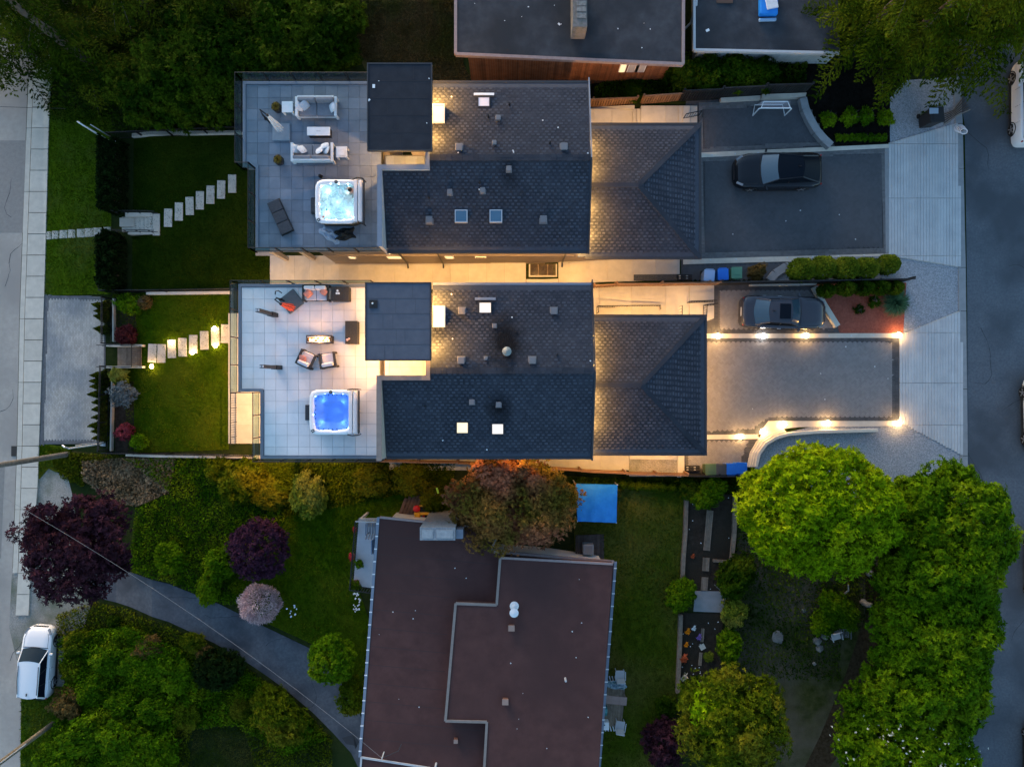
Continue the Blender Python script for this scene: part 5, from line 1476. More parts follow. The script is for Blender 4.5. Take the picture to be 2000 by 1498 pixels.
cable('pale service cable slung from the street pole to the brown roof', (b.x, b.y + .3, 9.6), (pc.x, pc.y, 6.0), 1.3, .007, mat('cable_grey', (.28, .27, .26), rough=.7))
MB().tube([(pc.x, pc.y, 5.0), (pc.x, pc.y, 6.05)], .035, 6).build('service_mast', trim_l, bh, True)
MB().tube([P(746, 1480, 5.45), P(778, 1466, 5.45), P(784, 1452, 5.6)], .02, 5).build('mast_stay', trim_d, bh, True)
cable('thin dark wire crossing the street near the grass verge', (-45, 15.2, 8.5), (-26, 16.0, 3.6), .4, .012, black_m)
# two white galvanised posts
for (bp, tp, lb) in (((222, 281), (164, 245), 'white metal lamp post leaning over the verge at the wood edge'), ((202, 866), (133, 869), 'white metal lamp post beside the paved pad and utility pole')):
    q, zt = ray_top(tp[0], tp[1], bp)
    t = thing('lamp_post', lb, 'lamp post', q)
    MB().tube([(0, 0, -.1), (0, 0, zt - q.z)], .06, 8, r2=.045).build('shaft', trim_w, t)
    MB().tube([(.25, .15, .4), (.25, .15, zt - q.z - .25)], .03, 6).build('conduit', trim_l, t)
    MB().box((0, 0, .04), (.32, .32, .06)).build('base_plate', alu, t)
    MB().tube([(0, 0, zt - q.z - .05), (-.15, .1, zt - q.z + .15), (-.3, .2, zt - q.z + .1)], .05, 6).build('lamp_head', alu, t)
p = G(29, 881)
o = MB().bb(-.2, .2, -.32, .32, -.02, .02).build('storm_drain', mat('iron', (.04, .035, .03), rough=.7)); o.location = (p.x, p.y, .025)
tag(o, 'rusty dark iron drain cover in the street gutter', 'drain cover')
# ------------------------------------------------------------------ deck furniture
ZD = 6.846
def dk(px, py, up=0.0): return P(px, py, ZD + up)
def cushion(mb, c, d, rz=0.0, rx=0.0): return mb.box(c, d, rz, rx=rx)
def pillow(label, loc, m, rz, tilt=.5, s=.46, group=None):
    n = 7; vs, fs = [], []
    for k in (1, -1):
        for i in range(n):
            for j in range(n):
                x, y = -1 + 2 * i / (n - 1), -1 + 2 * j / (n - 1)
                pin = 1 - .12 * (1 - abs(abs(x) - abs(y)))
                vs.append((x * s / 2 * pin, y * s / 2 * pin, k * .085 * ((1 - x ** 4) * (1 - y ** 4)) ** .5))
    for k in range(2):
        for i in range(n - 1):
            for j in range(n - 1):
                a = k * n * n + i * n + j
                f = (a, a + n, a + n + 1, a + 1); fs.append(f if k == 0 else f[::-1])
    o = MB().add(vs, fs).build('pillow', m, smooth=True)
    o.location = loc; o.rotation_euler = (tilt, 0, rz)
    return tag(o, label, 'pillow', group)
def sofa(name, label, px, py, w, d, rz, frame, cush, seats, arm=.14, loc=None, cat='sofa', group=None):
    """faces local -y, back at +y"""
    p = dk(px, py, .4); p.z = ZD
    t = thing(name, label, cat, p, rz, group)
    for s in (-1, 1):
        f = MB()
        f.bb(s * w / 2 - (arm if s > 0 else 0), s * w / 2 + (arm if s < 0 else 0), -d / 2, d / 2, .50, .60)
        f.bb(s * w / 2 - (arm if s > 0 else 0), s * w / 2 + (arm if s < 0 else 0), -d / 2, -d / 2 + .1, 0, .499)
        f.bb(s * w / 2 - (arm if s > 0 else 0), s * w / 2 + (arm if s < 0 else 0), d / 2 - .1, d / 2, 0, .499)
        f.build('arm', frame, t, bevel=.012)
    f = MB(); f.bb(-w / 2 + arm + .002, w / 2 - arm - .002, -d / 2 + .02, d / 2 - .02, .20, .28); f.build('seat_frame', frame, t)
    f = MB(); f.bb(-w / 2 + arm + .002, w / 2 - arm - .002, d / 2 - .09, d / 2, .281, .72); f.build('back_frame', frame, t, bevel=.012)
    sw = (w - 2 * arm) / seats
    for i in range(seats):
        x = -w / 2 + arm + sw * (i + .5)
        MB().box((x, -.06, .36), (sw - .015, d - .22, .15)).build('seat_cushion', cush, t, bevel=.05, seg=3)
        MB().box((x, d / 2 - .19, .60), (sw - .03, .19, .38), rx=-.18).build('back_cushion', cush, t, bevel=.06, seg=3)
    return t
sofa('sofa', 'white framed grey sofa at the top of the grey tiled deck, back to the woods', 619, 210.5, 2.20, 1.02, 0, white_p, grey_f, 2)
sofa('sofa', 'white framed grey sofa nearer the bubbling hot tub, back turned to it', 611, 299, 2.25, .98, R(180), white_p, grey_f, 2)
for px, py, m, rz, lb in ((585, 208, white_f, R(80), 'plain white pillow at the left end of the sofa backing the woods'), (595, 206, mat('white_stripe', (.62, .62, .64), (.42, .42, .46), 30, .9), R(40), 'patterned pale pillow leaning on the plain one on the sofa backing the woods'),
                      (649, 210, white_f, R(-75), 'lone white pillow at the right end of the sofa backing the woods'), (577, 291, white_f, R(100), 'outer white pillow at the left end of the sofa backing the hot tub'),
                      (590, 292, white_f, R(130), 'inner white pillow at the left end of the sofa backing the hot tub'), (624, 294, white_f, R(215), 'inner white pillow at the right end of the sofa backing the hot tub'),
                      (634, 285, white_f, R(200), 'front white pillow at the right end of the sofa backing the hot tub'), (637, 293, white_f, R(250), 'outer white pillow at the right end of the sofa backing the hot tub')):
    pillow(lb, dk(px, py, .58), m, rz, .75, .48, 'pillows on the white sofas')
def side_table(px, py, label, w=.58):
    p = dk(px, py, .5); p.z = ZD
    t = thing('side_table', label, 'table', p, 0, 'white side tables')
    MB().bb(-w / 2, w / 2, -w / 2, w / 2, .44, .50).build('table_top', white_p, t, bevel=.01)
    for sx in (-1, 1):
        for sy in (-1, 1): MB().box((sx * (w / 2 - .05), sy * (w / 2 - .05), .219), (.09, .09, .438)).build('leg', white_p, t)
side_table(561, 209, 'white square side table left of the sofa backing the woods')
side_table(667, 297, 'white square side table with a tray right of the sofa backing the hot tub')
p = dk(666.5, 298, .56)
o = MB().box((0, 0, 0), (.36, .36, .04), .15).build('tray', white_f, bevel=.015); o.location = p; tag(o, 'small white tray on the side table by the hot tub side sofa', 'tray')
def planter(px, py, label):
    p = dk(px, py, .3); p.z = ZD
    t = thing('planter', label, 'planter', p, R(20), 'dark pots of ochre grass')
    MB().lathe((0, 0, 0), [(.19, 0), (.27, .30), (.28, .46), (.25, .46), (.24, .42)], 6).build('pot', mat('pot_dark', (.03, .026, .026), rough=.5), t)
    link('plant', OCH, t).location = (0, 0, .40)
OCH = spray_mesh('ochre_grass', .30, .32, 190, .012, L_GRASSO, 3)
planter(541, 211, 'dark pot of ochre grass beside the upper white side table')
planter(545, 314, 'dark pot of ochre grass at the left of the tub side sofa')
def fire_table(px, py, w, d, hh, top, lit, label):
    p = dk(px, py, hh); p.z = ZD
    t = thing('fire_table', label, 'fire table', p)
    MB().bb(-w / 2 + .03, w / 2 - .03, -d / 2 + .03, d / 2 - .03, 0, hh - .06).build('base', wicker if lit else plast, t)
    if not lit:
        MB().bb(-w / 2, w / 2, -d / 2, d / 2, hh - .059, hh).build('lid', top, t, bevel=.012)
        MB().bb(-.11, .11, -.012, .012, hh + .0005, hh + .002).build('logo_plate', mat('logo_grey', (.35, .35, .37), rough=.5), t)
    else:
        f = MB(); b = .07
        for q in ((-w / 2, w / 2, -d / 2, -d / 2 + b), (-w / 2, w / 2, d / 2 - b, d / 2), (-w / 2, -w / 2 + b, -d / 2 + b + .001, d / 2 - b - .001), (w / 2 - b, w / 2, -d / 2 + b + .001, d / 2 - b - .001)): f.bb(*q, hh - .059, hh)
        f.build('rim', wicker, t)
        g = MB()
        for q in ((-w / 2 + b + .002, w / 2 - b - .002, -d / 2 + b + .002, -d / 2 + b + .05), (-w / 2 + b + .002, w / 2 - b - .002, d / 2 - b - .05, d / 2 - b - .002)): g.bb(*q, hh - .05, hh + .03)
        g.build('wind_guard', alu, t)
        fl = MB()
        rr = random.Random(4)
        for i in range(26):
            x, y, s = rr.uniform(-w / 2 + .16, w / 2 - .16), rr.uniform(-.06, .06), rr.uniform(.5, 1.1)
            fl.lathe((x, y, hh - .03), [(.012, 0), (.04 * s, .05 * s), (.028 * s, .12 * s), (.004, .22 * s)], 6)
        fl.build('flame', flame_m, t, smooth=True)
        st = MB()
        for i in range(90):
            st.ball((rr.uniform(-w / 2 + .14, w / 2 - .14), rr.uniform(-.10, .10), hh - .05), rr.uniform(.018, .03), 5, 3)
        st.build('fire_glass', mat('fire_glass', (.5, .3, .18), rough=.2, isl=.4), t)['kind'] = 'stuff'
        bulb((p.x, p.y, ZD + hh + .25), 14, t, (1.0, .5, .2), .15)
    return t
fire_table(622, 256.5, 1.22, .45, .5, white_p, False, 'closed fire table with white lid between the two white sofas')
fire_table(623, 663, 1.36, .46, .55, None, True, 'burning fire table with orange flames on the pale deck')
def umbrella(foot, top, slab_c, slab_w, rz, m, sm, label, mast, lean=None):
    p = P(*foot, ZD)
    r = thing('patio_umbrella', label, 'umbrella', p)
    hz = H - (H - ZD) * math.hypot(foot[0] - 1000, foot[1] - 749) / math.hypot(top[0] - 1000, top[1] - 749)
    c = P(*slab_c, ZD + .1)
    MB().box((c.x, c.y, ZD + .06), (slab_w, slab_w, .11), rz).build('base_slab', sm, r, True, bevel=.03)
    hh = hz - ZD
    vs, fs = [], []
    N = 16; prof = [(.03, .25), (.17, .35), (.16, .8), (.12, 1.4), (.06, hh)]
    for (rad, z) in prof:
        for k in range(N): rr = rad * (1.25 if k % 2 else .62); vs.append((p.x + rr * math.cos(k * 2 * math.pi / N), p.y + rr * math.sin(k * 2 * math.pi / N), ZD + z))
    for i in range(len(prof) - 1):
        for k in range(N): fs.append((i * N + k, i * N + (k + 1) % N, (i + 1) * N + (k + 1) % N, (i + 1) * N + k))
    fs.append(tuple(range((len(prof) - 1) * N, len(prof) * N)))
    MB().add(vs, fs).build('folded_canopy', m, r, True)
    MB().lathe((p.x, p.y, ZD + hh), [(.07, -.03), (.07, .04), (.02, .07)], 10).build('hub', plast, r, True)
    mp = P(*mast[0], ZD); mz = H - (H - ZD) * math.hypot(mast[0][0] - 1000, mast[0][1] - 749) / math.hypot(mast[1][0] - 1000, mast[1][1] - 749)
    MB().tube([mp, (mp.x, mp.y, mz)], .045, 8).build('mast', black_m, r, True)
    MB().tube([(mp.x, mp.y, mz - .05), ((mp.x + p.x) / 2, (mp.y + p.y) / 2, max(mz, ZD + hh) + .12), (p.x, p.y, ZD + hh)], .03, 6).build('arm', black_m, r, True)
    MB().box((mp.x, mp.y, (ZD + mz) / 2), (.16, .12, .2)).build('crank_box', plast, r, True)
    return r
umbrella((551, 257), (524, 224), (549, 258), .94, 0, white_f, slab_l, 'folded white cantilever umbrella on a pale slab at the grey deck', ((527, 240), (513, 224)))
umbrella((575, 603), (549, 592), (569, 589), .98, R(38), red_f, slab_g, 'folded red cantilever umbrella on a dark diamond slab at the pale deck', ((556, 588), (542, 577)))
q = P(546, 573, ZD + 1.2)
MB().tube([q + Vector((.15, 0, .1)), q + Vector((.02, .1, .25)), q + Vector((-.12, .06, .28)), q + Vector((-.16, -.08, .2))], .03, 6).build('umbrella_hook', black_m)
hk = bpy.data.objects['umbrella_hook']; tag(hk, 'curved black crane arm hooked above the red umbrella mast', 'umbrella arm')
# sun lounger
p = dk(546, 423, .4); p.z = ZD
t = thing('sun_lounger', 'charcoal cushioned sun lounger lying askew on the grey deck', 'sun lounger', p, R(24.5))
MB().box((0, 0, .2), (.72, 1.9, .08)).build('frame', black_m, t)
for sx in (-1, 1):
    for sy in (-1, 1): MB().box((sx * .3, sy * .82, .08), (.06, .06, .16)).build('leg', black_m, t)
for i in range(3): MB().box((0, -.62 + i * .62, .31), (.68, .60, .13)).build('cushion', dark_f, t, bevel=.035, seg=3)

def hot_tub(cx, cy, w, label, water, lights, col, pw, bubbly):
    p = dk(cx, cy, .9); p.z = ZD
    t = thing('hot_tub', label, 'hot tub', p)
    hw = w / 2; n = 40
    def ring(r, z, cr, wob=0.0):
        out = []
        for k in range(n):
            a = 2 * math.pi * k / n; ca, sa = math.cos(a), math.sin(a)
            e = (abs(ca) ** cr + abs(sa) ** cr) ** (-1 / cr)
            rr = r * e * (1 + wob * math.sin(a * 8 + .6))
            out.append((rr * ca, rr * sa, z))
        return out
    def loft(rings, cap=True):
        mb = MB(); vs = [q for r in rings for q in r]
        fs = [(i * n + k, i * n + (k + 1) % n, (i + 1) * n + (k + 1) % n, (i + 1) * n + k) for i in range(len(rings) - 1) for k in range(n)]
        if cap: fs.append(tuple(range((len(rings) - 1) * n, len(rings) * n)))
        return mb.add(vs, fs)
    loft([ring(hw - .06, 0, 7), ring(hw - .05, .80, 7)], False).build('cabinet', wicker, t, smooth=False)
    loft([ring(hw - .03, .80, 7), ring(hw, .86, 7), ring(hw - .02, .92, 7), ring(hw - .16, .925, 6), ring(hw - .22, .86, 5, .03), ring(hw - .26, .62, 5, .045), ring(hw - .62, .56, 4, .03), ring(hw - .66, .30, 4, .02), ring(hw - .80, .24, 4)]).build('shell', tub_w, t, smooth=True)
    wm = loft([ring(hw - .225, .80, 5, .03)])
    wm.f = [tuple(range(n))]; wm.m = [0]
    wm.build('water', water, t)
    rr = random.Random(3)
    jt = MB(); led = MB()
    for k in range(26):
        a = 2 * math.pi * (k + .5) / 26; e = (abs(math.cos(a)) ** 5 + abs(math.sin(a)) ** 5) ** (-1 / 5)
        d = (hw - .275) * e
        jt.ball((d * math.cos(a), d * math.sin(a), .70), .035, 6, 4)
    jt.build('jet', slab_g, t)['kind'] = 'stuff'
    for k in range(lights):
        a = 2 * math.pi * (k + .3) / lights; e = (abs(math.cos(a)) ** 5 + abs(math.sin(a)) ** 5) ** (-1 / 5)
        d = (hw - .21) * e
        led.ball((d * math.cos(a), d * math.sin(a), .855), .028, 6, 4)
    led.build('led_light', mat('led_' + str(cx), col, emit=col, es=10), t)['kind'] = 'stuff'
    for x, y in ((-.55, -.5), (.5, -.5), (-.5, .55), (.5, .5), (0, 0)):
        bulb((p.x + x, p.y + y, ZD + .66), pw, t, col, .06)
    MB().cyl((-.05, hw - .13, .915), .09, .02, 14).build('filter_cap', black_m, t)
    MB().cyl((-.05, hw - .13, .936), .05, .006, 10).build('filter_knob', slab_g, t)
    MB().box((-hw + .2, -hw + .2, .935), (.15, .15, .02), .6).build('control_panel', black_m, t)
    MB().box((-hw + .2, -hw + .2, .947), (.06, .06, .006), .6).build('screen', white_p, t)
    # folded cover standing at the east side
    MB().box((hw - .16, 0, 1.02), (.20, w - .1, .17)).build('cover', tub_cov, t, bevel=.04)
    MB().box((hw + .08, 0, 1.02), (.22, w - .14, .19), ry=.25).build('cover', tub_cov, t, bevel=.06)
    MB().box((hw + .21, 0, .78), (.05, w - .1, .62), ry=.12).build('cover', dark_f, t, bevel=.02)
    for s in (-1, 1): MB().tube([(hw - .35, s * (hw - .0), .9), (hw - .05, s * (hw + .03), 1.14), (hw + .2, s * (hw + .02), 1.0), (hw + .24, s * hw, .4)], .03, 6).build('cover_lifter', black_m, t)
    s = MB(); s.box((-hw - .17, -.05, .2), (.34, .80, .4)); s.build('step', dark_f, t, bevel=.02)
    MB().box((-hw - .26, -.05, .09), (.34, .82, .18)).build('step', dark_f, t, bevel=.015)
    return t
wn_m = bpy.data.materials.new('water_foam'); wn_m.use_nodes = True
nt = wn_m.node_tree; N_, L_ = nt.nodes, nt.links; N_.clear()
tr = N_.new('ShaderNodeBsdfTransparent'); tr.inputs[0].default_value = (.72, .95, .97, 1)
df = N_.new('ShaderNodeBsdfDiffuse'); df.inputs[0].default_value = (.85, .93, .94, 1)
tl = N_.new('ShaderNodeBsdfTranslucent'); tl.inputs[0].default_value = (.85, .95, .96, 1)
fo = N_.new('ShaderNodeMixShader'); fo.inputs[0].default_value = .5
geo = N_.new('ShaderNodeNewGeometry'); no = N_.new('ShaderNodeTexNoise'); no.inputs['Scale'].default_value = 2.2; no.inputs['Detail'].default_value = 6; no.inputs['Distortion'].default_value = 1.2
mr = N_.new('ShaderNodeMapRange'); mr.inputs[1].default_value = .38; mr.inputs[2].default_value = .62; mr.inputs[3].default_value = .12; mr.inputs[4].default_value = .92
mx = N_.new('ShaderNodeMixShader'); oo = N_.new('ShaderNodeOutputMaterial')
L_.new(geo.outputs['Position'], no.inputs['Vector']); L_.new(no.outputs['Fac'], mr.inputs[0]); L_.new(mr.outputs[0], mx.inputs[0])
L_.new(df.outputs[0], fo.inputs[1]); L_.new(tl.outputs[0], fo.inputs[2])
L_.new(tr.outputs[0], mx.inputs[1]); L_.new(fo.outputs[0], mx.inputs[2]); L_.new(mx.outputs[0], oo.inputs[0])
hot_tub(658.5, 394, 2.32, 'white bubbling hot tub with bather and folded cover on the grey deck', wn_m, 14, (.55, .92, 1.0), .65, True)
hot_tub(648, 805, 2.36, 'blue-lit hot tub with still water and folded cover on the pale deck', water_s, 14, (.10, .24, 1.0), .7, False)
# float, jug, clothes by the tub
p = P(638, 410, ZD + .84); o = MB().ball((0, 0, 0), .05, 10, 6).build('float_toy', mat('teal', (.02, .38, .36), rough=.4)); o.location = p; tag(o, 'small teal float on the white tub water', 'float')
p = P(632, 424, ZD + .95); o = MB().lathe((0, 0, 0), [(.05, -.03), (.06, .05), (.045, .06)], 10).build('cup', salmon); o.location = p; tag(o, 'reddish cup on the corner of the bubbling tub rim', 'cup')
p = P(627, 346, ZD); t = thing('water_jug', 'dark jug standing on the deck above the bubbling tub', 'jug', p)
MB().lathe((0, 0, 0), [(.09, 0), (.10, .2), (.05, .3), (.05, .36)], 12).build('body', plast, t); MB().tube([(.05, 0, .3), (.16, 0, .26), (.1, 0, .1)], .015, 6).build('handle', plast, t)
def crumple(name, label, cat, px, py, w, d, hh, m, seed, z=ZD, rz=0):
    rng = np.random.default_rng(seed); n = 14; vs, fs = [], []
    for i in range(n):
        for j in range(n):
            u, v = -1 + 2 * i / (n - 1), -1 + 2 * j / (n - 1)
            r = max(abs(u), abs(v))
            z0 = hh * max(0.03, (1 - r ** 3)) * (.55 + .45 * math.sin(u * 5 + seed) * math.cos(v * 6 + seed * 2) + .25 * rng.normal() * .5)
            vs.append((u * w / 2 * (1 + .12 * math.sin(v * 4 + seed)), v * d / 2 * (1 + .14 * math.cos(u * 5)), max(.01, z0)))
    fs = [(i * n + j, (i + 1) * n + j, (i + 1) * n + j + 1, i * n + j + 1) for i in range(n - 1) for j in range(n - 1)]
    o = MB().add(vs, fs).build(name, m, smooth=False); o.location = P(px, py, z); o.rotation_euler = (0, 0, rz)
    return tag(o, label, cat)
crumple('towel', 'crumpled pale blue towel on the deck below the bubbling tub', 'towel', 645, 459, 1.2, .55, .22, mat('pale_blue_cloth', (.26, .32, .42), (.42, .48, .58), 5, .9), 3, rz=R(-35))
crumple('bag', 'black cloth heap beside the towel below the bubbling tub', 'bag', 672, 458, 1.1, .62, .32, plast, 5, rz=R(10))
# bather in the north tub
def person_in_tub():
    bp_ = P(686, 371, ZD + 1.05)
    hx, hy = bp_.x, bp_.y
    r = thing('person', 'person with short dark hair sitting in the bubbling hot tub corner', 'person', (hx, hy, ZD + .5))
    d = Vector((-.75, -.65, 0)).normalized(); s = Vector((-d.y, d.x, 0))
    O = Vector((0, 0, -.5 + .5 + 0))
    def W(f, l, z): return d * f + s * l + Vector((0, 0, z))
    pts = [(W(0, 0, .10), .15), (W(0, 0, .32), .14), (W(.02, 0, .44), .10), (W(.05, 0, .52), .055), (W(.07, 0, .58), .085), (W(.08, 0, .66), .095), (W(.07, 0, .73), .07)]
    ed = [(i, i + 1) for i in range(6)]
    for sg in (-1, 1):
        k = len(pts)
        pts += [(W(.0, sg * .19, .42), .07), (W(.12, sg * .30, .26), .05), (W(.33, sg * .22, .22), .036), (W(.40, sg * .19, .22), .032)]
        ed += [(2, k), (k, k + 1), (k + 1, k + 2), (k + 2, k + 3)]
        for f in range(5):
            j = len(pts); a = (f - 2) * .016
            pts += [(W(.45, sg * .19 + a, .22), .010), (W(.49 - .012 * abs(f - 2), sg * .19 + a * 1.4, .205), .008)]
            ed += [(k + 3, j), (j, j + 1)]
        k = len(pts)
        pts += [(W(.12, sg * .10, .08), .085), (W(.46, sg * .13, .10), .06), (W(.50, sg * .13, -.20), .045), (W(.62, sg * .13, -.22), .035)]
        ed += [(0, k), (k, k + 1), (k + 1, k + 2), (k + 2, k + 3)]
    me = bpy.data.meshes.new('body'); me.from_pydata([tuple(p[0]) for p in pts], ed, [])
    o = link('body', me, r); me.materials.append(skin_m)
    sk = o.modifiers.new('skin', 'SKIN')
    for v, p in zip(me.skin_vertices[0].data, pts): v.radius = (p[1], p[1])
    me.skin_vertices[0].data[0].use_root = True
    su = o.modifiers.new('sub', 'SUBSURF'); su.levels = 1; su.render_levels = 1
    MB().ball(W(.045, 0, .70), .115, 12, 8, sq=(1, 1, .85)).build('hair', hair_m, r, smooth=True)
    MB().ball(W(.185, 0, .64), .02, 6, 4).build('nose', skin_m, r, smooth=True)
    for sg in (-1, 1): MB().ball(W(.165, sg * .035, .675), .012, 6, 4).build('eye', hair_m, r); MB().ball(W(.07, sg * .10, .65), .025, 6, 4).build('ear', skin_m, r)
    MB().box(W(.172, 0, .60), (.02, .05, .01), math.atan2(d.y, d.x)).build('mouth', salmon, r)
person_in_tub()

# pale deck
sofa('wicker_loveseat', 'dark wicker loveseat with pale cushions at the north edge of the pale deck', 618, 573, 1.42, .86, 0, wicker, lav_f, 2, .12)
pillow('salmon pillow at the left end of the wicker loveseat', dk(602, 574, .58), salmon, R(40), .6, .42, 'salmon pillows on the pale deck')
pillow('salmon pillow at the right end of the wicker loveseat', dk(632, 570, .58), salmon, R(-35), .6, .42, 'salmon pillows on the pale deck')
sofa('wicker_armchair', 'left wicker armchair with a salmon pillow facing the fire table', 599, 702, .90, .84, R(180 - 25), wicker, lav_f, 1, .13, cat='armchair', group='wicker armchairs at the fire table')
sofa('wicker_armchair', 'right wicker armchair without pillow facing the fire table', 641, 704, .90, .82, R(180 + 9), wicker, lav_f, 1, .13, cat='armchair', group='wicker armchairs at the fire table')
pillow('salmon pillow on the left wicker armchair', dk(591, 701, .56), salmon, R(-15), .5, .42, 'salmon pillows on the pale deck')
def storage(px, py, w, d, hh, label, cat):
    p = dk(px, py, hh); p.z = ZD
    t = thing('wicker_box' if cat == 'storage box' else 'wicker_table', label, cat, p)
    MB().bb(-w / 2 + .02, w / 2 - .02, -d / 2 + .02, d / 2 - .02, 0, hh - .05).build('base', wicker, t)
    sl = 9
    for i in range(sl):
        x = -w / 2 + w * i / sl
        MB().bb(x + .004, x + w / sl - .004, -d / 2, d / 2, hh - .049, hh).build('slat', wicker, t)
storage(663.5, 574, .96, .76, .62, 'dark wicker storage box with white cups beside the loveseat', 'storage box')
storage(686, 649.5, .66, 1.22, .6, 'long dark wicker table beside the pale deck sliding door', 'table')
for (x, y, lb) in ((660, 568.5, 'upper'), (662.5, 573.5, 'right'), (658.5, 573.5, 'left')):
    o = MB().lathe((0, 0, 0), [(.045, 0), (.06, .1), (.05, .1)], 10).build('cup', white_p); o.location = dk(x, y, .625)
    tag(o, lb + ' white cup of the three on the wicker storage box', 'cup', 'cups on the wicker box')
o = MB().ball((0, 0, .05), .07, 8, 5).ball((.1, .06, .05), .06, 8, 5).build('flower_bowl', mat('pinkish', (.55, .32, .32), rough=.6)); o.location = dk(678.5, 664, .605); tag(o, 'small pink flower bowl on the long dark wicker table', 'bowl')
for foot, top, lb in (((538, 616), (503, 606), 'tall black patio heater near the red umbrella'), ((546, 718), (501, 717), 'tall black patio heater left of the armchairs')):
    q = P(*foot, ZD); zt = H - (H - ZD) * math.hypot(foot[0] - 1000, foot[1] - 749) / math.hypot(top[0] - 1000, top[1] - 749)
    zt = min(zt, ZD + 2.7)
    t = thing('patio_heater', lb, 'patio heater', (q.x, q.y, ZD), R(0), 'black patio heaters')
    MB().bb(-.16, .16, -.11, .11, 0, .9).build('base', plast, t, bevel=.01)
    MB().bb(-.12, .12, -.09, .09, .901, zt - ZD).build('column', mat('heater_dark', (.04, .042, .047), rough=.5), t, bevel=.01)
    MB().bb(-.10, -.02, -.06, .06, zt - ZD + .001, zt - ZD + .05).build('vent', alu, t)
    MB().bb(.02, .10, -.06, .06, zt - ZD + .001, zt - ZD + .05).build('vent', alu, t)

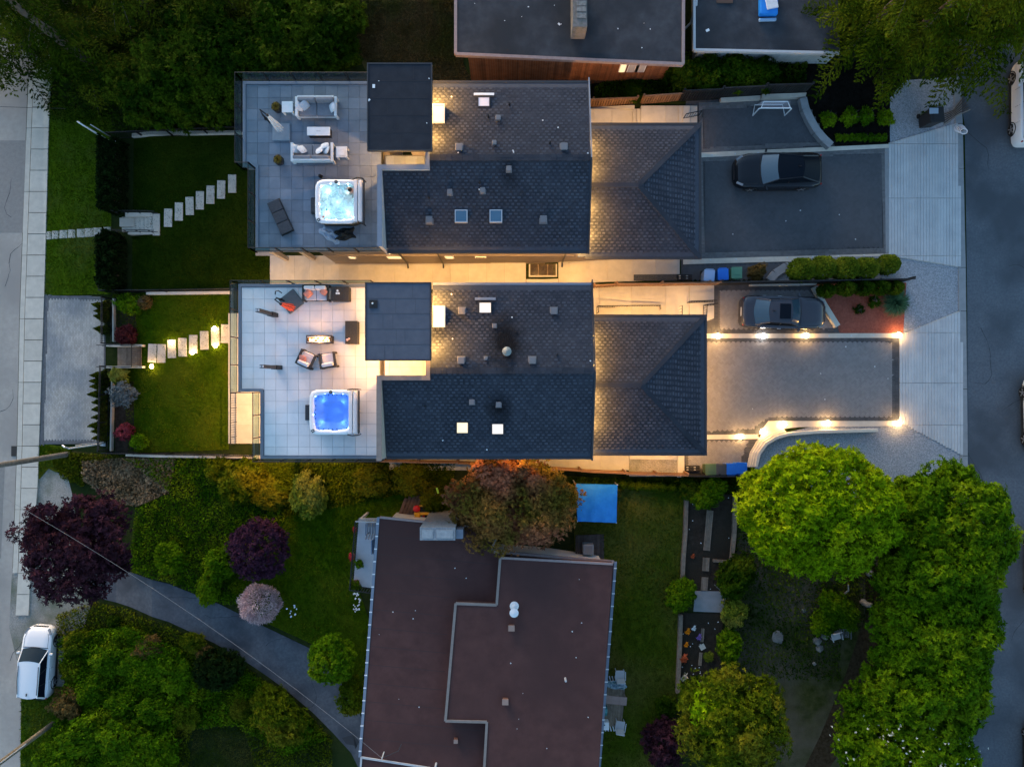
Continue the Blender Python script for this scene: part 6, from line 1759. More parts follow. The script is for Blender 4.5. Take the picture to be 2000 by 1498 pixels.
# ------------------------------------------------------------------ vehicles
wind_m = mat('windshield_glass', (.03, .06, .085), rough=.08, spec=1.0)
def car(name, label, cat, loc, rz, L, W, Hh, paint, kind='suv', group=None, roofglass=False, wind=None):
    t = thing(name, label, cat, loc, rz, group)
    w = W / 2
    hood, belt = .60 * Hh if kind != 'sedan' else .63 * Hh, .64 * Hh if kind != 'sedan' else .67 * Hh
    prof = [(-.5, .70, .42, .52), (-.488, .84, .50, .60), (-.45, .95, .58, .645), (-.36, 1.0, .62, .66), (-.2, 1.0, .62, .655), (0, 1.0, .62, .65), (.15, 1.0, .615, .645), (.25, .99, .59, .63), (.36, .97, .55, .595), (.42, .92, .51, .555), (.46, .83, .46, .50), (.486, .70, .39, .43), (.5, .50, .30, .34)]
    if kind == 'sedan': prof = [(-.5, .70, .46, .56), (-.488, .85, .53, .63), (-.45, .95, .60, .67), (-.36, 1, .65, .69), (-.2, 1, .65, .685), (0, 1, .65, .68), (.15, 1, .64, .675), (.22, .99, .61, .665), (.36, .965, .57, .63), (.42, .91, .53, .585), (.46, .82, .48, .52), (.486, .68, .40, .44), (.5, .48, .32, .36)]
    vs, n = [], 12
    for (u, a, zb, zd) in prof:
        x = u * L; y = a * w
        half = [(.78 * y, .20), (.94 * y, .24), (1.0 * y, .45 * zb * Hh + .12), (.985 * y, zb * Hh), (.88 * y, zd * Hh), (.45 * y, zd * Hh + .022)]
        vs += [(x, q, z) for q, z in half] + [(x, -q, z) for q, z in half[::-1]]
    fs = [(i * n + k, (i + 1) * n + k, (i + 1) * n + (k + 1) % n, i * n + (k + 1) % n) for i in range(len(prof) - 1) for k in range(n)]
    fs += [tuple(range(n)), tuple(range((len(prof) - 1) * n, len(prof) * n))[::-1]]
    mb = MB().add(vs, fs); b = mb.build('body', paint, t, smooth=True)
    es = b.modifiers.new('split', 'EDGE_SPLIT'); es.split_angle = R(48)
    if kind == 'suv': x0, x1, x2, x3 = -.488 * L, -.43 * L, .075 * L, .225 * L
    elif kind == 'coupe': x0, x1, x2, x3 = -.46 * L, -.24 * L, .05 * L, .21 * L
    else: x0, x1, x2, x3 = -.37 * L, -.22 * L, .04 * L, .17 * L
    zb0, zt = .635 * Hh if kind != 'sedan' else .665 * Hh, Hh - .03
    by, ty = .92 * w, .745 * w
    RB, RT = {'suv': (.90, .88), 'coupe': (.82, .80), 'sedan': (.88, .88)}[kind]
    B = {k: Vector(p) for k, p in dict(a=(x0 + .10, by * RB, zb0 + .02), b=(x3 - .06, by * .95, zb0 - .03), c=(x2 - .04, ty * .97, zt), d=(x1 + .08, ty * RT, zt - .02)).items()}
    m_ = lambda p: Vector((p.x, -p.y, p.z))
    mat('car_glass', (.005, .008, .013), rough=.22, spec=.08)
    def screen(lo_, hi_, bl, bh):
        mb = MB(); N = 8
        for i in range(N + 1):
            v = -1 + 2 * i / N; k = 1 - v * v
            mb.v += [(lo_.x + bl * k, lo_.y * v, lo_.z + .02 * k), (hi_.x + bh * k, hi_.y * v, hi_.z + .03 * k)]
        mb.f = [(2 * i, 2 * i + 2, 2 * i + 3, 2 * i + 1) if bl < 0 else (2 * i + 1, 2 * i + 3, 2 * i + 2, 2 * i) for i in range(N)]; mb.m = [0] * N
        return mb
    screen(B['b'], B['c'], .14, .10).build('windshield', wind or wind_m, t, smooth=True)
    screen(B['a'], B['d'], -.14, -.12).build('rear_window', MAT['car_glass'] if roofglass == 'full' or wind else wind_m, t)
    for s in (1, -1):
        q = [B['a'], B['b'], B['c'], B['d']] if s > 0 else [m_(B[k]) for k in 'dcba']
        MB().quad(*q).build('side_window', MAT['car_glass'], t)
        pl, pm_ = MB(), MB()
        f = (lambda p: p) if s > 0 else m_
        pl.tube([f(B['b']), f(B['c'])], .035, 6); pl.tube([f(B['c']), f(B['d'])], .035, 6); pl.tube([f(B['d']), f(B['a'])], .055, 6)
        for fr in ((.46,) if kind != 'suv' else (.36, .68)):
            pm_.tube([f(B['b'].lerp(B['a'], fr)), f(B['c'].lerp(B['d'], fr))], .022, 6)
        pl.build('pillar', paint, t); pm_.build('door_pillar', plast, t)
    rf = []
    for i in range(5):
        u = i / 4; yy = (ty * RT + (ty * .97 - ty * RT) * u) + .02 * (1 - (2 * u - 1) ** 2)
        for j in range(5):
            v = -1 + j / 2; k = 1 - v * v; x = (B['d'].x - .12 * k) + (B['c'].x + .10 * k - B['d'].x + .12 * k) * u
            rf.append((x, yy * v, zt - .02 + .02 * u + .055 * (1 - v * v) * (1 - (2 * u - 1) ** 4 * .6)))
    MB().add(rf, [(i * 5 + j, (i + 1) * 5 + j, (i + 1) * 5 + j + 1, i * 5 + j + 1) for i in range(4) for j in range(4)]).build('roof', MAT['car_glass'] if roofglass == 'full' else paint, t, smooth=True)
    if roofglass is True:
        xm = x1 + (x2 - x1) * .70
        MB().box((xm, 0, zt + .052), (.62, .82 * ty * 1.5, .012)).build('sunroof', MAT['car_glass'], t, bevel=.02)
    if kind == 'suv':
        for s in (1, -1): MB().tube([(x1 + .25, s * (ty * .86), zt + .03), ((x1 + x2) / 2, s * (ty * .92), zt + .05), (x2 - .25, s * (ty * .90), zt + .04)], .018, 6).build('roof_rail', plast, t)
    MB().box((x1 + .25, 0, zt + .07), (.16, .04, .06)).build('antenna', black_m, t)
    for sx in (.30, -.30):
        for s in (1, -1):
            wh = thing('wheel', None, None, (sx * L, s * (w - .13), .34)); wh.parent = t; KIDS.setdefault(t, []).append(wh)
            mb = MB()
            for (yy, r) in ((-.115, .30), (-.09, .34), (.09, .34), (.115, .30)):
                for k in range(20): mb.v.append((r * math.cos(k * .31416), yy, r * math.sin(k * .31416)))
            mb.f = [(i * 20 + k, i * 20 + (k + 1) % 20, (i + 1) * 20 + (k + 1) % 20, (i + 1) * 20 + k) for i in range(3) for k in range(20)] + [tuple(range(20)), tuple(range(60, 80))[::-1]]
            mb.m = [0] * len(mb.f); link('tyre', mb.mesh('tyre', rubber), wh)
            rm = MB()
            for k in range(5):
                a = k * 2 * math.pi / 5
                rm.box((math.cos(a) * .12, s * .122, math.sin(a) * .12), (.24, .02, .055), ry=-a)
            rm.box((0, s * .122, 0), (.1, .03, .1))
            link('rim', rm.mesh('rim', rim_m), wh)
            ar = MB(); pts = [(sx * L + .40 * math.cos(math.pi * k / 8), s * (w + .002), .34 + .40 * math.sin(math.pi * k / 8)) for k in range(9)]
            ar.tube(pts, .03, 5); ar.build('wheel_arch', plast, t)
    for s in (1, -1):
        MB().box((.445 * L, s * .74 * w, .51 * Hh), (.40, .15, .06), -s * .55, ry=.35).build('headlight', lens_w, t, bevel=.02)
        MB().box((-.475 * L, s * .70 * w, .57 * Hh), (.08, .34, .09), s * .35).build('taillight', lens_r, t, bevel=.02)
        MB().box((.155 * L, s * (w + .09), .66 * Hh), (.12, .20, .12), s * .2).build('mirror', paint, t, bevel=.03)
        for fx in (-.06, -.24): MB().box((fx * L, s * (w + .004), .56 * Hh), (.2, .03, .03)).build('door_handle', paint if kind != 'sedan' else alu, t)
    sm_ = MB()
    zh = (.60 if kind != 'sedan' else .64) * Hh
    for s in (1, -1):
        sm_.tube([(.24 * L, s * .80 * w, zh + .055), (.36 * L, s * .80 * w, zh + .0), (.43 * L, s * .70 * w, zh - .07)], .009, 4)
        for fx in (.14, -.06, -.25): sm_.tube([(fx * L, s * (w * .995), .38 * Hh), (fx * L, s * (w * .99), .60 * Hh)], .010, 4)
        sm_.box((-.0 * L, s * (w - .02), .27), (.5 * L, .08, .12))
    sm_.tube([(x3 + .03, -.84 * w, zb0 + .01), (x3 + .06, 0, zb0 + .03), (x3 + .03, .84 * w, zb0 + .01)], .02, 5)
    sm_.tube([(x0 - .02, -.80 * w, zb0 + .035), (x0 - .02, .80 * w, zb0 + .035)], .012, 4)
    sm_.build('panel_gap', plast, t)['kind'] = 'stuff'
    MB().box((.497 * L, 0, .36 * Hh), (.04, .9, .14)).build('grille', plast, t, bevel=.01)
    MB().box((-.499 * L, 0, .46 * Hh), (.02, .5, .12)).build('number_plate', white_p, t)
    MB().tube([(.236 * L, -.5 * w, .635 * Hh), (.215 * L, .25 * w, .66 * Hh)], .012, 4).build('wiper', black_m, t)
    return t
# heading: +x local = front
car('parked_car', 'white crossover parked on the gravel shoulder of the west street', 'car', (-29.55, -17.35, .01), R(90 - 3.5), 4.42, 1.84, 1.58, paint_w, 'suv', wind=mat('windshield_dark', (.010, .020, .030), rough=.1, spec=.12))
car('parked_car', 'black coupe-roofed car on the north driveway, bonnet toward the garage', 'car', (15.2, 12.15, 3.62), R(180 + .5), 4.95, 1.98, 1.58, paint_k, 'coupe', roofglass='full')
car('parked_car', 'dark grey saloon with sunroof in the bay beside the red mulch bed', 'car', (15.55, 4.05, 3.62), R(-1.5), 4.86, 1.86, 1.46, paint_g, 'sedan', roofglass=True)
car('parked_car', 'white vehicle at the right edge of the road under the conifers', 'car', (29.75, 16.1, 3.62), R(90), 4.9, 1.9, 1.8, paint_w, 'suv')
car('parked_car', 'white car cut by the picture edge right of the south apron', 'car', (30.42, -1.85, 3.62), R(92), 4.5, 1.82, 1.55, mat('car_pale', (.60, .64, .62), rough=.3, coat=.6), 'suv')
car('parked_car', 'black car cut by the picture edge beside the tall green trees', 'car', (30.62, -10.6, 3.62), R(-90), 4.5, 1.82, 1.5, paint_k, 'suv')
car('parked_car', 'silver car cut by the picture edge at the bottom right corner', 'car', (30.52, -21.6, 3.62), R(-90), 4.5, 1.82, 1.5, mat('car_silver', (.36, .37, .38), rough=.3, coat=.5, metal=.3), 'suv')

# ------------------------------------------------------------------ bins and yard things
def bin_(px, py, m, label, group, rz=0.0, s=1.0):
    p = P(px, py, 3.6 + .95); p.z = 3.62
    t = thing('wheelie_bin', label, 'bin', p, rz, group)
    t.scale = (s, s, s)
    a, b = .24, .29
    mb = MB()
    vs = [(-a, -a, .06), (a, -a, .06), (a, a, .06), (-a, a, .06), (-b, -b - .02, .93), (b, -b - .02, .93), (b, b, .93), (-b, b, .93)]
    mb.add(vs, [(3, 2, 1, 0), (4, 5, 6, 7), (0, 1, 5, 4), (1, 2, 6, 5), (2, 3, 7, 6), (3, 0, 4, 7)]); mb.build('body', m, t, bevel=.02)
    MB().box((0, -.01, .965), (.62, .66, .06)).build('lid', m, t, bevel=.03)
    MB().box((0, -.06, 1.003), (.34, .34, .018)).build('lid_panel', m, t, bevel=.008)
    MB().tube([(-.22, .36, .95), (.22, .36, .95)], .02, 6).build('handle', m, t)
    for s2 in (-1, 1):
        w_ = MB()
        for yy in (-.03, .03):
            for k in range(12): w_.v.append((s2 * .25 + yy, .27 + .1 * math.cos(k * .5236), .1 + .1 * math.sin(k * .5236)))
        w_.f = [(k, (k + 1) % 12, 12 + (k + 1) % 12, 12 + k) for k in range(12)] + [tuple(range(12)), tuple(range(12, 24))]; w_.m = [0] * 14
        w_.build('wheel', rubber, t)
    return t
bin_(1385, 538, pale_bin, 'pale blue wheelie bin, left of the three under the north garage', 'bins of the north house', R(-4))
bin_(1412, 536, blue_bin, 'bright blue wheelie bin between the pale blue and green bins', 'bins of the north house', R(2))
bin_(1438.5, 533.5, green_bin, 'green wheelie bin beside the dry yellow bush', 'bins of the north house', R(180))
bin_(1388, 917, olive_bin, 'olive green wheelie bin at the left end of the row of four', 'bins of the south house', R(182))
bin_(1409, 917, grey_bin, 'charcoal wheelie bin in the row of four', 'bins of the south house', R(180))
bin_(1428, 916, blue_bin, 'blue wheelie bin next to the charcoal one', 'bins of the south house', R(180))
bin_(1448, 914.5, blue_bin, 'blue wheelie bin touching the lime tree at the row end', 'bins of the south house', R(178))
bin_(1822, 229, plast, 'black bin with pale lid window on the gravel by the road', None, R(5), 1.35)
MB().box((0, 0, 0), (.5, .32, .02)).build('lid_window', mat('pale_plastic', (.30, .36, .42), rough=.4))
lw = bpy.data.objects['lid_window']; lw.location = P(1824, 217, 4.98); tag(lw, 'pale plate on top of the black bin by the road', 'plate')
def clutter(px, py, label, z):
    t = thing('shoe_rack', label, 'shoe rack', P(px, py, z))
    MB().bb(-.4, .4, -.16, .16, 0, .25).build('rack', plast, t)
    for i in range(8): MB().ball((-.32 + (i % 4) * .21, -.07 + (i // 4) * .14, .29), .06, 6, 4, sq=(1.3, .7, .7)).build('shoe', mat('shoe' + str(i % 2), ((.3, .29, .27), (.03, .03, .03))[i % 2], rough=.7), t)
clutter(1351, 914, 'black rack of shoes beside the olive bin', 3.62)
clutter(1336, 543, 'dark box of small things by the fence near the pale blue bin', 3.62)
p = P(1873, 252, 3.64); t = thing('cable_coil', 'coil of pale cable on the kerb beside the north apron', 'coil', p)
mb = MB()
for k in range(5): mb.tube([(.3 * math.cos(a) * (1 - .08 * k) + .03 * k, .22 * math.sin(a) * (1 - .08 * k) - .06 * k, .05 + .05 * k) for a in np.linspace(0, 6.283, 14)], .03, 5)
mb.build('loop', white_f, t)
p = P(1862, 222, 3.62); t = thing('cut_branches', 'dark cut branches lying at the road edge by the cable coil', 'branches', p, .5)
for k in range(6): MB().tube([(-.8, (k - 3) * .12, .05), (0, (k - 3) * .07, .15), (.9, (k - 3) * .16 + .2, .08)], .03, 5).build('branch', bark if k else bark_l, t)
# hockey goal
p0, p1 = P(1470, 229, 3.62), P(1532, 224, 3.62)
t = thing('hockey_goal', 'white framed hockey goal with red crossbar net on the dark court', 'goal', (p0 + p1) / 2)
W_ = (p1 - p0).length / 2; gh = 1.15
fr = MB()
fr.tube([(-W_, 0, 0), (-W_, 0, gh - .1), (-W_ + .1, 0, gh), (W_ - .1, 0, gh), (W_, 0, gh - .1), (W_, 0, 0)], .035, 8)
fr.build('frame', white_p, t)
bk = MB(); bk.tube([(-W_, 0, .03), (-W_ + .12, .62, .03), (W_ - .12, .62, .03), (W_, 0, .03)], .028, 6); bk.tube([(-W_ + .1, 0, gh), (-W_ + .25, .38, gh - .02), (W_ - .25, .38, gh - .02), (W_ - .1, 0, gh)], .028, 6)
bk.build('back_bar', white_p, t)
MB().tube([(-W_ + .2, .03, gh - .04), (W_ - .2, .03, gh - .04)], .03, 6).build('padding', mat('pad_red', (.55, .04, .08), rough=.6), t)
nm = MB()
for i in range(22):
    u = -W_ + .2 + (2 * W_ - .4) * i / 21; nm.tube([(u, .38, gh - .02), (u * .98, .62, .03)], .006, 3)
for i in range(8):
    f_ = i / 7; y = .38 + .24 * f_; z_ = gh - .02 - (gh - .05) * f_; nm.tube([(-W_ + .22, y, z_), (W_ - .22, y, z_)], .006, 3)
    nm.tube([(-W_ + .12, .38 * f_, gh - .01), (W_ - .12, .38 * f_, gh - .01)], .006, 3)
nm.build('net', mat('net_white', (.6, .55, .58), rough=.8), t)['kind'] = 'stuff'
# blue tarpaulin over a frame
q = [P(x, y, 4.2) for x, y in ((1124, 945), (1206, 947), (1204, 1021), (1128, 1018))]
c = sum(q, Vector()) / 4; c.z = h(c.x)
t = thing('tarp_shelter', 'bright blue tarpaulin stretched over a square frame on the yard', 'tarpaulin', c)
n = 18; vs = []
for i in range(n):
    for j in range(n):
        u, v = i / (n - 1), j / (n - 1)
        a = q[0].lerp(q[1], u).lerp(q[3].lerp(q[2], u), v) - c
        a.z += .16 * math.sin(math.pi * u) * math.sin(math.pi * v) + .035 * math.sin(u * 19 + math.sin(v * 9)) * v - .02 * abs(math.sin(u * 6.28))
        vs.append(tuple(a))
MB().add(vs, [(i * n + j, i * n + j + 1, (i + 1) * n + j + 1, (i + 1) * n + j) for i in range(n - 1) for j in range(n - 1)]).build('sheet', tarp_m, t, smooth=True)
for a, b in ((0, 1), (1, 2), (2, 3), (3, 0)):
    A, B_ = q[a] - c, q[b] - c; MB().quad(A, B_, B_ - Vector((0, 0, .22)), A - Vector((0, 0, .22))).build('hem', tarp_m, t)
for a in q: MB().tube([(a.x - c.x, a.y - c.y, 0), a - c], .04, 6).build('leg', alu, t)
# things round the brown house
def chair(px, py, z, rz, m, label, cat='chair', group=None, striped=False):
    t = thing('garden_chair', label, cat, P(px, py, z), rz, group)
    if striped:
        for i in range(6): MB().box((-.25 + .1 * i, 0, .38), (.05, .5, .02)).build('slat', m, t); MB().box((-.25 + .1 * i, .3, .62), (.05, .03, .5), rx=-.35).build('slat', m, t)
    else:
        MB().box((0, 0, .40), (.52, .50, .05)).build('seat', m, t, bevel=.015); MB().box((0, .26, .68), (.50, .05, .5), rx=-.2).build('backrest', m, t, bevel=.015)
    for sx in (-1, 1):
        for sy in (-1, 1): MB().box((sx * .23, sy * .21, .185), (.04, .04, .37)).build('leg', m, t)
        MB().box((sx * .28, 0, .62), (.05, .5, .03)).build('arm', m, t)
    return t
chair(733, 1030, 3.9, R(180), trim_b, 'blue-grey striped deck chair on the white side deck', striped=True).scale = (1.5, 1.3, 1)
o = MB().box((0, 0, 0), (.9, .5, .12)).build('bench_cushion', mat('beige_cloth', (.42, .36, .32), rough=.9), bevel=.03); o.location = P(730, 1020, 4.1); tag(o, 'beige cushion behind the striped deck chair', 'cushion')
chair(742, 1062, 3.9, R(90), mat('blue_plastic', (.12, .19, .32), rough=.5), 'blue chair half under the brown roof edge').scale = (1.6, 1, 1)
def pot(px, py, z, label, pm, plant_m, r=.16, s=1.0):
    t = thing('flower_pot', label, 'flower pot', P(px, py, z)); t.scale = (s, s, s)
    MB().lathe((0, 0, 0), [(.12, 0), (r, .26), (r - .03, .26), (.1, .2)], 12).build('pot', pm, t)
    o = link('plant', plant_m, t); o.location = (0, 0, .2); return t
pm_g = crown_mesh('pot_plant', .26, .26, .22, 7, 260, .05, L_MID, 5, zc=.15)
pm_y = crown_mesh('pot_plant', .26, .26, .22, 7, 260, .05, L_OLIVE, 6, zc=.15)
pm_r = crown_mesh('pot_flower', .2, .2, .16, 6, 160, .05, leafmat('petal_red', (.42, .02, .03), (.6, .05, .05), None, 3), 7, zc=.12)
terr = mat('terracotta', (.35, .13, .08), rough=.8)
pot(704, 1098, 3.9, 'dark round pot with green plant on the white deck', plast, pm_g, .2, 1.1)
pot(690, 1084, 3.95, 'pot of bright red flowers on the white deck railing', terr, pm_r, .14, 1.0)
pot(695, 1032, 3.95, 'dark red pot at the upper end of the white deck rail', mat('dark_red', (.16, .02, .02), rough=.6), pm_r, .12, .7)
pot(697, 1137, 3.9, 'pot of pale yellowish plant at the lower white deck corner', terr, pm_y, .2, 1.3)
pot(724 + 16, 1024, 3.9, 'small dark leafy pot beside the striped deck chair', plast, pm_g, .14, .7)
pot(807, 962, 2.2, 'terracotta pot on the planks by the yellow ride-on toy', terr, pm_g, .16, .9)
# yellow toy
t = thing('ride_on_toy', 'yellow ride-on toy loader with red round seat by the chimney', 'toy', P(826, 994, 2.1), 0)
yel = mat('toy_yellow', (.75, .33, .015), rough=.4); redp = mat('toy_red', (.62, .02, .02), rough=.4)
MB().box((.15, .28, .5), (.62, .10, .14)).build('frame', yel, t, bevel=.03); MB().box((.15, -.18, .5), (.66, .16, .14)).build('frame', yel, t, bevel=.03)
MB().box((-.27, -.32, .42), (.34, .50, .34), .15, rx=.25).build('bucket', yel, t, bevel=.06)
MB().box((.15, .06, .4), (.55, .34, .1)).build('floor', plast, t)
MB().ball((-.30, .12, .6), .22, 10, 7, sq=(1, 1, .7)).build('seat', redp, t, smooth=True)
MB().cyl((.35, -.36, .25), .2, .14, 12).build('wheel', rubber, t); MB().cyl((.1, -.38, .25), .1, .1, 10).build('hub', redp, t)
t = thing('garden_rake', 'crossed pale tool handles lying behind the yellow toy', 'tool', P(838, 974, 2.4), 0)
MB().tube([(-.3, .3, .2), (.0, 0, .1)], .02, 5).build('handle', wood_g, t); MB().tube([(0, 0, .1), (.5, .4, .35)], .02, 5).build('handle', wood_g, t)
MB().box((.55, .55, .4), (.12, .35, .05), .3).build('blade', mat('lime_plastic', (.35, .62, .04), rough=.4), t, bevel=.02)
t = thing('plank_patio', 'brown wooden planks laid between copper tree and brown roof', 'patio', P(800, 985, 2.05))
for i in range(8):
    c = P(785 + i * 8, 996 - i * 3.4, 2.1); MB().box((c.x, c.y, 2.08), (.24, 1.5, .05), R(-22)).build('plank', mat('plank_brown', (.13, .075, .05), (.18, .11, .075), 5, .85, .3, 30, rnd=.25), t, True)
for i in range(9):
    c = P(818 + i * 5.5, 1014, 2.4); MB().box((c.x, c.y, 2.4), (.12, .9, .05)).build('plank', wood_g, t, True)
# dark plank deck and grey box by the north wall
t = thing('plank_landing', 'dark plank landing beside the white boarded wall', 'deck', P(1158, 1070, 2.8))
for i in range(13):
    c = P(1126 + i * 4.3, 1070 - i * .2, 2.9); MB().box((c.x, c.y, 2.90), (.118, 1.5, .06)).build('plank', mat('plank_dark', (.055, .038, .032), (.085, .06, .05), 5, .85, .3, 30, rnd=.25), t, True)
t = thing('air_conditioner', 'grey slatted air conditioner box on the dark plank landing', 'air conditioner', P(1147, 1068, 2.94), 0)
MB().box((0, 0, .35), (.62, .60, .7)).build('case', mat('ac_grey', (.20, .215, .235), rough=.5), t, bevel=.04)
for i in range(7): MB().box((-.2 + i * .065, 0, .71), (.02, .42, .015)).build('grille_slat', slab_g, t)
# east plank deck of the brown house
t = thing('side_deck', 'small brown plank deck at the right side of the maroon roof', 'deck', P(1198, 1376, 3.0), 0)
for i in range(9):
    a, b = P(1179 + i * 5.0, 1340, 3.3), P(1172 + i * 5.0, 1418, 3.3)
    m_ = (a + b) / 2; MB().box((m_.x, m_.y, 3.27), (.135, (a - b).length, .05), math.atan2(b.y - a.y, b.x - a.x) + R(90)).build('plank', wood_g, t, True)
for s_, (x0, y) in enumerate(((1182, 1326), (1172, 1422))):
    for i in range(6):
        c = P(x0 + 4 + i * 5.5, y, 3.2); MB().box((c.x, c.y, 3.18), (.07, .35, .05), R(15)).build('step_slat', trim_l, t, True)
crumple('plastic_sheet', 'shiny crumpled plastic sheet on the small plank deck', 'plastic sheet', 1200, 1337, 1.35, .45, .25, mat('shiny_sheet', (.42, .50, .60), (.06, .20, .22), 5, .15, spec=.9), 8, 3.31, R(-8))
t = thing('garden_table', 'flat reddish-brown board table on the small plank deck', 'table', P(1200, 1358, 3.3), R(-6))
for i in range(3): MB().box((-.42 + i * .42, 0, .62), (.41, .46, .04)).build('plank', mat('table_brown', (.26, .17, .14), (.30, .20, .165), 4, .6), t)
for sx in (-1, 1):
    for sy in (-1, 1): MB().box((sx * .55, sy * .18, .3), (.05, .05, .6)).build('leg', wood_g, t)
chair(1209, 1312, 3.1, R(180), trim_l, 'pale grey plastic chair on the grass above the small plank deck')
chair(1209, 1410, 3.3, R(170), trim_l, 'pale grey plastic chair at the lower corner of the small plank deck')
t = thing('cool_box', 'white square box at the lower left of the small plank deck', 'box', P(1180, 1411, 3.3)); MB().box((0, 0, .22), (.46, .46, .44)).build('case', white_p, t, bevel=.03); MB().box((-.05, .08, .445), (.1, .06, .02)).build('latch', plast, t)
t = thing('plastic_tub', 'teal plastic tub on the small plank deck by the gutter', 'tub', P(1180, 1384, 3.3)); MB().bb(-.14, .14, -.26, .26, 0, .3).build('body', mat('teal_plastic', (.02, .16, .16), rough=.5), t, bevel=.02); MB().bb(-.15, .15, -.1, .12, .301, .33).build('lid', mat('teal_light', (.10, .30, .30), rough=.5), t)
# vegetable beds: timber edges, plank paths, stones, flowers
def timber(label, pts, w=.22, hh=.28, m=wood_g):
    a = G(*pts[0]); t = thing('bed_edge', label, 'timber edging', a)
    for p, q in zip(pts, pts[1:]):
        P0, P1 = G(*p), G(*q); beam(t, P0 + Vector((0, 0, hh)), P1 + Vector((0, 0, hh)), w, hh + .1, m, 'beam')
timber('long grey timber along the left of the upper vegetable bed', [(1339, 968), (1337, 1040), (1333, 1090), (1331, 1148)])
timber('long grey timber along the right of the upper vegetable bed', [(1434, 968), (1432, 1040), (1427, 1092)])
timber('long grey timber along the left of the lower flower bed', [(1328, 1198), (1326, 1260), (1322, 1350)])
timber('short grey timber across the upper vegetable bed', [(1391, 1093), (1418, 1095)], .14)
for k, (x0, y0, x1, y1, n, lb) in enumerate(((1386, 996, 1379, 1074, 4, 'upper plank path of three boards in the vegetable bed'), (1378.5, 1088, 1377, 1114, 4, 'short middle plank path in the vegetable bed'), (1376, 1126, 1374, 1152, 4, 'lower plank path ending at the concrete slab'), (1372, 1226, 1370, 1252, 2, 'upper narrow plank path in the flower bed'), (1368, 1273, 1366, 1298, 2, 'lower narrow plank path in the flower bed'))):
    a, b = G(x0, y0), G(x1, y1); t = thing('plank_path', lb, 'plank path', (a + b) / 2)
    d = (b - a); ang = math.atan2(d.y, d.x) + R(90); nx = Vector((math.cos(ang), math.sin(ang), 0))
    for i in range(n):
        c = (a + b) / 2 + nx * ((i - (n - 1) / 2) * .10); MB().box((c.x, c.y, h(c.x) + .10), (.085, d.length, .05), ang).build('plank', wood_g, t, True)
p = G(1371, 1262); o = MB().box((0, 0, 0), (.32, .3, .06), .5).build('paving_stone', concrete); o.location = (p.x, p.y, h(p.x) + .09); tag(o, 'small square pale paving stone in the flower bed', 'paving stone')
p = G(1412, 1155); o = MB().tube([(-.6, .5, .35), (.5, -.55, .1)], .025, 6).build('garden_stick', bark_l); o.location = p; tag(o, 'pale stick lying across the corner of the concrete slab', 'stick')
fl = {'orange': (.75, .22, .01), 'white': (.7, .7, .68), 'violet': (.22, .12, .35), 'rust': (.40, .08, .03), 'pale': (.45, .40, .32)}
fm_ = {k: crown_mesh('blossom', .13, .13, .1, 5, 70, .045, leafmat('petal_' + k, v, tuple(min(1, a * 1.25) for a in v), None, 3), 9) for k, v in fl.items()}
for px, py, k, s, lb in ((1342, 1231, 'orange', 1.2, 'upper orange flower clump in the flower bed'), (1339, 1257, 'orange', 1.0, 'lower orange flower clump in the flower bed'), (1354, 1225, 'white', 1.0, 'white flower clump right of the upper orange one'), (1364, 1242, 'violet', 1.2, 'violet flower clump beside the narrow plank path'),
                     (1334, 1283, 'rust', 1.7, 'rust red flower clump at the left timber'), (1335, 1320, 'pale', 1.6, 'pale flower clump low in the flower bed'), (1364, 1322, 'pale', 1.1, 'pale ring-like flower clump at the lower bed middle'), (1334, 1353, 'white', 1.4, 'white flower clump at the foot of the flower bed'), (1352, 1085, 'rust', .9, 'small red flower in the upper vegetable bed')):
    p = G(px, py); t = thing('flower_clump', lb, 'flowers', (p.x, p.y, h(p.x) + .05)); t.scale = (s, s, s)
    link('blossom', fm_[k], t).location = (0, 0, .12)
    mb = MB()
    for i in range(5): mb.tube([(0, 0, 0), (.08 * math.cos(i * 1.26), .08 * math.sin(i * 1.26), .14)], .008, 3)
    mb.build('stem', mat('stem_green', (.04, .09, .02), rough=.8), t)
# stones, seats in the back garden
rng = random.Random(8)
def stone(px, py, r, label, m=rock_m, sq=.6):
    mb = MB().ball((0, 0, 0), r, 9, 6); mb.v = [tuple(c * (1 + .22 * math.sin(i * 12.9898 + c * 40)) for c in v[:2]) + (v[2] * sq,) for i, v in enumerate(mb.v)]
    p = G(px, py); o = mb.build('stone', m); o.location = (p.x, p.y, h(p.x) + r * .3); o.rotation_euler = (0, 0, rng.uniform(0, 6)); tag(o, label, 'stone')
stone(1611, 1241, .24, 'grey stone left of the slatted garden seats'); stone(1595, 1250, .26, 'round grey stone further left of the garden seats'); stone(1600, 1266, .22, 'low stone below the pair left of the seats')
stone(1569, 1191, .13, 'small pale stone in the middle of the rough grass'); stone(1697, 1119, .22, 'grey stone under the tree edge beside the dark hollow'); stone(1660, 1109, .22, 'pale stone just below the lime tree crown'); stone(1590, 1295, .12, 'small white stone below the garden seats')
stone(1407, 1319, .14, 'pale stone at the lower right corner of the flower bed'); stone(1518, 1243, .35, 'flat pale rock patch in the rough grass', rock_m, .15)
chair(1643, 1232, 3.6, R(0), slab_g, 'dark slatted garden seat under the green shrub', striped=True)
chair(1626, 1236, 3.6, R(15), trim_l, 'pale garden chair beside the dark slatted seat')
t = thing('garden_statue', 'pale stone figure standing at the edge of the dark hollow', 'statue', P(1685, 1175, 3.62))
MB().lathe((0, 0, 0), [(.2, 0), (.2, .1), (.13, .14), (.16, .5), (.1, .75)], 12).build('body', rock_m, t, smooth=True); MB().ball((.02, .1, .86), .12, 10, 7).build('head', rock_m, t, smooth=True)
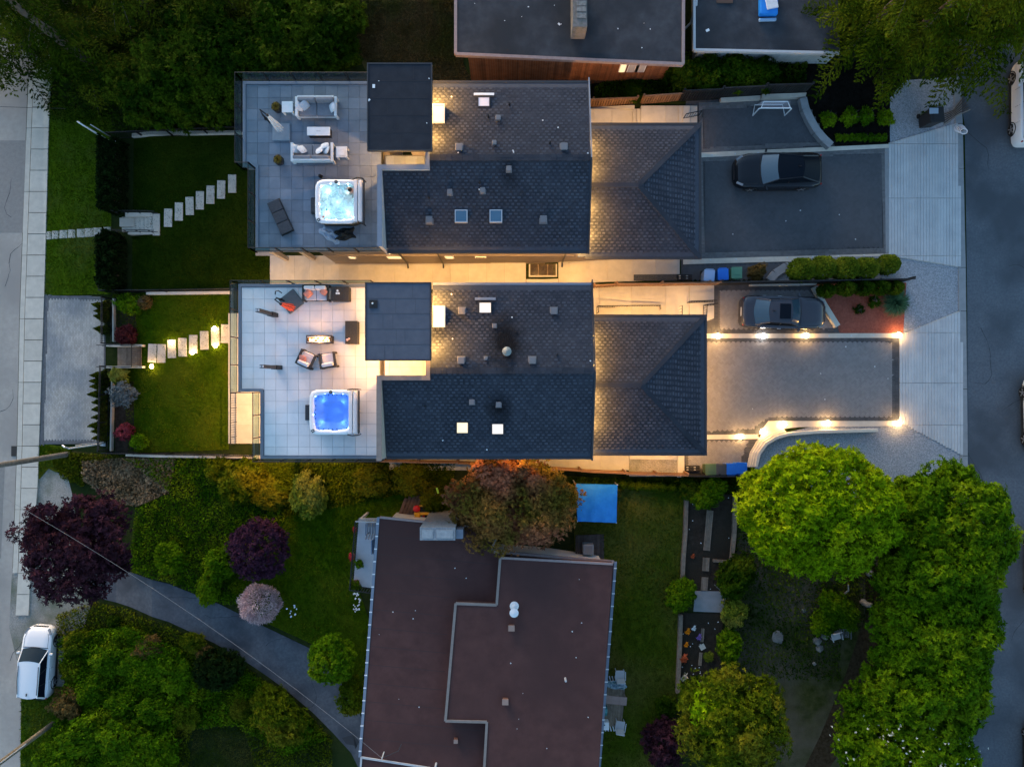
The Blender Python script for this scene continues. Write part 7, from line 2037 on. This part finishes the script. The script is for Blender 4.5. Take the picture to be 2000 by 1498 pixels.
t = thing('bare_branch', 'bare pale branch rising below the lime tree', 'branch', P(1648, 1160, 3.62)); MB().tube([(0, 0, 0), (-.2, .5, 1.0), (-.5, 1.0, 1.6)], .06, 6, r2=.03).build('limb', bark_l, t)
# ------------------------------------------------------------------ trees
def tree(label, px, py, zt, crown, trunk, name='tree', cat='tree', group=None, s=1.0, rz=None, cz=None, extra=None):
    p = at_top(px, py, zt)
    t = thing(name, label, cat, p, random.uniform(0, 6.28) if rz is None else rz, group)
    t.scale = (s, s, s)
    c = link('crown', crown, t)
    if trunk: link('trunk', trunk, t)
    if extra: link('bough', extra, t)
    return t
tk_big = trunk_mesh(5.2, .26, 1, 9, 2.4); tk_mid = trunk_mesh(4.0, .18, 2, 8, 1.6); tk_small = trunk_mesh(1.6, .07, 3, 7, .7); tk_bush = trunk_mesh(.8, .05, 4, 8, .4)
tk_fir = trunk_mesh(12, .30, 5, 0, 1, top=.98)
c_lime = crown_mesh('crown_lime', 4.45, 3.70, 3.0, 330, 105000, .088, L_LIME, 21, .125, 4.6, irr=.09)
tree('large bright lime green tree beside the curved steps', 1602, 998, 4.6, c_lime, tk_big, 'lime_tree', rz=0, s=.93)
c_m1 = crown_mesh('crown_mid', 3.6, 3.3, 2.6, 240, 75000, .088, L_MID, 22, .135, 4.2, irr=.12)
c_m2 = crown_mesh('crown_mid_b', 3.3, 3.5, 2.8, 240, 75000, .088, L_MID, 23, .135, 4.2, irr=.12)
for px, py, m, s, lb in ((1860, 1022, c_m1, .92, 'mid green tree nearest the road, at the top of the dense row'), (1785, 1005, c_m2, .62, 'smaller green tree wedged between lime tree and roadside row'), (1832, 1110, c_m2, .93, 'mid green tree second from the top of the dense roadside row'),
                     (1826, 1220, c_m1, .93, 'mid green tree in the middle of the dense roadside row'), (1805, 1335, c_m2, .95, 'mid green tree fourth from the top of the dense roadside row'), (1728, 1400, c_m1, .72, 'low green tree on the garden side of the roadside row')):
    tree(lb, px, py, 4.2 * s, m, tk_big, 'roadside_tree', 'tree', 'dense trees along the east road', s)
c_bl = crown_mesh('crown_blossom', 3.6, 2.9, 2.5, 200, 60000, .088, L_MID, 25, .14, 4.0, irr=.12)
t = tree('green tree flecked with white blossom at the bottom right corner', 1772, 1475, 4.0, c_bl, tk_big, 'blossom_tree', rz=0)
link('blossom', crown_mesh('white_blossom', 3.6, 2.9, 2.6, 120, 5400, .034, leafmat('petal_cream', (.45, .48, .40), (.6, .62, .55), None, 2), 26, .26, 4.05), t)
c_ol = crown_mesh('crown_olive', 3.1, 2.9, 2.4, 110, 50000, .085, L_OLIVE, 27, .20, 3.2, irr=.22)
tree('broad yellowish green tree with rounded clumps at the bottom of the yard', 1432, 1405, 3.2, c_ol, tk_mid, 'yellow_green_tree', rz=0)
c_ol2 = crown_mesh('crown_bright', 1.5, 1.3, 1.1, 16, 7000, .11, L_LIME, 28, .36, 3.6)
tree('smaller brighter green crown rising in front of the yellowish tree', 1418, 1412, 5.2, c_ol2, tk_mid, 'bright_tree', rz=1)
c_cop = crown_mesh('crown_copper', 3.75, 2.75, 2.5, 90, 70000, .07, L_COPP, 29, .21, 3.6, irr=.22)
tree('large copper brown tree overhanging the maroon roof', 1003, 984, 3.8, c_cop, tk_big, 'copper_tree', rz=0)
c_pur = crown_mesh('crown_purple', 3.4, 3.5, 2.3, 110, 30000, .095, L_PURP, 31, .16, 4.2, irr=.30)
tree('large ragged purple maple beside the asphalt driveway mouth', 145, 1068, 4.4, c_pur, tk_mid, 'purple_maple', rz=0)
c_plum = crown_mesh('crown_plum', 1.85, 1.75, 1.5, 110, 22000, .055, L_PLUM, 32, .16, 1.9, irr=.08)
tree('round plum purple shrub tree above the pink blossom ball', 507, 1073, 1.9, c_plum, tk_small, 'plum_shrub', 'shrub')
c_g = crown_mesh('crown_young', 1.40, 1.40, 1.2, 90, 20000, .06, L_MID, 33, .16, 2.2, irr=.12)
tree('round fresh green tree at the edge of the asphalt driveway', 648, 1289, 2.2, c_g, tk_small, 'young_tree', 'tree')
c_y = crown_mesh('crown_yew', .85, 1.15, .9, 20, 6500, .07, L_OLIVE, 34, .3, 1.4)
tree('dark yellowish shrub against the left edge of the maroon roof', 688, 1358, 1.4, c_y, tk_bush, 'shrub', 'shrub', rz=0)
# pink ball of thin blossom twigs
_r = np.random.default_rng(12); _d = unit(_r.normal(size=(9000, 3))); _d = _d[_d[:, 2] > -.3]
_wob = 1 + .09 * np.sin(_d[:, :1] * 5 + 1) * np.cos(_d[:, 1:2] * 6) + .05 * np.sin(_d[:, 2:3] * 9 + _d[:, :1] * 7)
_c = _d * np.array([1.12, 1.16, 1.05]) * _wob * _r.uniform(.78, 1.05, (len(_d), 1)) + np.array([0, 0, .95])
_t = unit(_d + _r.normal(size=_d.shape) * .55) * _r.uniform(.05, .13, (len(_d), 1))
pk = quads_mesh('blossom_ball', _c, _t, unit(np.cross(_t, _r.normal(size=_t.shape))) * .022, L_PINK)
t = tree('pale pink ball-shaped blossom shrub beside the asphalt driveway', 509, 1178, .9, pk, tk_bush, 'blossom_shrub', 'shrub')
# conifers: top left wood and top right corner
f1, b1 = fir_mesh('crown_fir', 12.5, 4.0, 46, L_FIR, 41, .10, .085, 5.0)
f2, b2 = fir_mesh('crown_fir_b', 11.0, 3.6, 42, L_FIR, 42, .08, .085, 5.0)
f3, b3 = fir_mesh('crown_hemlock', 12.0, 4.4, 40, L_FIR2, 43, .16, .085, 5.5)
for px, py, f, b, s, lb in ((70, 105, f1, b1, 1.0, 'dark conifer overhanging the west street corner'), (190, 135, f2, b2, 1.0, 'dark conifer whose boughs reach toward the white lamp post'), (20, -30, f2, b2, 1.1, 'dark conifer at the far top left corner'),
                        (150, 20, f1, b1, .95, 'dark conifer behind the two street-corner conifers'), (300, 30, f2, b2, 1.0, 'dark conifer at the top edge right of the corner group'), (455, 20, f1, b1, .8, 'dark conifer at the top edge above the roof deck')):
    p = G(px, py); t = thing('conifer', lb, 'tree', p, random.uniform(0, 6), 'dark conifers of the top left wood'); t.scale = (s, s, s)
    link('crown', f, t); link('trunk', tk_fir, t); link('bough', b, t)
for px, py, f, b, s, lb in ((1655, 92, f3, b3, .85, 'olive conifer with drooping boughs beside the white boarded house'), (1742, 98, f3, b3, 1.0, 'olive conifer whose boughs hang over the dark garden bed'), (1850, 84, f3, b3, 1.05, 'olive conifer hanging over the bluish gravel corner'),
                        (1950, 80, f2, b2, 1.05, 'dark conifer over the white vehicle on the road'), (1800, -60, f3, b3, 1.0, 'olive conifer at the top edge right of centre'), (1600, -60, f2, b2, .9, 'dark conifer at the top edge behind the blue tarpaulin')):
    p = G(px, py); t = thing('conifer', lb, 'tree', p, random.uniform(0, 6), 'conifers of the top right corner'); t.scale = (s, s, s)
    link('crown', f, t); link('trunk', tk_fir, t); link('bough', b, t)
# wood edge bushes
c_w1 = crown_mesh('crown_bush', 2.2, 2.0, 1.5, 80, 24000, .085, L_DARK, 51, .19, 1.6, irr=.25)
c_w2 = crown_mesh('crown_bush_b', 1.9, 2.1, 1.6, 80, 24000, .085, L_DARK, 52, .19, 1.6, irr=.25)
WB = [(280, 190, .9, 'at the lower left of the wood above the garden fence'), (350, 190, .95, 'just above the middle of the garden fence'), (422, 180, .95, 'left of the glass rail of the grey deck'), (320, 130, 1.1, 'in the middle of the wood left part'), (400, 120, 1.1, 'in the middle of the wood above the deck corner'),
      (470, 105, 1.0, 'beyond the top left corner of the grey deck'), (385, 55, 1.1, 'near the top edge between two conifers'), (540, 95, 1.0, 'beyond the glass rail above the upper sofa'), (610, 90, .95, 'beyond the glass rail left of the stair tower'), (560, 35, 1.1, 'at the top edge above the upper sofa'), (640, 30, 1.0, 'at the top edge beside the dry field'), (665, 100, .6, 'low at the edge of the dry field'), (240, 150, .8, 'between two conifers and the wood middle')]
for i, (px, py, s, lb) in enumerate(WB):
    tree('dark leafy bush ' + lb, px, py, 2.0 * s, (c_w1, c_w2)[i % 2], tk_bush, 'bush', 'bush', 'bushes of the top left wood', s)
for px, py, s, lb in ((1335, 140, .5, 'beside the cedar wall corner'), (1385, 138, .55, 'under the white boarded wall left part'), (1440, 138, .55, 'under the white boarded wall middle'), (1495, 142, .5, 'under the white boarded wall right part'), (1240, 172, .28, 'low between cedar wall and brown fence')):
    tree('dark green bush ' + lb, px, py, 1.2, (c_w1, c_w2)[int(px) % 2], tk_bush, 'bush', 'bush', 'bushes behind the fences', s)
# shrubs of the lower left brush and the side garden
sh = {k: crown_mesh('crown_' + k, 1.3, 1.25, 1.0, 60, 15000, .062, m, 60 + i, .21, .7, irr=.24) for i, (k, m) in enumerate((('green', L_MID), ('olive', L_OLIVE), ('brown', L_BROWN), ('dark', L_DARK), ('yellow', L_YEL)))}
SH = [(470, 940, 'olive', 1.15, 'yellow-olive shrub below the deck corner of the pale deck house'), (425, 918, 'olive', .75, 'smaller olive shrub touching the garden wall'), (525, 965, 'olive', .8, 'olive shrub left of the round yellowish one'),
      (600, 971, 'yellow', 1.05, 'round yellowish shrub south of the pale deck'), (335, 1090, 'green', .9, 'loose green shrub right of the purple maple'), (430, 1100, 'green', .9, 'green shrub left of the plum shrub'), (405, 1150, 'green', .8, 'green shrub at the upper edge of the asphalt driveway'),
      (222, 1215, 'dark', .42, 'small clipped green ball at the driveway mouth'), (375, 1255, 'olive', .6, 'pale olive shrub beside the asphalt bend'), (400, 1275, 'brown', .55, 'brownish shrub left of the dark clipped dome'), (290, 1265, 'brown', .6, 'brown shrub in the upper brush'),
      (215, 1290, 'green', .8, 'bright green shrub in the left brush'), (262, 1295, 'green', .75, 'bright green shrub right of another in the left brush'), (305, 1305, 'green', .8, 'green shrub in the brush middle'), (180, 1345, 'green', .75, 'green shrub beside the white crossover'), (345, 1325, 'green', .8, 'green shrub left of the dark clipped dome'),
      (400, 1318, 'yellow', .5, 'yellowish shrub at the foot of the dark clipped dome'), (128, 1375, 'brown', .75, 'rusty brown shrub below the white crossover'), (150, 1255, 'olive', .7, 'olive shrub right of the white crossover bonnet'), (135, 1310, 'olive', .6, 'olive shrub right of the white crossover door'), (240, 1370, 'green', .8, 'green shrub in the lower brush middle'), (300, 1385, 'green', .8, 'green shrub in the lower brush right part'),
      (165, 1440, 'green', 1.25, 'big pale-flecked green shrub at the lower left'), (245, 1455, 'green', 1.2, 'big green shrub right of the pale-flecked one'), (110, 1480, 'green', 1.0, 'green shrub at the bottom left beside the wooden pole'), (310, 1470, 'green', 1.0, 'green shrub at the bottom edge of the brush'), (360, 1400, 'olive', .7, 'low olive shrub above the brown lawn patch'),
      (545, 1400, 'olive', 1.3, 'large olive-green shrub right of the driveway bend'), (520, 1375, 'olive', .8, 'pale part-leaved shrub on top of the large olive one'), (575, 1430, 'green', .8, 'green shrub under the large olive one'), (470, 1385, 'olive', .6, 'low olive shrub left of the large olive one'),
      (1330, 1162, 'green', .75, 'green shrub left of the concrete slab in the yard'), (1432, 1195, 'yellow', .6, 'yellow-leaved shrub right of the concrete slab'), (1440, 1125, 'dark', .9, 'dark green shrub beside the upper vegetable bed'), (1385, 965, 'green', .8, 'green shrub at the head of the vegetable bed'),
      (1348, 955, 'dark', .6, 'dark shrub under the board fence at the yard'), (1640, 1195, 'green', .95, 'green shrub above the slatted garden seats'), (1610, 1215, 'green', .6, 'low green shrub left of the garden seats'), (1362, 1355, 'dark', .8, 'dark shrub at the foot of the flower bed'), (1300, 1380, 'dark', .55, 'low dark shrub at the end of the lawn yard'),
      (1385, 1283, 'yellow', .3, 'tiny yellow-green bush in the flower bed'), (720, 940, 'olive', .8, 'olive shrub under the board fence south of the pale house'), (800, 935, 'olive', .8, 'olive shrub left of the copper tree'), (845, 975, 'olive', .6, 'olive shrub between yellow toy and copper tree'), (1478, 531, 'brown', .5, 'dry straw-coloured bush beside the green bin')]
for px, py, k, s, lb in SH:
    t = tree(lb, px, py, .9 * s, sh[k], tk_bush, 'shrub', 'shrub', None, s)
    t.scale = (s * random.uniform(.8, 1.3), s * random.uniform(.75, 1.15), s * random.uniform(.8, 1.25))
c_dome = crown_mesh('crown_dome', 1.55, 1.2, 1.1, 60, 9000, .07, L_CEDD, 71, .16, .9, irr=.05)
tree('very dark clipped dome of evergreen beside the asphalt driveway', 427, 1307, 1.0, c_dome, tk_bush, 'clipped_dome', 'shrub', rz=0)
c_long = crown_mesh('crown_hedgelet', .62, 1.05, .9, 30, 6500, .06, L_MID, 72, .25, .6, irr=.06)
tree('tall clipped oval green hedge right of the flower bed', 1425, 1263, .7, c_long, tk_bush, 'clipped_hedge', 'shrub', rz=0)
c_dp = crown_mesh('crown_deep', 1.3, 1.5, 1.0, 30, 7000, .09, L_PURP, 73, .25, .9)
tree('dark purple bush low at the foot of the yard lawn', 1300, 1452, 1.0, c_dp, tk_bush, 'purple_bush', 'shrub')
# garden beds of the south lawn
tree('yellow-green rounded shrub below the wooden ramp', 227, 733, .9, crown_mesh('c_yg', .62, .56, .5, 16, 3000, .06, L_YEL, 74, .3, .55), tk_bush, 'shrub', 'shrub')
tree('blue-grey leaved shrub below the yellow-green one', 236, 770, 1.1, crown_mesh('c_bg', .92, .75, .6, 22, 4200, .06, L_BLUE, 75, .26, .8, irr=.25), tk_bush, 'shrub', 'shrub', rz=0)
tree('crimson shrub at the bottom of the lawn bed', 241, 843, .7, crown_mesh('c_rd', .58, .52, .45, 16, 2400, .06, L_RED, 76, .3, .45), tk_bush, 'shrub', 'shrub')
tree('small green shrub right of the crimson one', 269, 864, .6, crown_mesh('c_gr', .55, .5, .4, 14, 2200, .07, L_MID, 77, .3, .4), tk_bush, 'shrub', 'shrub')
tree('dark maroon shrub above the wooden ramp', 243, 655, .7, crown_mesh('c_mr', .75, .65, .5, 20, 3600, .06, leafmat('leaf_maroon', (.045, .010, .012), (.075, .018, .020), None, 2), 78, .26, .45), tk_bush, 'shrub', 'shrub')
tree('fresh green shrub at the top of the south lawn bed', 250, 592, .6, crown_mesh('c_fg', .95, .65, .4, 20, 4200, .06, L_MID, 79, .26, .35), tk_bush, 'shrub', 'shrub', rz=0)
tree('brownish shrub right of the fresh green one', 282, 590, .4, crown_mesh('c_br', .5, .4, .3, 12, 1500, .06, L_BROWN, 80, .3, .25), tk_bush, 'shrub', 'shrub')
# little cedars beside the paved pad
ced = cone_mesh('crown_cedar', 1.75, .42, 1900, .075, L_CED, 81, 1.0)
for k, ys2 in enumerate(((594, 606, 616, 641), (733, 744, 755, 770, 786, 800, 816, 832, 843, 857))):
    for i, y in enumerate(ys2):
        p = G(208 if k == 0 else 205, 749 + (y - 749) * .965)
        t = thing('cedar', (f'{ORD[i]} little cone cedar from the top of the four above the ramp' if k == 0 else f'{ORD[i]} little cone cedar from the top of the ten beside the paved pad'), 'tree', p, random.uniform(0, 6), 'little cedars beside the paved pad')
        s = random.uniform(.85, 1.05); t.scale = (s, s, s * random.uniform(.9, 1.08))
        link('crown', ced, t); link('trunk', tk_bush, t).location = (0, 0, -.2)
for q, lb, n in (([(222, 294), (250, 411)], 'dark cedar hedge above the concrete stair', 9000), ([(220, 468), (247, 564)], 'dark cedar hedge below the concrete stair', 8000)):
    a, b = G(*q[0]), G(*q[1]); c = (a + b) / 2; c.z = h(c.x) - .1
    t = thing('cedar_hedge', lb, 'hedge', c)
    link('foliage', hedge_mesh('hedge_leaf', abs(b.x - a.x), abs(a.y - b.y), 1.7, n, .09, L_CEDD, 83), t)
    mb = MB()
    for i in range(5): mb.tube([(0, -1.5 + i * .75, 0), (0, -1.5 + i * .75, 1.2)], .05, 5)
    mb.build('stem', bark, t)['kind'] = 'stuff'
# clipped cedars at the end of the driveways
cb1 = crown_mesh('crown_clipped', .72, .62, .95, 110, 15000, .042, L_CED, 84, .11, .9, irr=.02)
for i, (px, py, s, lb) in enumerate(((1566, 527, 1.05, 'first clipped cedar of the five on the north side of the black fence'), (1607, 523, 1.05, 'second clipped cedar of the five on the north side of the black fence'), (1652, 525, 1.05, 'third clipped cedar of the five on the north side of the black fence'), (1691, 525, 1.0, 'fourth clipped cedar of the five on the north side of the black fence'), (1734, 517, .9, 'outermost clipped cedar of the five on the north side of the black fence'))):
    tree(lb, px, py, 1.0 * s, cb1, tk_bush, 'clipped_cedar', 'tree', 'clipped cedars north of the black fence', s, 0)
cb2 = crown_mesh('crown_clipped_dark', .55, .42, .8, 36, 5000, .055, L_DARK, 85, .18, .75, irr=.05)
for px, py, s, lb in ((1615, 568, .9, 'first dark cedar at the wall end of the red mulch bed'), (1654, 563, 1.0, 'second dark cedar along the top of the red mulch bed'), (1688, 562, 1.0, 'third dark cedar along the top of the red mulch bed'), (1719, 561, 1.0, 'fourth dark cedar along the top of the red mulch bed'), (1748, 562, .9, 'last dark cedar beside the ornamental grass')):
    tree(lb, px, py, .9 * s, cb2, tk_bush, 'clipped_cedar', 'tree', 'dark cedars along the red mulch bed', s, 0)
og = spray_mesh('grass_clump', 1.0, .9, 900, .014, L_GRS, 15, .9)
p = G(1743, 592); t = thing('ornamental_grass', 'big grey-green ornamental grass at the end of the red mulch bed', 'grass clump', p, 0); link('blade', og, t)['kind'] = 'stuff'; MB().lathe((0, 0, 0), [(.18, -.05), (.14, .1), (.05, .16)], 8).build('root_crown', bark, t)
for px, py, s, lb in ((1679, 604, .8, 'small dark spiky shrub in the middle of the red mulch'), (1708, 590, 1.0, 'dark mottled shrub beside the ornamental grass')):
    tree(lb, px, py, .3, crown_mesh('crown_small', .36, .36, .3, 12, 900, .06, L_DARK, 90, .32, .25), tk_bush, 'small_shrub', 'shrub', None, s)
rh = crown_mesh('crown_rhododendron', .46, .42, .35, 16, 1600, .075, L_MID, 86, .3, .3)
for px, py, s, lb in ((1618, 233, 1.0, 'leftmost of the four rhododendrons in the black bed'), (1659, 229, 1.1, 'second rhododendron in the black bed'), (1691, 227, 1.05, 'third rhododendron in the black bed'), (1731, 231, 1.0, 'rhododendron at the gravel edge of the black bed')):
    tree(lb, px, py, .35, rh, tk_bush, 'rhododendron', 'shrub', 'rhododendrons in the black bed', s)
for i in range(8):
    tree(f'{ORD[i]} small dark bush of the low row above the north driveway kerb', 1640 + i * 12.5, 268, .25, rh, tk_bush, 'low_bush', 'shrub', 'low row in the black bed', .5)
for i in range(7):
    tree(f'{ORD[i]} little clipped bush of the row right of the blue tarpaulin', 1216 + i * 15.5, 946 + i * 1.2, .3, cb2, tk_bush, 'low_hedge_bush', 'shrub', 'bushes below the side fence', .55)

# ------------------------------------------------------------------ ground cover nobody could count
L_WEED = leafmat('leaf_weed', (.028, .080, .001), (.074, .145, .002), (.115, .165, .004), 1.4)
ground_cover('undergrowth', [(90, 880), (250, 890), (170, 905), (165, 950), (125, 935)], 2500, .07, L_OLIVE, .3, 121)
ground_cover('undergrowth', [(370, 1255), (490, 1310), (560, 1360), (610, 1400), (640, 1440), (560, 1470), (470, 1410), (370, 1420)], 14000, .07, L_WEED, .7, 122)
ground_cover('undergrowth', [(125, 1240), (260, 1215), (360, 1262), (400, 1340), (350, 1420), (330, 1500), (90, 1500), (110, 1420), (135, 1330)], 46000, .075, L_WEED, 1.25, 120)
ground_cover('undergrowth', [(110, 1200), (185, 1172), (255, 1190), (330, 1220), (420, 1262), (490, 1305), (560, 1356), (610, 1398), (650, 1440), (650, 1500), (90, 1500), (120, 1400), (130, 1300)], 30000, .07, L_OLIVE, .5, 101, hole=[[(380, 1420), (480, 1412), (500, 1500), (370, 1500)]])
ground_cover('undergrowth', [(250, 895), (400, 890), (500, 905), (560, 1010), (470, 1180), (430, 1175), (330, 1135), (250, 1110), (270, 990), (340, 960)], 26000, .065, L_WEED, .5, 102)
ground_cover('undergrowth', [(440, 903), (890, 905), (880, 985), (780, 965), (560, 1010)], 16000, .075, L_OLIVE, .3, 103)
ground_cover('undergrowth', [(0, 0), (700, 0), (690, 130), (470, 150), (470, 258), (240, 262), (100, 235), (95, 180)], 24000, .08, L_DARK, .5, 104)
ground_cover('dry_stalks', [(165, 900), (235, 895), (345, 893), (330, 962), (270, 988), (210, 978), (165, 935)], 6000, .10, L_STRAW, .35, 105)
ground_cover('undergrowth', [(1440, 1040), (1730, 1040), (1725, 1180), (1640, 1260), (1640, 1330), (1440, 1320), (1425, 1200)], 9000, .07, L_DARK, .2, 106)
ground_cover('undergrowth', [(1110, 930), (1440, 935), (1440, 962), (1110, 945)], 4000, .08, L_DARK, .35, 107)
ground_cover('undergrowth', [(1290, 105), (1575, 110), (1570, 185), (1160, 200), (1160, 172)], 9000, .09, L_DARK, .4, 108)
gl1 = leafmat('blade_lawn', (.030, .072, .002), (.060, .116, .003), (.088, .118, .006), .9); gl2 = leafmat('blade_deep', (.013, .034, .002), (.026, .054, .003), (.040, .058, .004), .8); gl3 = leafmat('blade_verge', (.045, .085, .003), (.085, .138, .006), (.13, .15, .012), .8); gl4 = leafmat('blade_yard', (.034, .058, .004), (.064, .088, .007), (.10, .092, .020), .6)
blades('grass', [(220, 575), (447, 570), (447, 878), (252, 884), (240, 740), (224, 650)], 26000, .075, gl1, 111)
blades('grass', [(262, 268), (500, 262), (500, 500), (528, 500), (528, 562), (258, 566)], 22000, .075, gl2, 112)
blades('grass', [(97, 200), (218, 225), (217, 575), (88, 577), (93, 400)], 16000, .09, gl3, 113)
blades('grass', [(1120, 940), (1336, 945), (1330, 1350), (1285, 1420), (1270, 1600), (1130, 1600)], 26000, .085, gl4, 114)
blades('grass', [(500, 905), (880, 905), (880, 1000), (740, 1010), (700, 1150), (735, 1250), (700, 1340), (620, 1262), (470, 1195), (440, 1130), (560, 1010)], 20000, .10, gl1, 115)
blades('grass', [(75, 868), (140, 874), (128, 925), (95, 915), (78, 935)], 1500, .10, gl3, 116)
blades('grass', [(42, 1342), (125, 1342), (110, 1420), (95, 1498), (40, 1498)], 4000, .10, gl1, 117)
blades('dry_grass', [(690, 0), (905, 0), (905, 128), (925, 158), (845, 158), (715, 122), (680, 70)], 20000, .10, leafmat('blade_dry', (.055, .047, .018), (.11, .085, .040), (.05, .06, .016), .8), 118)
blades('grass', [(380, 1425), (480, 1415), (500, 1498), (370, 1498)], 5000, .07, gl4, 119)
# cracks in the road surfaces
cr = MB()
def crack(px, py, n, ang, w, zoff):
    p = G(px, py); a = ang
    for i in range(n):
        a += rg0.normal() * .35; l = rg0.uniform(.25, .6); ww = w * rg0.uniform(.5, 1.3)
        q = p + Vector((math.cos(a) * l, math.sin(a) * l, 0)); s_ = Vector((-math.sin(a), math.cos(a), 0)) * ww
        cr.quad(*[(v.x, v.y, h(v.x) + zoff) for v in (p - s_, q - s_, q + s_, p + s_)]); p = q
rg0 = np.random.default_rng(5)
for (px, py, n, ang) in ((10, 560, 9, 1.5), (25, 760, 7, -1.4), (8, 1040, 8, .2), (20, 1290, 7, 1.2), (22, 350, 6, -1.2), (1930, 330, 12, 1.4), (1915, 640, 10, -1.5), (1960, 800, 9, .4), (1925, 960, 8, 1.7), (1970, 520, 7, .2), (1975, 1250, 8, 1.5)): crack(px, py, n, ang, .014, .016)
for (px, py, n, ang) in ((400, 1200, 7, -.5), (520, 1260, 6, .9), (600, 1310, 6, -.9), (330, 1165, 5, -.3)): crack(px, py, n, ang, .012, .020)
tag(cr.build('road_crack', MAT['tar_patch']), kind='stuff')
# fallen petals on the roofs and pavings
rg = np.random.default_rng(77)
pt = MB()
def petal(px, py, z, s=.035):
    p = P(px, py, z); a = rg.uniform(0, 3)
    pt.box((p.x, p.y, p.z + .012), (s * 1.4, s, .012), a)
for i in range(9): petal(rg.uniform(740, 950), rg.uniform(1040, 1470), ZL, rg.uniform(.02, .05))
for i in range(11): petal(rg.uniform(985, 1160), rg.uniform(1120, 1490), ZU, rg.uniform(.02, .05))
for i in range(10): petal(rg.uniform(900, 1320), rg.uniform(5, 100), 6.2, rg.uniform(.02, .05))
for i in range(3): petal(rg.uniform(722, 838), rg.uniform(135, 285), 9.5, rg.uniform(.02, .05))
for (px, py, s) in ((730, 169, .13), (721, 196, .09), (1092, 48, .1), (1382, 60, .14)): petal(px, py, 9.5 if px < 900 else 6.2 if px < 1340 else 5.6, s)
for hs_, pts in ((on_n, [(882, 190), (895, 299), (1002, 295), (1003, 298), (936, 371), (1148, 300), (1060, 236), (1090, 250)]), (on_s, [(882, 575), (884, 662), (865, 860), (951, 878), (1153, 705), (1000, 620)])):
    for (px, py) in pts:
        p = hs_(px, py); pt.box((p.x, p.y, p.z + .04), (.07, .06, .02), rg.uniform(0, 3))
for (x0, y0, x1, y1, z, n) in ((700, 500, 745, 620, 2.0, 0), (1390, 320, 1720, 480, 3.66, 5), (1390, 670, 1740, 815, 3.66, 6), (1330, 1200, 1405, 1340, 3.66, 18), (1345, 970, 1430, 1150, 3.66, 10), (560, 1180, 580, 1205, 1.9, 8), (690, 1155, 705, 1195, 1.95, 22)):
    for i in range(n): petal(rg.uniform(x0, x1), rg.uniform(y0, y1), z if z > 3 else z + .25, rg.uniform(.03, .05) * (1 if x0 > 1000 else 1.7))
tag(pt.build('fallen_petals', PET_W), kind='stuff')
